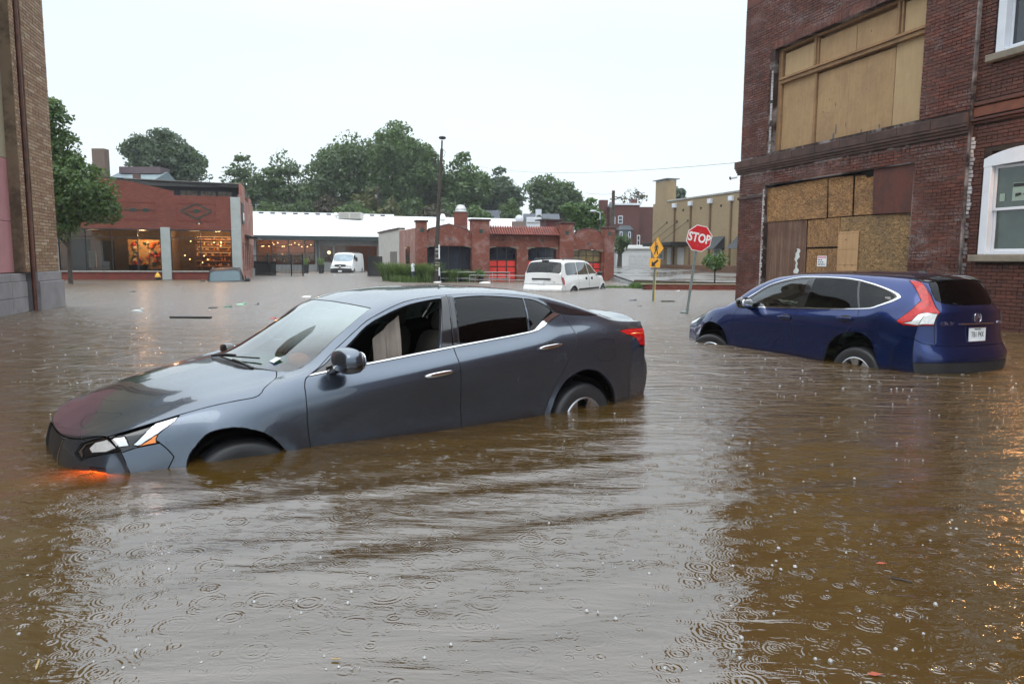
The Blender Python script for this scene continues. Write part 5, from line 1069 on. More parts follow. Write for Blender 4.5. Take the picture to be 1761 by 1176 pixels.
# ---------------------------------------------------------------- long low building with a white metal roof
WBo = (-24.86, 69.44); WBd = SHd
wb = tag(empty('garage_building', (*WBo, -.156), WBd), 'long low gray building with a bright white metal roof and lit windows', 'building'); wb.scale = (1.12,1.12,1.12)
white_roof = simple('white metal roof', (.80,.82,.82), .35, var=.03, scale=1)
graywall = simple('gray painted wall', (.20,.205,.20), .7, var=.15, scale=1.5)
m = MB(); hw = [(.45,5.3,.75,2.8),(5.7,6.8,.95,2.36),(6.95,10.6,-.2,2.40),(10.9,11.75,1.0,2.6)]
holes_wall(m, -.6, 26, -.5, 3.05, hw, 0, .3); m.build('wall', graywall, wb)
m = MB(); m.add([(-1.4,-.75,3.17),(26,-.75,3.17),(26,9.0,5.55),(-1.4,9.0,5.55),(-1.4,-.75,3.11),(26,-.75,3.11),(26,9.0,5.49),(-1.4,9.0,5.49)], [(0,1,2,3),(7,6,5,4),(0,4,5,1),(2,6,7,3),(1,5,6,2),(3,7,4,0)]); m.build('roof', white_roof, wb)
m = MB(); m.box(-1.45, 26, -.9, -.76, 2.78, 3.18, .02); m.box(-1.4, 26, -.75, .0, 2.95, 3.05); m.build('fascia_board', simple('dark teal fascia', (.02,.032,.035), .5), wb)
for k in range(12): s = .3+k*1.05; MB().box(s, s+.42, 8.75, 8.98, 5.50, 5.62).build('ridge_vent', CM['dark'], wb)
MB().box(-.9, 13.2, 9.0, 9.2, 5.3, 5.72).build('ridge_cap', white_roof, wb)
for s in (3.6, 8.2, 12.8, 17.4, 22): m = MB(); m.tube([(s,-.74,3.18),(s,8.9,5.56)], .014, 4); m.build('roof_seam', simple('roof seam', (.5,.52,.52), .5), wb)
for s in (.5, 1.75, 3.1, 4.45, 5.25): MB().box(s-.04, s+.04, .02, .12, .75, 2.8).build('mullion', black_metal, wb)
MB().box(.5, 5.25, .03, .10, 2.35, 2.40).build('transom', black_metal, wb); MB().box(.5,5.25,.03,.10,1.75,1.79).build('transom', black_metal, wb)
for i, (a, b, z0, z1) in enumerate(hw): MB().box(a+.02, b-.02, .13, .136, max(z0, -.1), z1-.02).build('pane', far_glass, wb)
for s in (7.9, 8.9, 9.8): MB().box(s-.03, s+.03, .05, .12, -.2, 2.4).build('mullion', black_metal, wb)
for s in (5.5, 10.75): MB().box(s-.09, s+.09, -.5, -.32, -.4, 2.95, .01).build('post', simple('dark post', (.03,.04,.04), .5), wb)
m = MB(); m.box(-.3, 12.2, 4.0, 4.1, -.4, 3.1); m.box(-.3,12.2,.3,4,-.15,-.1); m.box(-.3,12.2,.3,4,3.05,3.1); m.box(5.4,5.5,.3,4,-.1,3.05); m.build('interior', simple('brick interior', (.34,.16,.08), .8, var=.3), wb)
warm((1.8,1.8,2.7), 130, wb, .25); warm((4.0,1.8,2.7), 130, wb, .25); warm((8.8,2.4,2.6), 14, wb); warm((11.3,1.2,2.4), 60, wb); warm((.6,.4,2.6), 10, wb)
for q in range(16): x = .8+.28*q+random.uniform(-.08,.08); m = MB(); m.blob((x, random.uniform(.5,2.5), random.choice((2.62,2.3,2.45))), (.045,.045,.045), 2, 8, 6); m.build('string_bulb', bulb, wb)
m = MB(); m.blob((6.5,1.2,1.8), (.14,.14,.14), 2); m.build('globe_lamp', bulb, wb)
for q in range(40): x = random.uniform(.9,5.0); z = random.uniform(.8,1.7); r_ = random.uniform(.05,.11); m = MB(); m.blob((x, random.uniform(.8,3), z), (r_,r_,r_), 2, 7, 5); m.build('shelf_ware', [simple('red glass', (.5,.04,.02), .1), simple('clear glass', (.7,.6,.45), .1), CM['dark'], simple('cream ware', (.6,.5,.4), .4)][q % 4], wb)
for q in range(8): x = 1+q*.55; MB().box(x, x+.4, 3.5, 3.9, .3+.3*(q % 3), 1.7).build('cabinet', simple('grey cabinet', (.12,.14,.13), .6), wb)
text('street_number', '5201', .42, CM['whiteink'], wb, Matrix.Translation((11.33,.10,1.25)) @ Matrix.Rotation(math.pi/2, 4, 'X'), .002, .9)['kind'] = 'stuff'
MB().box(10.9, 11.75, .02, .10, .75, .98).build('red_panel', simple('red panel', (.4,.03,.03), .5), wb)
pts = [Vector((-.3,-1.2,4.6)), Vector((3,-1.2,3.7)), Vector((6,-1.2,3.25)), Vector((9,-1.2,3.35)), Vector((12.5,-1.2,4.0))]
m = MB(); m.tube(pts, .012, 4); sl_ = tag(m.build('string_lights', black_metal, None), 'thin swag of small clear bulbs hung in front of the white roof', 'lights'); sl_.matrix_world = wb.matrix_world
sl_.location = wb.location; sl_.scale = wb.scale; sl_.rotation_euler = wb.rotation_euler
for i in range(30):
    f_ = i/29*4; a = pts[min(int(f_), 3)]; b = pts[min(int(f_), 3)+1]; p_ = a.lerp(b, f_-min(int(f_), 3)); m = MB(); m.blob((p_.x, p_.y, p_.z-.06), (.035,.035,.05), 2, 6, 4); m.build('bulb', CM['whitelens'], sl_)
# roof things
def roof_thing(name, label, cat, px, py, Y, fn):
    p = ray_at(px, py, Y); r = tag(empty(name, p, (1,0)), label, cat); fn(r); return r
def f_ac(r): MB().box(-1.2,1.2,-.8,.8,0,.68,.02).build('housing', simple('beige metal', (.42,.40,.36), .5), r); MB().box(-1.1,-.1,-.83,-.805,.1,.58).build('grille', simple('gray grille', (.28,.27,.25), .6), r); MB().box(.1,1.1,-.83,-.805,.1,.58).build('grille', simple('gray grille', (.28,.27,.25), .6), r)
roof_thing('air_conditioner', 'beige box air conditioning unit on the white roof', 'air conditioner', 604, 377, 80, f_ac)
def f_vent(h, R): 
    def f(r):
        m = MB(); m.lathe([(R*.6,0),(R*.6,h*.5),(R,h*.55),(R,h*.8),(R*.5,h)], n=14); m.build('stack', white_roof, r); m = MB(); m.lathe([(R*1.05,h*.50),(R*1.05,h*.55)], n=14); m.build('collar', concrete, r)
    return f
roof_thing('roof_vent', 'squat white roof vent beside the air conditioning unit', 'vent', 577.5, 377, 79.5, f_vent(.68,.28)); roof_thing('roof_vent', 'tall white ribbed roof vent just right of the street lamp pole', 'vent', 761.5, 391, 78, f_vent(1.4,.31)); roof_thing('roof_vent', 'small pale roof vent beside the leaning utility pole', 'vent', 660, 379, 81, f_vent(.4,.16))
def f_ch(r): MB().box(-.42,.42,-.42,.42,-1.5,1.02).build('chimney_stack', fh_brick, r); MB().box(-.47,.47,-.47,.47,1.022,1.08,.01).build('chimney_cap', concrete, r); m = MB(); m.lathe([(.38,1.08),(.38,1.12),(.34,1.18),(.36,1.24),(.22,1.5),(.02,1.52)], n=16); m.build('metal_cowl', simple('dull metal', (.5,.5,.5), .35, .6), r)
roof_thing('brick_chimney', 'brick chimney with a silver metal cowl behind the firehouse parapet', 'chimney', 792.5, 393, 48, f_ch)
# ---------------------------------------------------------------- firehouse-like brick building with red doors
FHo, FHd = (-5.295, 40.507), (.9455, .3256)
fh = tag(empty('firehouse_building', (*FHo, 0), FHd), 'low brick building with stepped pillars, clay tile strip and red garage doors', 'building')
doors = [(.54,3.17,-.5,2.03),(4.15,5.87,-.5,2.02),(6.56,8.34,-.5,2.01),(9.36,11.31,-.5,1.90)]
def arch_hole(m, a, b, z1):
    m.prism([(a,z1),(a,z1-.14),(a+.32,z1)], 0, .3); m.prism([(b,z1),(b-.32,z1),(b,z1-.14)], 0, .3)
m = MB(); holes_wall(m, .54, 11.37, -.5, 2.65, doors, 0, .3)
m.prism([(.54,2.652),(3.17,2.652),(3.17,2.80),(3.05,2.76),(2.9,2.9),(1.87,3.20),(.75,2.92),(.66,2.78),(.54,2.78)], 0, .3); m.box(3.17, 9.35, 0, .3, 2.652, 2.95)
m.prism([(9.35,2.652),(11.37,2.652),(11.37,2.80),(11.25,2.78),(11.1,2.95),(10.9,3.04),(10.46,3.12),(9.95,3.05),(9.7,2.95),(9.6,2.80),(9.35,2.85)], 0, .3)
for a, b, _, z1 in doors: arch_hole(m, a, b, z1+.001)
m.build('wall', fh_brick, fh)
copm = simple('dark clay coping', (.06,.025,.02), .7, var=.3)
def cop(P_): k = MB(); k.tube([(x,.15,z) for x, z in P_], .055, 6); k.build('coping', copm, fh)
cop([(.62,2.80),(.70,2.93),(1.87,3.23),(2.95,2.93),(3.08,2.80)]); cop([(9.55,2.85),(9.7,2.98),(10.0,3.09),(10.46,3.16),(10.9,3.08),(11.15,2.98),(11.3,2.83)])
for a, b, z1 in ((.0,.54,3.30),(3.12,4.15,3.44),(8.45,9.35,3.38),(11.37,12.02,3.16)):
    MB().box(a, b, -.22, .35, -.5, z1, .012).build('pillar', fh_brick, fh); MB().box(a-.06, b+.06, -.28, .41, z1+.003, z1+.11, .02).build('pillar_cap', copm, fh)
    MB().box((a+b)/2-.11, (a+b)/2+.11, -.235, -.2, 2.75, 2.98).build('green_tile', green_b, fh)
# clay roof tiles, each barrel its own piece of relief
m = MB(); tilem = brick_mat('clay roof tile', [(.20,.035,.022),(.28,.055,.032),(.16,.03,.02)], 0, .5, .5)
for r_ in range(3):
    for c_ in range(29):
        x = 4.20 + c_*.147; y = -.36+r_*.19; z = 2.72 + r_*.16; m.tube([(x,y,z-.03),(x,y+.21,z+.15)], [.062,.052], 6, False)
m.build('roof_tiles', tilem, fh)['kind'] = 'stuff'
m = MB(); m.add([(4.15,-.34,2.66),(8.45,-.34,2.66),(8.45,.25,3.14),(4.15,.25,3.14),(4.15,.3,2.66),(8.45,.3,2.66)], [(0,1,2,3),(0,4,5,1),(3,2,5,4),(0,3,4),(1,5,2)]); m.build('tile_bed', copm, fh)
redm = simple('red door panel', (.62,.035,.022), .45, var=.1, scale=2); gold = simple('dim amber pane', (.16,.11,.035), .2, var=.4, scale=3); navyglass = simple('navy shop glass', (.013,.018,.028), .12, var=.5, scale=2)
MB().box(.56, 3.15, .18, .22, -.4, 2.0).build('glass_front', navyglass, fh); [MB().box(s-.02, s+.02, .15, .178, -.4, 2.0).build('mullion', black_metal, fh) for s in (1.2,1.85,2.5)]
for a, b, zt, n, glassz, pm in ((4.17,5.85,1.26,3,2.0,navyglass),(6.58,8.32,1.26,3,2.0,navyglass),(9.38,11.29,1.14,4,1.88,gold)):
    d_ = MB().box(a, b, .20, .24, -.4, glassz).build('garage_door', black_metal, fh)
    w_ = (b-a)/n
    for i in range(n):
        for k in range(4): z = zt-.36-k*.37; MB().box(a+i*w_+.04, a+(i+1)*w_-.04, .17, .198, z, z+.31, .008).build('red_panel', redm, d_)
        for k in range(2 if n == 4 else 1): zz0 = zt+.05+k*.36; MB().box(a+i*w_+.03, a+(i+1)*w_-.03, .18, .198, zz0, min(zz0+(.32 if n == 4 else .66), glassz-.02)).build('pane', pm, d_)
for a, b, _, z1 in doors:
    for sg, x in ((1,a),(-1,b)): k = MB(); P_ = [(x-.10*sg,z1+.005),(x+.44*sg,z1+.005),(x+.40*sg,z1-.045),(x+.22*sg,z1-.05),(x+.02*sg,z1-.13),(x-.10*sg,z1-.12)]; k.prism(P_, -.03, .31); k.build('corner_stone', stone_sill, fh)
for s, z in ((1.87,2.35),(5.0,2.33),(7.4,2.33),(10.4,2.2)): g = MB(); g.lathe([(.03,.12),(.06,.08),(.13,0)], (s,-.22,z), n=10); g.tube([(s,0,z+.15),(s,-.22,z+.12)], .015, 4); g.build('door_lamp', black_metal, fh)
# left flank: brick then gray painted block
m = MB(); m.box(-.02, .3, .36, 5.2, -.5, 3.0); m.build('side_wall', brick_tex('faded brick', (.24,.09,.07), (.30,.14,.11), (.25,.2,.17), white=.4), fh); k = MB(); k.prism([(-.03,1.0),(-.03,2.0),(-.05,2.0),(-.05,1.0)], 1.9, 3.1); k.build('side_window', pane_blue, fh)
m = MB(); m.box(-.05, .3, 5.204, 13.5, -.5, 3.1); m.build('painted_flank', simple('pale gray block', (.42,.41,.38), .8, var=.12, scale=2), fh); MB().box(-.12,.34,5.2,13.6,3.104,3.2).build('coping', copm, fh); MB().box(-.08,-.052,6.0,8.4,.5,1.75).build('shutter', simple('gray shutter', (.12,.11,.10), .6), fh)
m = MB(); m.box(.3, 12, .3, 13.5, 2.3, 2.5); m.box(.3, 12, 13.2, 13.5, -.5, 2.3); m.box(.3,12,.32,.4,2.05,2.3); m.build('roof', simple('flat tar roof', (.06,.06,.06), .9), fh); MB().box(.3,12,3,3.1,-.5,2.3).build('back_partition', CM['dark'], fh)
k = MB(); k.box(9.6, 10.7, 5, 6, 2.5, 3.85); k.build('roof_bulkhead', simple('maroon metal', (.11,.02,.02), .5), fh); MB().box(9.3,10.8,4.8,6.2,3.853,3.93).build('bulkhead_roof', copm, fh)
# ---------------------------------------------------------------- yellow brick building and things behind
YBo, YBd = (11.834, 62.199), (.31316, -.9497)
yb = tag(empty('yellow_brick_building', (*YBo, 0), YBd), 'yellow brick building with a round-cornered tower, black canopy and downspouts', 'building')
ybm = brick_tex('yellow brick', (.25,.185,.105), (.30,.225,.13), (.27,.205,.125), grime=.25)
MB().box(2.32, 20, 0, 14, -.4, 5.98).build('wall', ybm, yb); MB().box(0, 2.316, 0, 14, -.4, 5.98).build('tower_base', ybm, yb)
m = MB(); R_ = .45; P_ = [];
for cx, cy, a0 in ((2.28-R_,R_,-90),(2.28-R_,1.0-R_,0),(R_,1.0-R_,90),(R_,R_,180)):
    for k in range(5): a = math.radians(a0+k*22.5); P_.append((cx+R_*math.cos(a), cy+R_*math.sin(a)))
m.slab(P_, 5.985, 7.72); m.build('tower', ybm, yb); MB().slab([(x*1.0, y) for x, y in P_], 7.723, 7.80).build('tower_rim', concrete, yb); MB().box(-.05, 2.33, -.1, 1.1, 7.86, 7.92).build('tower_lid', simple('gray lid', (.22,.22,.22), .5), yb)
MB().box(2.33, 20, -.08, .5, 5.985, 6.12, .02).build('coping', concrete, yb)
for s in (3.60, 5.95, 8.57, 11.15): MB().box(s-.22, s+.22, -.22, -.01, 5.45, 5.78, .02).build('scupper_box', white_paint, yb); MB().box(s-.06, s+.06, -.13, -.01, .7, 5.44).build('downspout', simple('tan spout', (.16,.10,.055), .6), yb)
for s, z in ((4.81,5.2),(7.28,5.2),(9.87,5.2),(2.36,4.35),(3.94,4.34),(5.52,4.35)): m = MB(); m.lathe([(.001,0),(.09,0),(.09,-.03)], (s,-.005,z), 'y', 10); m.build('wall_vent', CM['dark'], yb)
MB().box(1.07, 5.65, -1.5, -.01, 2.42, 2.72, .02).build('canopy', simple('black canopy', (.012,.012,.013), .5), yb)
for s, e in ((2.36,1.3),(3.94,2.5),(5.52,3.9)): m = MB(); m.tube([(s,0,4.35),(e,-1.45,2.72)], .018, 4); m.build('canopy_rod', black_metal, yb)
for a, b, z0, z1 in ((1.28,1.99,1.36,2.34),(9.2,10.15,1.4,2.12)): w_ = MB().box(a, b, -.06, -.004, z0, z1, .01).build('window_frame', white_paint, yb); MB().box(a+.08, b-.08, -.066, -.061, z0+.08, z1-.08).build('pane', simple('pale window pane', (.16,.20,.20), .15), w_); MB().box(a, b, -.072, -.067, (z0+z1)/2-.02, (z0+z1)/2+.02).build('sash_bar', white_paint, w_)
for a, b in ((2.6,3.2),(4.2,5.1)): MB().box(a, b, -.06, -.004, .7, 2.3, .01).build('door', simple('pale door', (.48,.48,.46), .5), yb)
for a in (9.06, 12.0): m = MB(); m.add([(a,-.01,3.02),(a+1.41,-.01,3.02),(a+1.41,-.95,2.12),(a,-.95,2.12),(a,-.01,2.12),(a+1.41,-.01,2.12)], [(0,1,2,3),(0,3,4),(1,5,2),(0,4,5,1)]); m.build('awning', simple('charcoal awning', (.03,.035,.04), .6), yb)
MB().box(2.4, 20, -.7, -.12, .3, .95, .03).build('foundation_hedge_wall', simple('brown edging', (.12,.06,.035), .9, var=.3), yb)
def block(name, label, cat, px0, px1, pyt, zb, Y, dep, mat):
    a, b = ray_at(px0, pyt, Y), ray_at(px1, pyt, Y); r = tag(empty(name, (a.x, Y, zb), (1,0)), label, cat); MB().box(0, b.x-a.x, 0, dep, 0, a.z-zb).build('wall', mat, r); r['w'] = b.x-a.x; r['h'] = a.z-zb; del r['w']; del r['h']; return r, b.x-a.x, a.z-zb
g, W, Hh = block('white_garage', 'small white garage with a rolling door beside the yellow brick building', 'garage', 1072, 1120, 428, .5, 70, 6, simple('white siding', (.60,.61,.62), .6, var=.06))
MB().box(-.35, W, -.25, 6, Hh, Hh+.35, .03).build('roof', white_roof, g); m = MB(); m.add([(0,0,0),(-.3,6,0),(-.3,6,Hh),(0,0,Hh)], [(0,1,2,3)]); m.build('side', simple('white siding', (.6,.6,.6), .6), g)
for k in range(5): MB().box(.55, W-.1, -.05, -.004, .05+k*.26, .295+k*.26, .01).build('door_panel', simple('off white panel', (.52,.53,.54), .5), g)
rowm = brick_tex('row house brick', (.085,.024,.020), (.115,.034,.028), (.09,.05,.042), msize=.008)
h, W, Hh = block('row_house', 'dark red brick row house with a gray bay window behind the white garage', 'house', 1052, 1100, 353, 1.2, 95, 12, rowm)
MB().box(-.15, W+.1, -.2, 12, Hh, Hh+.25, .03).build('cornice', white_paint, h); MB().box(W+.004, W+2.6, 1.4, 12, 0, Hh-.1).build('rear_wing', rowm, h); MB().box(W-.6, W+.2, 3, 4, Hh+.25, Hh+1.0).build('chimney', rowm, h); MB().box(-1.2,-.1,3,4.4,Hh-3,Hh+.9).build('side_stack', rowm, h)
def win(r, x0, x1, z0, z1, y=0, m_=None): w_ = MB().box(x0, x1, y-.08, y-.004, z0, z1, .02).build('window', white_paint, r); MB().box(x0+.08, x1-.08, y-.088, y-.081, z0+.1, z1-.08).build('pane', pane_blue, w_); MB().box(x0+.06,x1-.06,y-.094,y-.089,(z0+z1)/2-.03,(z0+z1)/2+.03).build('sash', white_paint, w_)
win(h, .85, 1.45, 4.75, 5.75); win(h, .02, .5, 4.7, 5.6); win(h, 3.35, 3.75, 1.95, 3.3)
m = MB(); m.slab([(.75,-.004),(.95,-.7),(2.45,-.7),(2.75,-.004)], 1.6, 3.95); m.build('bay', simple('slate gray bay', (.07,.09,.10), .6), h); m = MB(); m.add([(.55,-.1,3.95),(.8,-.85,3.95),(2.6,-.85,3.95),(2.95,-.1,3.95),(1.1,-.01,4.55),(2.4,-.01,4.55)], [(0,1,4),(1,2,5,4),(2,3,5),(0,3,2,1)]); m.build('bay_roof', simple('slate roof', (.07,.08,.09), .7), h); win(h, 1.0, 1.35, 2.3, 3.7, -.71); win(h, 2.1, 2.42, 2.3, 3.7, -.71)
def gable(name, label, px0, px1, pyr, pye, zb, Y, dep, roofm, wallm, extra=None):
    a, b = ray_at(px0, pye, Y), ray_at(px1, pyr, Y+dep/2); W = ray_at(px1, pye, Y).x - a.x; he = a.z-zb; hr = b.z-zb; r = tag(empty(name, (a.x, Y, zb), (1,0)), label, 'house')
    MB().box(0, W, 0, dep, 0, he).build('wall', wallm, r); m = MB(); m.add([(-.2,-.3,he-.1),(W+.2,-.3,he-.1),(W+.2,dep/2,hr),(-.2,dep/2,hr),(W+.2,dep+.3,he-.1),(-.2,dep+.3,he-.1)], [(0,1,2,3),(3,2,4,5),(0,3,5),(1,4,2)]); m.build('roof', roofm, r); return r, W, he, hr
slate = simple('gray shingle roof', (.085,.095,.115), .85, var=.2, scale=3); dusty = simple('dark siding', (.12,.13,.14), .8)
g1, W, he, hr = gable('gray_roof_house', 'house with a gray shingle roof beyond the firehouse tiles', 830, 896, 362, 388, 1, 94, 8, slate, dusty); k = MB().box(W*.62, W*.62+.5, 1, 1.5, he, hr-.2).build('vent_pipe', white_paint, g1)
g2, W, he, hr = gable('gray_roof_house', 'lower gray roofed wing left of the larger gray roof', 817, 842, 368, 388, 1, 91, 6, slate, dusty)
g3, W, he, hr = gable('gray_roof_house', 'far gray roof with a white chimney in front of the dark tree', 903, 962, 368, 392, 1, 96, 8, slate, dusty); MB().box(W*.30, W*.30+.75, -.6, .2, he-1, hr+.3).build('chimney', white_paint, g3)
g4, W, he, hr = gable('slate_roof_house', 'old house with a pale slate mansard roof above the shop', 178, 257, 296, 312, 1, 82, 8, simple('pale slate', (.17,.22,.24), .7, var=.2, scale=2), simple('pale slate', (.17,.22,.24), .7, var=.2, scale=2)); MB().box(.3, W-.1, 2.8, 5.2, hr-.3, hr+.45).build('mansard_top', simple('dull purple roof', (.10,.07,.08), .8), g4); MB().box(-1.7,-.3,1,2,he-3,hr+2.2).build('chimney', simple('brown brick', (.12,.08,.06), .8), g4); MB().box(W*.72,W*.72+.6,-.8,-.2,he-.5,he+.75).build('flue', simple('rust flue', (.10,.05,.045), .8), g4)
g5, W, he, hr = gable('brown_roof_house', 'small house with a brown roof half hidden in the trees', 536, 566, 352, 368, 1, 92, 6, simple('brown shingles', (.075,.03,.022), .9), simple('tan siding', (.20,.17,.14), .8)); win(g5, .4, .85, he-1.1, he-.2, 0)
def f_dish(r): m = MB(); m.lathe([(.001,-.08),(.2,-.05),(.35,.05)], axis='y', n=14); m.build('dish', white_paint, r); m = MB(); m.tube([(0,0,0),(0,.1,-.7)], .03, 5); m.build('mast', black_metal, r)
roof_thing('satellite_dish', 'white satellite dish on the roofs behind the clay tiles', 'satellite dish', 893, 377, 60, f_dish)
def f_box(r): MB().box(-.55,.55,-.4,.4,-.3,.55,.03).build('cabinet', white_paint, r); MB().box(-.5,.5,-.43,-.405,.1,.2).build('louver', concrete, r)
roof_thing('roof_unit', 'small white slanted roof unit behind the clay tiles', 'roof unit', 918, 387, 55, f_box)
tanb = tag(MB().box(0,3.2,0,2,-2,0).build('roof_wall', simple('tan parapet', (.20,.15,.13), .8)), 'low tan parapet wall behind the clay tile strip', 'wall'); tanb.location = ray_at(880, 381, 58)
# ---------------------------------------------------------------- vehicles across the water
M3 = dict(CM); M3['paint'] = paint('white van paint', (.74,.74,.73), .0, .3, .6, .0); M3['glass'] = glass('rear glass', (.22,.26,.27), 1.3); M3['side'] = glass('side glass', (.30,.36,.38), 2.6)
mv = car_root('minivan', (2.412, 31.1145, -.44), (58.79, -.68, -.01), 'white minivan stranded in front of the red garage doors, seen from behind', 'car')
B = Body(VAN); I = B.inv
def q_(pts): return I(pts)
side_w = [q_([(-1.98,1.20),(-1.98,1.55),(-1.86,1.62),(-1.05,1.63),(-1.05,1.16),(-1.90,1.15)]), q_([(-.98,1.15),(-.98,1.63),(-.10,1.62),(-.02,1.14)]), q_([(.06,1.14),(-.02,1.61),(.18,1.56),(.62,1.35),(.93,1.16),(.9,1.13)])]
arc = lambda cx, r, z0=0: [(cx+r*math.cos(a), .33+r*math.sin(a)) for a in np.linspace(-.5, math.pi+.5, 16)]
regs = [(None,'x','S',[q_(arc(1.44,.39)), q_(arc(-1.44,.39))]),
 ('window_glass','side','S',[side_w[2]],dict(off=-.004,fold=0)), ('sliding_door_glass','side','S',[side_w[1]],dict(off=-.004,fold=0)), ('quarter_glass','side','S',[side_w[0]],dict(off=-.004,fold=0)),
 ('windshield','glass','C',[[(1.40,9),(1.36,7.5),(1.2,6.4),(.9,6.15),(.5,6.15),(.4,7.2),(.42,9)]],dict(fold=0)),
 ('rear_window','tint','C',[[(-2.10,9),(-2.10,7.4),(-2.10,6.35),(-2.2,6.1),(-2.36,6.0),(-2.41,6.3),(-2.41,9)]],dict(off=-.003,fold=0)),
 ('taillight','red','S',[[(-2.26,2.3),(-2.42,2.3),(-2.42,4.0),(-2.27,4.0),(-2.24,3.2)],[(-2.42,4),(-2.42,4.9),(-2.80,4.9),(-2.84,4)]],dict(off=.004)),
 ('tailgate','paint','C',[[(-2.06,9),(-2.06,7),(-2.07,6.2),(-2.3,5.75),(-2.42,5.3),(-2.9,5.3),(-2.95,9)]]),
 ('rear_bumper','paint','C',[[(-2.2,0),(-2.2,1.9),(-2.42,2.0),(-2.42,0)],[(-2.42,4),(-2.9,4),(-2.95,9),(-3.5,9),(-3.5,4)]]),
 ('side_moulding','plastic','S',[q_([(-.95,.52),(-.95,.58),(1.0,.58),(1.0,.52)])],dict(off=.01)),
 ('sliding_door','paint','S',[q_([(-.98,.3),(-1.0,1.65),(-.04,1.66),(.02,.3)])]), ('front_door','paint','S',[q_([(.03,.3),(-.03,1.66),(.3,1.58),(1.0,1.13),(1.05,.3)])])]
build_car(B, regs, M3, mv, du=.09, dv=.3, shrink=.006)
for x, s_ in ((1.44,1),(1.44,-1),(-1.44,1),(-1.44,-1)): wheel(mv, x, .86*s_, .32, .335, s_, CM, rim=.62, spokes=6, double=False)
for s_ in (1,-1):
    m = MB(); m.blob((.80, 1.08*s_, 1.16), (.07,.12,.09), 3); m.tube([(.82,.9*s_,1.10),(.8,1.05*s_,1.12)], .03, 5); m.build('wing_mirror', CM['plastic'], mv)
    for hx in (.25, .02-.3): m = MB(); m.blob((hx, .965*s_, .98), (.09,.015,.055), 2.5); m.build('door_handle', CM['dark'], mv)
    m = MB(); m.tube([(-1.85,.66*s_,1.745),(-1.7,.66*s_,1.80),(-.3,.66*s_,1.80),(-.1,.66*s_,1.745)], .02, 6); m.build('roof_rail', CM['plastic'], mv)
def rear_box(nm, y0, y1, z0, z1, mt, off=.01, th=.02): x = on_rear(B, (y0+y1)/2, (z0+z1)/2, off); return MB().box(x-th, x+.03, y0, y1, z0, z1, 0).build(nm, mt, mv)
rear_box('gate_handle', -.42,.42,.965,1.03,CM['plastic']); rear_box('license_plate', -.16,.16,.80,.93,CM['plate']); rear_box('bumper_slot', -.55,.55,.40,.44,CM['dark'], .03); 
m = MB(); m.box(-2.12,-2.05,-.16,.16,1.71,1.745); m.build('brake_light', CM['dark'], mv)
rear_box('bumper_sticker', -.60,-.50,.86,.92, simple('pale sticker', (.5,.5,.48), .5), .004, .004)
m = MB(); m.box(-1.9,1.0,-.8,.8,.35,.40); m.build('cabin_floor', CM['dark'], mv)
for x in (.2,-.7,-1.5):
    for y in (.4,-.4): m = MB(); m.blob((x,y,.95),(.1,.24,.38),4); m.build('seat_back', CM['dark'], mv)
# cargo van
M3['vanwind'] = pane_mat('blue gray windshield', (.10,.14,.17), .06)
cv = car_root('cargo_van', (-14.7616, 65.1154, -.33), (-88.83, 0, 0), 'white cargo van parked nose out before the white-roofed building', 'van')
B = Body(CARGO); I = B.inv
regs = [(None,'x','S',[q_([(1.8+.42*math.cos(a), .35+.42*math.sin(a)) for a in np.linspace(-.5, math.pi+.5, 12)]), q_([(-1.9+.42*math.cos(a), .35+.42*math.sin(a)) for a in np.linspace(-.5, math.pi+.5, 12)])]),
 ('windshield','vanwind','C',[[(1.90,9),(1.86,7.5),(1.75,6.5),(1.55,6.2),(1.1,6.2),(1.02,6.6),(1.08,7.8),(1.10,9)]],dict(fold=0)),
 ('window_glass','tint','S',[q_([(1.65,1.38),(1.2,1.75),(.95,1.88),(.55,1.9),(.5,1.36)])],dict(fold=0)),
 ('grille','plastic','C',[[(2.80,9),(2.80,7.3),(2.84,6.8),(3.10,7.0),(3.14,9)]],dict(off=.01)),
 ('headlight','whitelens','S',[[(2.81,6.7),(2.80,5.2),(2.80,4.0),(3.05,4.0),(3.10,5.2),(3.10,6.8)]],dict(off=.006)),
 ('front_bumper','plastic','C',[[(2.75,0),(2.3,0),(2.3,1.4),(2.75,1.4)],[(3.22,4),(3.22,9),(3.9,9),(3.9,4)]]),
 ('front_door','paint','S',[q_([(1.75,.5),(1.78,1.3),(1.2,1.85),(.9,2.0),(.42,2.0),(.42,.5)])])]
build_car(B, regs, M3, cv, du=.12, dv=.34, shrink=.01)
for x, s_ in ((1.8,1),(1.8,-1),(-1.9,1),(-1.9,-1)): wheel(cv, x, .9*s_, .36, .36, s_, CM, rim=.6, spokes=5, double=False)
for s_ in (1,-1): m = MB(); m.blob((1.35, 1.13*s_, 1.55), (.07,.10,.19), 3); m.tube([(1.4,.95*s_,1.45),(1.36,1.1*s_,1.5)], .03, 5); m.build('wing_mirror', CM['dark'], cv)
MB().box(2.86,2.90,-.15,.15,.48,.60).build('license_plate', CM['plate'], cv); m = MB(); m.lathe([(.001,.02),(.10,.02),(.12,0)], (2.87,0,.88), 'x', 16); m.build('maker_emblem', CM['chrome'], cv); MB().box(-2.9,.4,-.7,.7,2.13,2.16,0).build('roof_rack', simple('roof rack', (.4,.38,.36), .5), cv); MB().box(-2.6,1.6,-.85,.85,.3,.34).build('cargo_floor', CM['dark'], cv); MB().box(.3,.34,-.8,.8,.4,1.9).build('bulkhead', CM['dark'], cv)
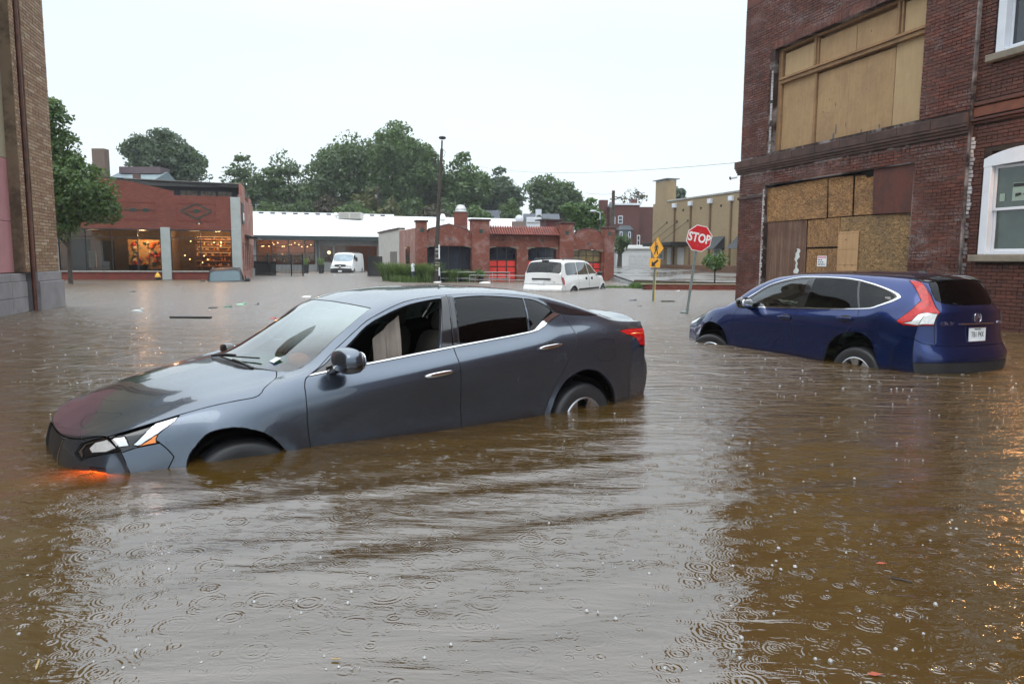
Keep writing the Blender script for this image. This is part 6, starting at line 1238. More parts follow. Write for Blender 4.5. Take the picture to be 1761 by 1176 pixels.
# nearly drowned pickup by the shop
M4 = dict(CM); M4['paint'] = simple('wet black pickup paint', (.016,.018,.022), .5, .1, spec=.3); M4['glass'] = simple('drowned windshield', (.06,.095,.11), .4, spec=.25)
tk = car_root('drowned_car', (-15.35, 39.2, -1.02), (-70, 1.0, 2.5), 'black car flooded to its windshield at the corner of the brick shop', 'car')
B = Body(VAN); I = B.inv
regs = [('window_glass','tint','S',[side_w[2]],dict(off=-.004,fold=0)), ('rear_side_glass','tint','S',[side_w[1]],dict(off=-.004,fold=0)), ('quarter_glass','tint','S',[side_w[0]],dict(off=-.004,fold=0)),
 ('windshield','glass','C',[[(1.40,9),(1.36,7.5),(1.2,6.4),(.9,6.15),(.5,6.15),(.4,7.2),(.42,9)]],dict(fold=0)), ('hood','paint','C',[[(2.3,9),(2.2,6),(2.1,4.7),(1.5,4.3),(1.25,5.5),(1.36,6.9),(1.46,9)]]),
 ('front_door','paint','S',[q_([(.03,.3),(-.03,1.66),(.3,1.58),(1.0,1.13),(1.05,.3)])])]
build_car(B, regs, M4, tk, du=.1, dv=.3, shrink=.006)
for s_ in (1,-1): m = MB(); m.blob((.86, 1.10*s_, 1.10), (.06,.13,.10), 3); m.tube([(.86,.9*s_,1.06),(.86,1.05*s_,1.08)], .03, 5); m.build('wing_mirror', CM['plastic'], tk); m = MB(); m.tube([(-1.6,.6*s_,1.76),(-1.5,.6*s_,1.82),(.0,.6*s_,1.82),(.1,.6*s_,1.76)], .02, 5); m.build('roof_rail', CM['chrome'], tk)
m = MB(); m.box(.5, 1.15, .98, 1.02, .5, 1.35); m.M = Matrix.Rotation(.3, 4, 'Z'); m.build('open_door', M4['paint'], tk); MB().box(-1.8,1.0,-.8,.8,.4,.45).build('cabin_floor', CM['dark'], tk); MB().box(.55,.58,.15,.4,1.40,1.46).build('rear_view_mirror', CM['dark'], tk)
# ---------------------------------------------------------------- poles, signs, wires
galv = simple('galvanised post', (.17,.20,.19), .5, .4, var=.2, scale=8)
sg = tag(empty('stop_sign', (4.09, 17.25, 0)), 'red octagonal stop sign on a leaning gray post', 'sign')
top = Vector((.34, .05, 2.42)); bot = Vector((0, 0, -.5)); ax = (top-bot).normalized(); c0 = Vector((.285,-.045,1.815))
m = MB(); a = ax.cross(Vector((0,1,0))).normalized(); m.tube([bot, bot.lerp(top, .86)], .038, 4); m.build('post', galv, sg)
m = MB(); m.blob((0,0,.06), (.09,.09,.05), 3); m.build('post_clamp', galv, sg)
SM = Matrix.Translation(c0) @ Matrix.Rotation(math.radians(11), 4, 'Y') @ Matrix.Rotation(math.radians(7), 4, 'Z')
oct_ = lambda r: [(r*math.cos(math.radians(22.5+45*i)), r*math.sin(math.radians(22.5+45*i))) for i in range(8)]
m = MB(); m.M = SM; m.prism(oct_(.325), 0, .004); m.build('sign_border', simple('white reflective sheet', (.75,.74,.74), .35, var=.04), sg); m = MB(); m.M = SM; m.prism(oct_(.305), -.004, -.0005); m.build('sign_face', simple('red reflective sheet', (.55,.010,.018), .35, var=.06), sg)
text('lettering', 'STOP', .285, CM['whiteink'], sg, SM @ Matrix.Translation((0,-.006,.0)) @ Matrix.Rotation(math.pi/2, 4, 'X'), .001, .80, bold=.009)['kind'] = 'stuff'
for z in (.16,-.16): m = MB(); m.M = SM; m.blob((0,-.006,z), (.012,.008,.012), 2, 8, 6); m.build('bolt', galv, sg)
ps = tag(empty('crossing_sign', (4.30, 22.3, 0)), 'orange diamond pedestrian sign above an arrow plaque on a thin post', 'sign')
m = MB(); m.tube([(0,.03,-.5),(.07,.03,1.95)], .028, 6); m.build('post', galv, ps); m = MB(); m.tube([(.06,.0,0),(.085,0,1.0)], .014, 6); m.build('yellow_conduit', simple('yellow conduit', (.6,.42,.04), .5), ps)
yel = simple('orange yellow sheet', (.80,.36,.02), .4, var=.05); PM = Matrix.Translation((.075,-.035,1.66)) @ Matrix.Rotation(math.radians(4), 4, 'Y') @ Matrix.Rotation(math.radians(-62), 4, 'Z')
m = MB(); m.M = PM; m.prism([(0,-.36),(.34,0),(0,.36),(-.34,0)], 0, .004); m.build('sign_face', yel, ps)
def walker(M, flip=1):
    P = [[(.0,.19),(.03,.16),(.0,.125),(-.03,.16)], [(-.05,.11),(.05,.11),(.04,-.03),(-.04,-.03)], [(.04,.10),(.06,.09),(.11,-.0),(.09,-.01)], [(-.04,.10),(-.06,.09),(-.12,.02),(-.10,.0)], [(-.04,-.02),(.01,-.02),(-.05,-.22),(-.10,-.22)], [(-.01,-.02),(.04,-.02),(.11,-.21),(.06,-.22)]]
    m = MB(); m.M = M
    for p in P: m.prism([(x*.95*flip, z*.85) for x, z in p], -.004, -.001)
    return m
walker(PM).build('walking_figure', CM['blackink'], ps)['kind'] = 'stuff'
m = MB(); m.M = PM; n_ = 4
for a, b in (((0,-.345),(.326,0)),((.326,0),(0,.345)),((0,.345),(-.326,0)),((-.326,0),(0,-.345))):
    d_ = Vector((b[0]-a[0], b[1]-a[1])).normalized()*.004; nn = Vector((-d_.y, d_.x)); m.prism([(a[0]-nn.x,a[1]-nn.y),(b[0]-nn.x,b[1]-nn.y),(b[0]+nn.x,b[1]+nn.y),(a[0]+nn.x,a[1]+nn.y)], -.004, -.001)
m.build('sign_border', CM['blackink'], ps)
AM = Matrix.Translation((.03,-.035,1.22)) @ Matrix.Rotation(math.radians(-50), 4, 'Z') @ Matrix.Rotation(math.radians(3), 4, 'Y'); m = MB(); m.M = AM; m.box(-.21,.21,0,.004,-.135,.135); m.build('arrow_plaque', yel, ps)
m = MB(); m.M = AM; m.prism([(.10,.11),(.14,.07),(.0,-.05),(.05,-.10),(-.12,-.11),(-.10,.05),(-.05,0)][::1], -.004, -.001); m.build('arrow', CM['blackink'], ps)
m = tag(MB().slab([(-.15,-.1),(.28,-.04),(.25,.08),(-.1,.1)], -.02, .03).build('sandbag', simple('wet dark sandbag', (.05,.045,.03), .8)), 'dark sodden lump at the foot of the thin sign post', 'debris'); m.location = (4.65,22.1,WZ)
# street lamp
lp = tag(empty('street_lamp', (-4.13, 39.3, 0)), 'tall dark street lamp pole rising before the brick firehouse', 'street lamp'); lp.scale = (.893,.893,.893); wood = simple('dark pole', (.045,.035,.028), .8, var=.4, scale=3)
m = MB(); m.tube([(0,0,-.5),(.05,0,1.5),(.22,0,5),(.40,0,7.9)], [.15,.14,.11,.09], 12); m.build('pole', wood, lp)
m = MB(); m.tube([(.40,0,7.9),(.42,0,8.4)], .05, 8); m.blob((.44,-.02,8.55), (.22,.2,.10), 2.2); m.tube([(.40,0,7.95),(.62,0,7.75),(.55,0,7.5),(.40,0,7.4)], .012, 5); m.build('lamp_head', black_metal, lp)
for z, c in ((.75,.3),(1.05,.5),(1.2,.25),(1.45,.4),(1.75,.3),(2.0,.5)): m = MB(); m.lathe([(.156,0),(.158,.03),(.156,.06)], (.03+z*.04,0,z), n=12); m.build('band', simple('metal band %d' % int(c*10), (c,c,c*.95), .5), lp)
for a, b in ((.45,.95),(1.45,2.3)): MB().box(.19,.27,-.16,-.14,a,b).build('vertical_notice', CM['plate'], lp)
def pole(name, px, pyt, Y, r, lean, label):
    p = ray_at(px, pyt, Y); o = tag(empty(name, (p.x-lean, Y, 0)), label, 'pole'); m = MB(); m.tube([(0,0,0),(lean,0,p.z)], [r*1.2,r*.9], 8); m.build('pole', wood, o); m = MB(); m.box(lean-.05,lean+.05,-.8,.8,p.z-.55,p.z-.42); m.box(lean-.35,lean+.35,-.05,.05,p.z-.9,p.z-.8); m.build('crossarm', wood, o); m = MB(); m.blob((lean-.25,0,p.z-1.4), (.15,.15,.3), 4); m.build('transformer', simple('gray can', (.2,.2,.2), .5), o); return p
pA = pole('utility_pole', 650, 319, 92, .16, .15, 'leaning wooden utility pole standing against the dark trees'); pB = pole('utility_pole', 1055, 328, 74, .18, 0, 'wooden utility pole beside the dark red row house')
def wire(pts, r, label): m = MB(); m.tube(pts, r, 4); tag(m.build('overhead_wire', black_metal), label, 'wire')
def sag(a, b, s, n=14): a, b = Vector(a), Vector(b); return [a.lerp(b, i/n)-Vector((0,0,s*4*(i/n)*(1-i/n))) for i in range(n+1)]
wire(sag(pA, ray_at(842, 336, 88), .35), .02, 'upper thin wire running right from the leaning utility pole'); wire(sag(ray_at(815, 285, 70), ray_at(1268, 280, 26), .5), .009, 'thin overhead wire crossing the sky to the boarded building'); wire(sag(ray_at(1008, 332, 74), pB-Vector((0,0,.3)), .1), .014, 'short wire reaching left from the utility pole by the row house')
def f_sl(r): m = MB(); m.tube([(0,0,-4),(0,0,0),(.3,-.1,.15),(.9,-.2,.1)], .035, 6); m.build('arm', white_paint, r); m = MB(); m.blob((1.0,-.2,.08),(.25,.12,.07),2.5); m.build('lamp_head', white_paint, r)
roof_thing('street_lamp', 'pale cobra head street lamp behind the left end of the white roof', 'street lamp', 440, 354, 92, f_sl)
def f_sl2(r): m = MB(); m.tube([(0,0,-.5),(0,0,0),(-.5,-.1,.15)], .035, 6); m.build('arm', white_paint, r); m = MB(); m.blob((-.55,-.1,.12),(.25,.12,.07),2.5); m.build('lamp_head', white_paint, r)
roof_thing('street_lamp', 'pale street lamp head against the bright green tree', 'street lamp', 1032, 366, 56, f_sl2)
# hydrant
hy = tag(empty('fire_hydrant', (-19.45, 40.0, 0)), 'yellow topped fire hydrant almost under water before the shop', 'hydrant'); yh = simple('hydrant yellow', (.75,.42,.04), .45, var=.15); m = MB(); m.lathe([(.15,.20),(.155,.24),(.13,.30),(.08,.40),(.03,.45),(.03,.49),(.001,.50)], n=16); m.build('bonnet', yh, hy); m = MB(); m.lathe([(.12,-.45),(.12,.16),(.16,.17),(.16,.20)], n=16); m.build('barrel', black_metal, hy)
for s_ in (1,-1): m = MB(); m.lathe([(.05,0),(.05,.06*s_),(.001,.07*s_)], (.12*s_,0,.06), 'x', 10); m.build('nozzle_cap', black_metal, hy)
# iron fences: every post and rail its own part, thin pickets as one relief
def iron_fence(a, b, h, label, z0=0., sp=.11):
    a, b = Vector(a), Vector(b); L = (b-a).length; r = tag(empty('iron_fence', a, (b-a)[:2]), label, 'fence'); m = MB(); n_ = int(L/sp)
    for i in range(n_): m.box(i*sp, i*sp+.02, -.01, .01, z0-.5, h)
    m.build('pickets', black_metal, r)['kind'] = 'stuff'
    for z in (h-.12, .25, h*.55): MB().box(0, L, -.022, .022, z, z+.04).build('rail', black_metal, r)
    for i in range(int(L/1.9)+2): x = min(i*1.9, L); MB().box(x-.04, x+.04, -.04, .04, -.5, h+.05).build('post', black_metal, r)
    return r
iron_fence((-19.1,52.4,0), (-14.6,50.9,0), 1.52, 'black iron picket fence between the shop and the lit garage'); iron_fence((-10.3,52.6,0), (-6.9,50.5,0), 1.45, 'black iron fence behind the tall ornamental grass')
slat = simple('black slat screen', (.012,.013,.014), .6, var=.3)
sc_ = tag(empty('gate_screen', (-10.25,51.9,0), (.93,-.2)), 'dark solid gate screen right of the white cargo van', 'gate')
for k in range(14): MB().box(0, 1.55, 0, .03, -.3+k*.125, -.3+k*.125+.115, .004).build('slat', slat, sc_)
MB().box(-.05,.0,-.03,.06,-.5,1.5).build('post', black_metal, sc_); MB().box(1.55,1.6,-.03,.06,-.5,1.5).build('post', black_metal, sc_)
sc2 = tag(empty('gate_screen', (-18.9,52.6,0), (.94,-.3)), 'dark solid screen in the left half of the iron fence', 'gate')
for k in range(11): MB().box(0, 2.2, 0, .03, -.3+k*.125, -.3+k*.125+.115, .004).build('slat', slat, sc2)
MB().box(-.05,.0,-.03,.06,-.5,1.1).build('post', black_metal, sc2)
bl = tag(empty('bollard', (-5.36, 39.4, 0)), 'dark bollard with a white cap standing in the grasses', 'bollard'); m = MB(); m.lathe([(.11,-.4),(.11,.62)], n=14); m.build('post', simple('navy post', (.03,.04,.06), .5), bl); m = MB(); m.lathe([(.115,.62),(.115,.95),(.07,1.03),(.001,1.05)], n=14); m.build('cap', white_paint, bl)
rail = simple('galvanised rail', (.32,.32,.31), .4, .5)
def handrail(a, b, h, label, n=5):
    a, b = Vector(a), Vector(b); L = (b-a).length; r = tag(empty('handrail', a, (b-a)[:2]), label, 'railing')
    for z in (h, h*.42): m = MB(); m.tube([(0,0,z),(L,0,z)], .022, 6); m.build('rail', rail, r)
    for i in range(n): x = L*i/(n-1); m = MB(); m.tube([(x,0,-.5),(x,0,h)], .02, 6); m.build('post', rail, r)
handrail((-3.95,39.9,0), (-.15,40.6,0), .58, 'long galvanised handrail just above the water before the firehouse', 5); handrail((-2.35,40.0,0), (.9,39.6,0), .42, 'lower galvanised handrail nearer the white minivan', 4)
# planters
def planter(px, Y, label):
    p = ray_at(px, 470, Y); r = tag(empty('planter', (p.x, Y, -.05)), label, 'planter'); m = MB(); m.lathe([(.001,0),(.20,0),(.28,.72),(.31,.74),(.31,.80),(.26,.80),(.24,.70),(.001,.68)], n=16); m.build('pot', simple('black glazed pot', (.02,.02,.022), .3), r); return r
planter(526, 60.6, 'tall black pot with a spiky plant right of the iron fence'); planter(552.5, 61.0, 'tall black pot with a spiky plant just left of the cargo van')
# brick planter edge and kerb
pw = tag(empty('garden_wall', (5.75, 31.2, 0), (1,.03)), 'low red brick garden wall at the water edge behind the stop sign', 'wall')
k = 0
lbm = brick_mat('garden wall brick', [(.22,.05,.035),(.28,.07,.045),(.18,.04,.03)], 0, .4)
for r_ in range(3):
    for c_ in range(26): MB().box(c_*.235-(.11 if r_ % 2 else 0), c_*.235+.222-(.11 if r_ % 2 else 0), -.004*(c_ % 3), .2, .03+r_*.078, .10+r_*.078, .006).build('brick', lbm, pw)
MB().box(-.1, 6.1, .02, .4, -.5, .24).build('wall_core', mortar_old, pw); MB().box(-.2, 6.1, -.03, .35, .262, .30, .01).build('coping', simple('sandy coping', (.26,.21,.13), .8, var=.2), pw)
kb = tag(MB().slab([(6.2,37.2),(6.25,36.9),(9.5,33.6),(10.6,33.4),(10.6,33.6),(9.6,33.9),(6.6,37.4)], .0, .30).build('kerb', simple('dark kerb stone', (.07,.05,.035), .9, var=.3)), 'dark curved kerb between the parking lot and the flooded street', 'kerb')
# ---------------------------------------------------------------- floating debris
def deb(name, px, py, label, cat, fn, group=None):
    r = _f + _x*((px-880.5)/1250) - _u*((py-588)/1250); p = Vector((0,0,1.3)) + r*((WZ-1.3)/r.z); m = MB(); mt = fn(m); o = m.build(name, mt); tag(o, label, cat, group); o.location = p; return o
deb('floating_plank', 328, 547, 'long black plank floating in the water left of the sedan', 'plank', lambda m: (m.box(-.42,.42,-.05,.05,-.02,.035,.01), simple('soaked black plank', (.015,.014,.012), .5))[1])
def bag(c, s=1, z=.5):
    def f(m): m.blob((0,0,0), (.14*s,.10*s,.04*s), 2, 12, 8); m.blob((.10*s,.02*s,.04*s), (.05*s,.05*s,.07*s*z), 2, 10, 6); return simple('bag %.2f %.2f' % (c[0], c[1]), c, .4, var=.2)
    return f
deb('plastic_bag', 236, 535, 'crumpled white plastic bag floating near the tan building', 'bag', bag((.6,.62,.6))); deb('plastic_bag', 527, 511, 'flat white sheet of foam floating beyond the sedan roof', 'foam', bag((.7,.72,.72), 1.1, .1)); deb('plastic_bottle', 414, 524, 'pale green plastic bottle floating beyond the plank', 'bottle', bag((.30,.55,.38), .9)); deb('green_wrapper', 392, 528, 'green wrapper floating beside the pale bottle', 'wrapper', bag((.03,.16,.08), .8, .1)); deb('dark_jar', 441, 524, 'small dark jar floating right of the green bottle', 'jar', bag((.03,.03,.05), .4, 1.2)); deb('red_can', 469, 548, 'red can floating beside the sedan windshield', 'can', bag((.5,.05,.04), .5, .4)); deb('leaf_litter', 366, 530, 'dark leaf litter drifting left of the green wrapper', 'debris', bag((.05,.04,.03), .9, .1)); deb('dark_debris', 228, 502, 'small dark floating scrap far left in front of the shop', 'debris', bag((.04,.04,.05), .8, .2)); deb('white_scrap', 1166, 500, 'white scrap floating before the garden wall', 'debris', bag((.6,.6,.58), .5, .3)); deb('dark_debris', 1088, 517, 'dark twigs drifting left of the crossing sign', 'debris', bag((.03,.025,.02), .9, .2)); deb('dark_debris', 1100, 527, 'tiny dark scrap drifting below the twigs by the crossing sign', 'debris', bag((.05,.045,.04), .5, .2)); deb('foam_patch', 978, 485, 'pale foam drifting against the handrail', 'foam', bag((.6,.6,.58), .1, .1))
deb('foam_patch', 834, 487, 'pale foam slick before the handrail', 'foam', bag((.62,.62,.60), 2.2, .1)); deb('foam_patch', 752, 486, 'pale foam gathered at the foot of the street lamp', 'foam', bag((.62,.62,.60), 1.6, .1))
leafm = simple('fallen leaf', (.35,.07,.03), .6, var=.3)
def leaf(m): m.add([(-.022,0,.004),(0,-.011,.006),(.026,0,.005),(0,.012,.007)], [(0,1,2,3)]); return leafm
deb('fallen_leaf', 1515, 970, 'reddish leaf floating in the dark water at the right', 'leaf', leaf); deb('fallen_leaf', 1503, 1161, 'small red leaf floating at the bottom right', 'leaf', leaf)
deb('twig', 1549, 998, 'dark twig floating below the reddish leaf', 'twig', lambda m: (m.tube([(-.03,.02,.004),(0,.0,.006),(.035,-.02,.004)], .0035, 5), simple('wet twig', (.02,.016,.012), .5))[1]); deb('twig', 66, 1142, 'pale straw floating in the lower left corner', 'twig', lambda m: (m.tube([(-.012,.022,.004),(0,0,.006),(.012,-.03,.004)], .003, 5), simple('pale straw', (.4,.28,.12), .6))[1])
deb('straw', 578, 1134, 'short pale straw floating at the bottom centre', 'twig', lambda m: (m.tube([(-.014,.0,.004),(.014,-.0,.004)], .0025, 5), simple('pale straw', (.4,.28,.12), .6))[1])
# rain splashes: little crowns, domes and jumping droplets, too many to count
def splash(N=1100, Y0=2.1, Y1=26, seed=5, gg=0):
    vs, fs = [], []; n0 = 0
    def dome(x, y, r, z0=0):
        nonlocal n0; n, m_ = 8, 3
        for i in range(m_+1):
            ph = math.pi/2*i/m_
            for k in range(n): a = 2*math.pi*k/n; vs.append((x+r*math.cos(ph)*math.cos(a), y+r*math.cos(ph)*math.sin(a), z0+r*math.sin(ph)))
        for i in range(m_):
            for k in range(n): fs.append((n0+i*n+k, n0+i*n+(k+1)%n, n0+(i+1)*n+(k+1)%n, n0+(i+1)*n+k))
        n0 += n*(m_+1)
    def spike(x, y, r, h):
        nonlocal n0; n = 5
        for zz, rr in ((0,r),(h*.4,r*.35),(h,r*.12)):
            for k in range(n): a = 2*math.pi*k/n; vs.append((x+rr*math.cos(a), y+rr*math.sin(a), WZ+zz))
        for i in range(2):
            for k in range(n): fs.append((n0+i*n+k, n0+i*n+(k+1)%n, n0+(i+1)*n+(k+1)%n, n0+(i+1)*n+k))
        n0 += 3*n
    R2 = random.Random(seed)
    for q in range(N):
        Y = Y0 + (Y1-Y0)*R2.random()**1.6; X = (R2.uniform(-.72,.72))*Y; s = R2.random()
        g = gg or (1 if Y < 9 else 1.6)
        if s < .62: dome(X, Y, R2.uniform(.003,.009)*g, WZ-.001)
        elif s < .74: spike(X, Y, R2.uniform(.003,.006)*g, R2.uniform(.005,.013)*g)
        else:
            for k in range(5): a = R2.uniform(0,6.28); spike(X+.012*g*math.cos(a), Y+.012*g*math.sin(a), .002*g, R2.uniform(.006,.014)*g)
    t = NT('splash water'); gl = t.n('ShaderNodeBsdfGlossy'); gl.inputs['Roughness'].default_value = .05; tr = t.n('ShaderNodeBsdfTransparent'); tr.inputs[0].default_value = (.9,.9,.88,1); df = t.n('ShaderNodeBsdfDiffuse'); df.inputs[0].default_value = (.75,.76,.76,1)
    lw = t.n('ShaderNodeLayerWeight'); lw.inputs[0].default_value = .55; m1 = t.n('ShaderNodeMixShader'); t.l(lw.outputs['Fresnel'], m1.inputs[0]); t.l(tr.outputs[0], m1.inputs[1]); t.l(gl.outputs[0], m1.inputs[2]); m2 = t.n('ShaderNodeMixShader'); m2.inputs[0].default_value = .38; t.l(m1.outputs[0], m2.inputs[1]); t.l(df.outputs[0], m2.inputs[2]); t.l(m2.outputs[0], t.out.inputs[0])
    tag(raw_mesh('rain_splashes', vs, fs, t.m, smooth=True), 'countless small raindrop splashes and bubbles all over the brown water', 'rain splashes', kind='stuff')
splash(); splash(1000, 7, 38, 11, 1.4)
# submerged orange fog lamp of the sedan
pf = ray_at(166, 812, 4.2); r_ = _f + _x*((166-880.5)/1250) - _u*((812-588)/1250); pf = Vector((0,0,1.3)) + r_*((WZ+.03-1.3)/r_.z)
l = bpy.data.lights.new('fog_lamp_glow', 'POINT'); l.energy = 22; l.color = (1,.16,.02); l.shadow_soft_size = .03; lo = bpy.data.objects.new('fog_lamp_glow', l); COL.objects.link(lo); lo.location = pf - Vector((0,0,.07))
m = MB(); m.blob((0,0,0), (.07,.03,.02), 2.2, 12, 6); fl = m.build('fog_lamp', emit('orange lamp', (1,.2,.02), 12), sed); bpy.context.view_layer.update(); fl.matrix_parent_inverse = sed.matrix_world.inverted(); fl.location = pf - Vector((0,0,.09)); lo.parent = sed; lo.matrix_parent_inverse = sed.matrix_world.inverted()
# ---------------------------------------------------------------- trees and planting
def leaf_mat(name, a, b, c):
    t = NT(name); g = t.n('ShaderNodeNewGeometry'); wp = g.outputs['Position']; r = g.outputs['Random Per Island']; f = t.noise(wp, .35, 3)
    col = t.ramp(t.math('ADD', t.math('MULTIPLY', r, .6), t.math('MULTIPLY', f, .4)), [(.15, a), (.5, b), (.85, c)])
    d = t.n('ShaderNodeBsdfDiffuse'); t.l(col, d.inputs[0]); tl = t.n('ShaderNodeBsdfTranslucent'); t.l(t.mix(.5, col, (.12,.16,.02)), tl.inputs[0]); m = t.n('ShaderNodeMixShader'); m.inputs[0].default_value = .42; t.l(d.outputs[0], m.inputs[1]); t.l(tl.outputs[0], m.inputs[2])
    gl = t.n('ShaderNodeBsdfGlossy'); gl.inputs['Roughness'].default_value = .45; m2 = t.n('ShaderNodeMixShader'); m2.inputs[0].default_value = .05; t.l(m.outputs[0], m2.inputs[1]); t.l(gl.outputs[0], m2.inputs[2]); t.l(m2.outputs[0], t.out.inputs[0]); return t.m
LM = dict(mid=leaf_mat('green leaves', (.034,.078,.015),(.062,.130,.026),(.105,.18,.042)), dark=leaf_mat('dark leaves', (.028,.068,.017),(.050,.105,.027),(.085,.145,.04)), blue=leaf_mat('gray green leaves', (.030,.062,.030),(.048,.09,.044),(.075,.125,.062)), bright=leaf_mat('bright green leaves', (.035,.095,.015),(.065,.15,.025),(.10,.19,.04)), yellow=leaf_mat('yellowing leaves', (.05,.07,.012),(.09,.10,.018),(.14,.13,.03)), brown=leaf_mat('brownish leaves', (.04,.028,.018),(.06,.04,.025),(.05,.06,.02)))
bark = simple('bark', (.055,.042,.032), .95, var=.35, scale=5, bump=.5, bscale=12)
def tree(x, y, zb, ztop, R, zlow, n, ls, mat, label, seed, lumps=38, squash=1.0, trunk_r=.22, sparse=1.0, cat='tree', name='tree', lumpr=(.20,.36), flat=.75, top=1.0, lobes=None):
    rg = np.random.default_rng(seed); root = tag(empty(name, (x, y, zb)), label, cat)
    zc = (ztop+zlow)/2-zb; Hh = (ztop-zlow)/2
    # lump centres: on and inside an uneven ellipsoid
    th = rg.uniform(0, 2*math.pi, lumps); cz = rg.uniform(-1, 1, lumps); rr = rg.uniform(.35, .86, lumps)**.6*.80
    wr = np.sqrt(np.maximum(1-cz**2*.85, .08)) * (1 + .22*np.sin(th*2+seed) + .12*np.sin(th*5+seed*2))
    C_ = np.stack([np.cos(th)*wr*rr*R, np.sin(th)*wr*rr*R*squash, zc + cz*Hh*.80], -1); Lr = rg.uniform(*lumpr, lumps)*min(R, Hh*1.2)*(1-.3*np.clip(cz,0,1))
    C_[0] = (0, 0, zc+Hh*.80)
    if lobes is None: # uneven crown: one core and several outlying masses
        lobes = [(0,0,-.05,.72,.80)] + [(math.cos(a)*rg.uniform(.35,.55), math.sin(a)*rg.uniform(.3,.5), rg.uniform(-.55,.45), rg.uniform(.34,.52), rg.uniform(.28,.46)) for a in rg.uniform(0,6.283,5)] + [(rg.uniform(-.25,.25),0,.62,.36,.38)]
    LB_ = np.array(lobes, float); wgt = LB_[:,3]**2*LB_[:,4]; wgt /= wgt.sum(); li = rg.choice(len(LB_), lumps, p=wgt); q4 = rg.normal(size=(lumps,3)); q4 /= np.linalg.norm(q4, axis=1, keepdims=True); q4 *= (rg.uniform(.5,1,lumps)**.5)[:,None]
    C_ = np.stack([(LB_[li,0]+q4[:,0]*LB_[li,3]*.8)*R, (LB_[li,1]+q4[:,1]*LB_[li,3]*.8)*R*squash, zc+(LB_[li,2]+q4[:,2]*LB_[li,4]*.85)*Hh], -1)
    k = rg.choice(lumps, n, p=Lr**2/np.sum(Lr**2)); d = rg.normal(size=(n, 3)); d /= np.linalg.norm(d, axis=1, keepdims=True); d[:,2] = np.where(rg.random(n) < .5, np.abs(d[:,2]), d[:,2])
    fill = rg.random(n) < .34; k = k.copy()
    rad = Lr[k]*rg.uniform(.62, 1.05, n)**.5*(1+.25*rg.normal(size=n)*.5); P = C_[k] + d*rad[:,None]*[1,1,flat]
    q3 = rg.normal(size=(n,3)); q3 /= np.linalg.norm(q3, axis=1, keepdims=True); l3 = LB_[rg.choice(len(LB_), n, p=wgt)]; q3 *= (rg.random(n)**.4)[:,None]; q3 = np.stack([(l3[:,0]+q3[:,0]*l3[:,3])*R, (l3[:,1]+q3[:,1]*l3[:,3])*R*squash, zc+(l3[:,2]+q3[:,2]*l3[:,4])*Hh], -1); P = np.where(fill[:,None], q3, P)
    keep = P[:,2] > .3; P = P[keep]; d = d[keep]; n = len(P)
    nn = d + rg.normal(size=(n,3))*.55 + [0,0,.45]; nn /= np.linalg.norm(nn, axis=1, keepdims=True)
    u = np.cross(nn, rg.normal(size=(n,3))); u /= np.linalg.norm(u, axis=1, keepdims=True); v = np.cross(nn, u); s = ls*rg.uniform(.55, 1.35, n)[:,None]
    V = np.stack([P-u*s*.5-v*s*.1, P-v*s*.36+nn*s*.06, P+u*s*.55, P+v*s*.36-nn*s*.06], 1).reshape(-1,3); F = np.arange(n*4).reshape(-1,4)
    raw_mesh('crown', V, F, mat, root)
    m = MB(); zt = max(.5, zlow-zb); m.tube([(0,0,-.5),(.1*trunk_r,0,zt*.5),(.3*trunk_r,.1,zt+Hh*.3),(.2,.1,zc+Hh*.4)], [trunk_r*1.3,trunk_r,trunk_r*.8,trunk_r*.25], 8)
    for q in range(min(lumps, 11)):
        c = C_[q]; b = Vector((.2*trunk_r, .05, zt*.7 + (c[2]-zt*.7)*.25)); mid = b.lerp(Vector(c), .55) + Vector((0,0,.1*Hh)); m.tube([b, mid, Vector(c)], [trunk_r*.45,trunk_r*.25,trunk_r*.08], 5)
    m.build('trunk', bark, root); return root
def T(px, pyt, pyb, wpx, Y, n, ls, mat, label, seed, zb=0., **k):
    if Y > 70 and n > 1000: n = int(n*1.7); k['lumps'] = int(k.get('lumps', 38)*2.0); lr = k.get('lumpr', (.2,.36)); k['lumpr'] = (lr[0]*.75, lr[1]*.95); k.setdefault('flat', .85)
    wpx = wpx*1.22 if Y > 80 and n > 3000 else wpx; t_ = ray_at(px, pyt, Y); b = ray_at(px, pyb, Y); return tree(t_.x, Y, zb, t_.z, wpx/2/1250*Y, b.z, n, ls, LM[mat], label, seed, **k)
T(101, 160, 425, 190, 34, 23000, .16, 'mid', 'leafy green street tree rising beside the tan building at left', 3, lumps=95, lumpr=(.12,.24), trunk_r=.09, flat=.7, lobes=[(-.25,0,.62,.40,.36),(-.1,0,.2,.45,.3),(.1,0,-.25,.80,.42),(.5,0,-.45,.45,.25),(-.3,0,-.6,.6,.38),(-.5,.1,0,.5,.6)])
T(284, 228, 330, 150, 92, 9000, .42, 'blue', 'rounded gray green tree beyond the shop roof', 4, lumps=46, lumpr=(.16,.30))
T(432, 262, 395, 95, 96, 3800, .40, 'dark', 'open airy locust tree just right of the shop', 5, lumps=26, lumpr=(.14,.26), flat=.45); T(492, 256, 395, 100, 97, 4600, .40, 'dark', 'taller open locust tree left of the big trees', 6, lumps=28, lumpr=(.14,.28), flat=.5)
T(590, 224, 390, 150, 99, 11000, .40, 'dark', 'big dense dark tree behind the white roof', 7, lumps=50, lumpr=(.15,.28)); T(680, 206, 385, 130, 97, 12000, .40, 'mid', 'tallest green tree behind the white roof', 8, lumps=50, lumpr=(.15,.28)); T(738, 248, 390, 100, 101, 8000, .40, 'dark', 'dark tree just behind the street lamp pole', 9, lumps=36, lumpr=(.16,.28))
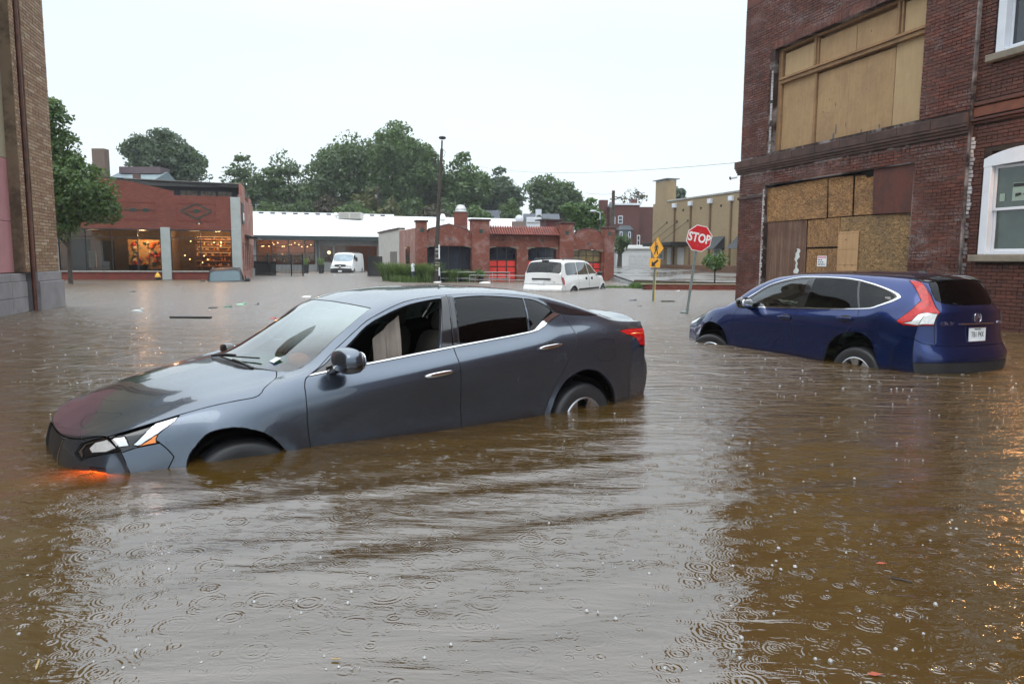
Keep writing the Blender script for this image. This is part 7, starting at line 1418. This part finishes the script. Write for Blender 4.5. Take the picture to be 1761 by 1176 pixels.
T(800, 262, 390, 90, 99, 6500, .40, 'mid', 'green tree right of the street lamp pole', 10, lumps=34, lumpr=(.16,.28)); T(862, 290, 385, 78, 103, 4200, .40, 'blue', 'lighter feathery tree at the right end of the tree row', 11, lumps=30, lumpr=(.14,.26), flat=.6); T(828, 300, 390, 60, 105, 3000, .40, 'blue', 'thin pale tree between two taller trees', 12, lumps=22, lumpr=(.16,.28))
T(957, 298, 400, 108, 112, 8000, .46, 'dark', 'dark rounded tree behind the gray roofs', 13, lumps=40, lumpr=(.16,.30)); T(1008, 344, 412, 96, 62, 7000, .24, 'bright', 'bright green bushy tree behind the firehouse pillar', 14, lumps=34, lumpr=(.18,.32)); T(1163, 320, 360, 44, 120, 1500, .46, 'blue', 'small distant tree beside the yellow tower', 15, lumps=14, lumpr=(.22,.4))
T(1090, 322, 356, 70, 118, 330, .36, 'brown', 'nearly bare brownish tree above the row house roof', 16, lumps=22, lumpr=(.16,.3), trunk_r=.12); T(880, 345, 392, 40, 90, 1800, .30, 'mid', 'low green tree in front of the gray roofs', 17, lumps=14, lumpr=(.25,.4))
for i, (px, pt, w_, Y, mt, n_) in enumerate(((455,350,80,89,'mid',3200),(515,342,80,90,'dark',3200),(568,330,70,93,'brown',1600),(612,346,80,87,'mid',3000),(632,325,70,92,'yellow',1500),(668,340,60,87,'yellow',1200),(705,336,80,91,'dark',3400),(745,352,70,89,'brown',2200),(780,345,70,92,'dark',2800),(820,352,60,89,'mid',2200),(538,305,60,95,'dark',2200),(650,300,80,95,'dark',3600),(470,318,70,99,'dark',2200))):
    T(px, pt, 400, w_, Y, n_, .34, mt, ['low green tree behind the left of the white roof','dark low tree left of the brown roofed house','brownish undergrowth tree over the brown roofed house','green undergrowth tree by the air conditioning unit','yellowing tree above the air conditioning unit','small yellowing tree behind the leaning utility pole','dark understorey tree right of the leaning utility pole','brown tinted understorey tree left of the brick chimney','dark understorey tree behind the brick chimney','green understorey tree left of the gray roofs','dark inner tree between the locusts and the big tree','dark inner tree in the middle of the big tree row','dark inner tree behind the open locusts'][i], 30+i, lumps=20, lumpr=(.2,.36), name='understorey_tree' if 0 else 'tree')
T(930, 372, 395, 70, 90, 1500, .26, 'dark', 'row of small dark shrubs in front of the far gray roofs', 60, lumps=9, lumpr=(.2,.34), cat='shrub', name='shrub'); T(1066, 400, 440, 40, 66, 1500, .20, 'dark', 'dark climbing shrub between the last brick pillar and the white garage', 61, lumps=14, cat='shrub', name='shrub', zb=.3)
sap = T(1231, 428, 466, 64, 33.6, 900, .115, 'bright', 'thin young tree with sparse leaves on the verge by the parking lot', 62, zb=.25, lumps=14, lumpr=(.22,.40), trunk_r=.035)
# blades
def blades(x, y, z, n, R, h, mat, name, label, cat, seed, w_=.020, kind=None, sq=1, lean=.5):
    rg = np.random.default_rng(seed); a = rg.uniform(0, 6.283, n); r = R*np.sqrt(rg.random(n))*.55; bx = np.cos(a)*r; by = np.sin(a)*r*sq; hh = h*rg.uniform(.55, 1.1, n); ln = hh*lean*rg.uniform(.2, 1.3, n); dx, dy = np.cos(a+rg.normal(size=n)*.5), np.sin(a+rg.normal(size=n)*.5)
    px_, py_ = -dy, dx; V = []
    for t_, wf in ((0,1),(.45,.9),(.8,.6),(1,.08)):
        cx = bx+dx*ln*t_**2; cy = by+dy*ln*t_**2; cz = hh*(t_-.28*lean*t_**3)
        for s_ in (-1,1): V.append(np.stack([cx+px_*w_*wf*s_, cy+py_*w_*wf*s_, cz], -1))
    V = np.stack(V, 1).reshape(-1,3); b = (np.arange(n)*8)[:,None,None]; F = (b+np.array([(0,1,3,2),(2,3,5,4),(4,5,7,6)])[None]).reshape(-1,4)
    if kind: o = raw_mesh(name, V, F, mat); o.location = (x, y, z); return tag(o, label, cat, kind=kind)
    root = tag(empty(name, (x, y, z)), label, cat); raw_mesh('blades', V, F, mat, root); return root
gm = leaf_mat('grass blades', (.05,.11,.025),(.10,.18,.045),(.19,.26,.09)); gb = leaf_mat('dusty grass plumes', (.08,.09,.05),(.13,.14,.08),(.2,.2,.13))
for i, (px, Y, h, R, lb_) in enumerate(((672,41.5,1.25,.85,'arching ornamental grass clump at the left end by the gate screen'),(693,40.8,1.1,.8,'ornamental grass clump left of the bollard'),(716,39.9,1.15,.8,'ornamental grass clump around the bollard'),(738,39.7,1.2,.7,'tallest ornamental grass clump just left of the street lamp'),(776,40.3,.80,.6,'ornamental grass clump right of the street lamp'),(805,40.8,.75,.6,'ornamental grass clump at the right end by the glass front'),(705,39.7,.45,1.8,'low sprawling grass at the water edge before the bollard'))):
    p = ray_at(px, 478, Y); blades(p.x, Y, .02, 620, R, h, gm, 'ornamental_grass', lb_, 'grass clump', 100+i); 
for i, (px, Y) in enumerate(((526,60.6),(552.5,61))): p = ray_at(px, 470, Y); blades(p.x, Y, .65, 60, .35, .85, gm, 'spiky_plant', ['spiky plant in the black pot nearer the fence','spiky plant in the black pot nearer the cargo van'][i], 'plant', 120+i, .02)
p = ray_at(826, 470, 40.2); pp = tag(empty('potted_shrub', (p.x, 40.2, 0)), 'small bright potted shrub before the red garage door', 'plant'); m = MB(); m.lathe([(.001,0),(.14,0),(.18,.3),(.001,.3)], n=12); m.build('pot', CM['dark'], pp); rgv = np.random.default_rng(5); P = rgv.normal(size=(260,3))*[.12,.12,.10]+[0,0,.48]; V = (P[:,None,:]+rgv.normal(size=(260,4,3))*.05).reshape(-1,3); raw_mesh('foliage', V, np.arange(1040).reshape(-1,4), LM['bright'], pp)
# verge
rg = np.random.default_rng(77)
def turf(name, x0, x1, y0, y1, n, z, h, label, seed, zfn=None):
    rg = np.random.default_rng(seed); x = rg.uniform(x0, x1, n); y = rg.uniform(y0, y1, n); zz = np.full(n, z) if zfn is None else zfn(x, y); a = rg.uniform(0, 6.28, n); hh = h*rg.uniform(.5,1.3,n); w_ = .012
    V = np.stack([np.stack([x-np.cos(a)*w_, y-np.sin(a)*w_, zz], -1), np.stack([x+np.cos(a)*w_, y+np.sin(a)*w_, zz], -1), np.stack([x+np.cos(a+1)*h*.5, y+np.sin(a+1)*h*.5, zz+hh], -1)], 1).reshape(-1,3); o = raw_mesh(name, V, np.arange(n*3).reshape(-1,3), LM['yellow'] if 'verge' in name else LM['bright']); tag(o, label, 'grass', kind='stuff')
turf('verge_grass', 5.9, 11.5, 31.6, 36.0, 9000, .25, .07, 'short yellowish grass on the verge behind the low brick wall', 8, lambda x, y: terr(x, y))
turf('weed_clump', 5.35, 6.5, 32.2, 33.4, 2200, .02, .26, 'bright green weeds standing in the water left of the brick garden wall', 9)
turf('weed_clump', 3.9, 5.3, 32.6, 33.4, 700, .02, .14, 'sparse drowned weeds by the minivan front wheel', 10)

# ---------------------------------------------------------------- rain haze: one even box of air round the whole scene
t = NT('rain haze'); v = t.n('ShaderNodeVolumePrincipled'); v.inputs['Color'].default_value = (.92,.96,1,1); v.inputs['Density'].default_value = .00045; v.inputs['Anisotropy'].default_value = .2; t.l(v.outputs[0], t.out.inputs['Volume'])
hz = MB().box(-250, 250, -70, 430, -2.0, 30).build('haze', t.m); hz['kind'] = 'stuff'; hz['label'] = 'thin rain haze hanging over the flooded street'
S.cycles.volume_bounces = 1
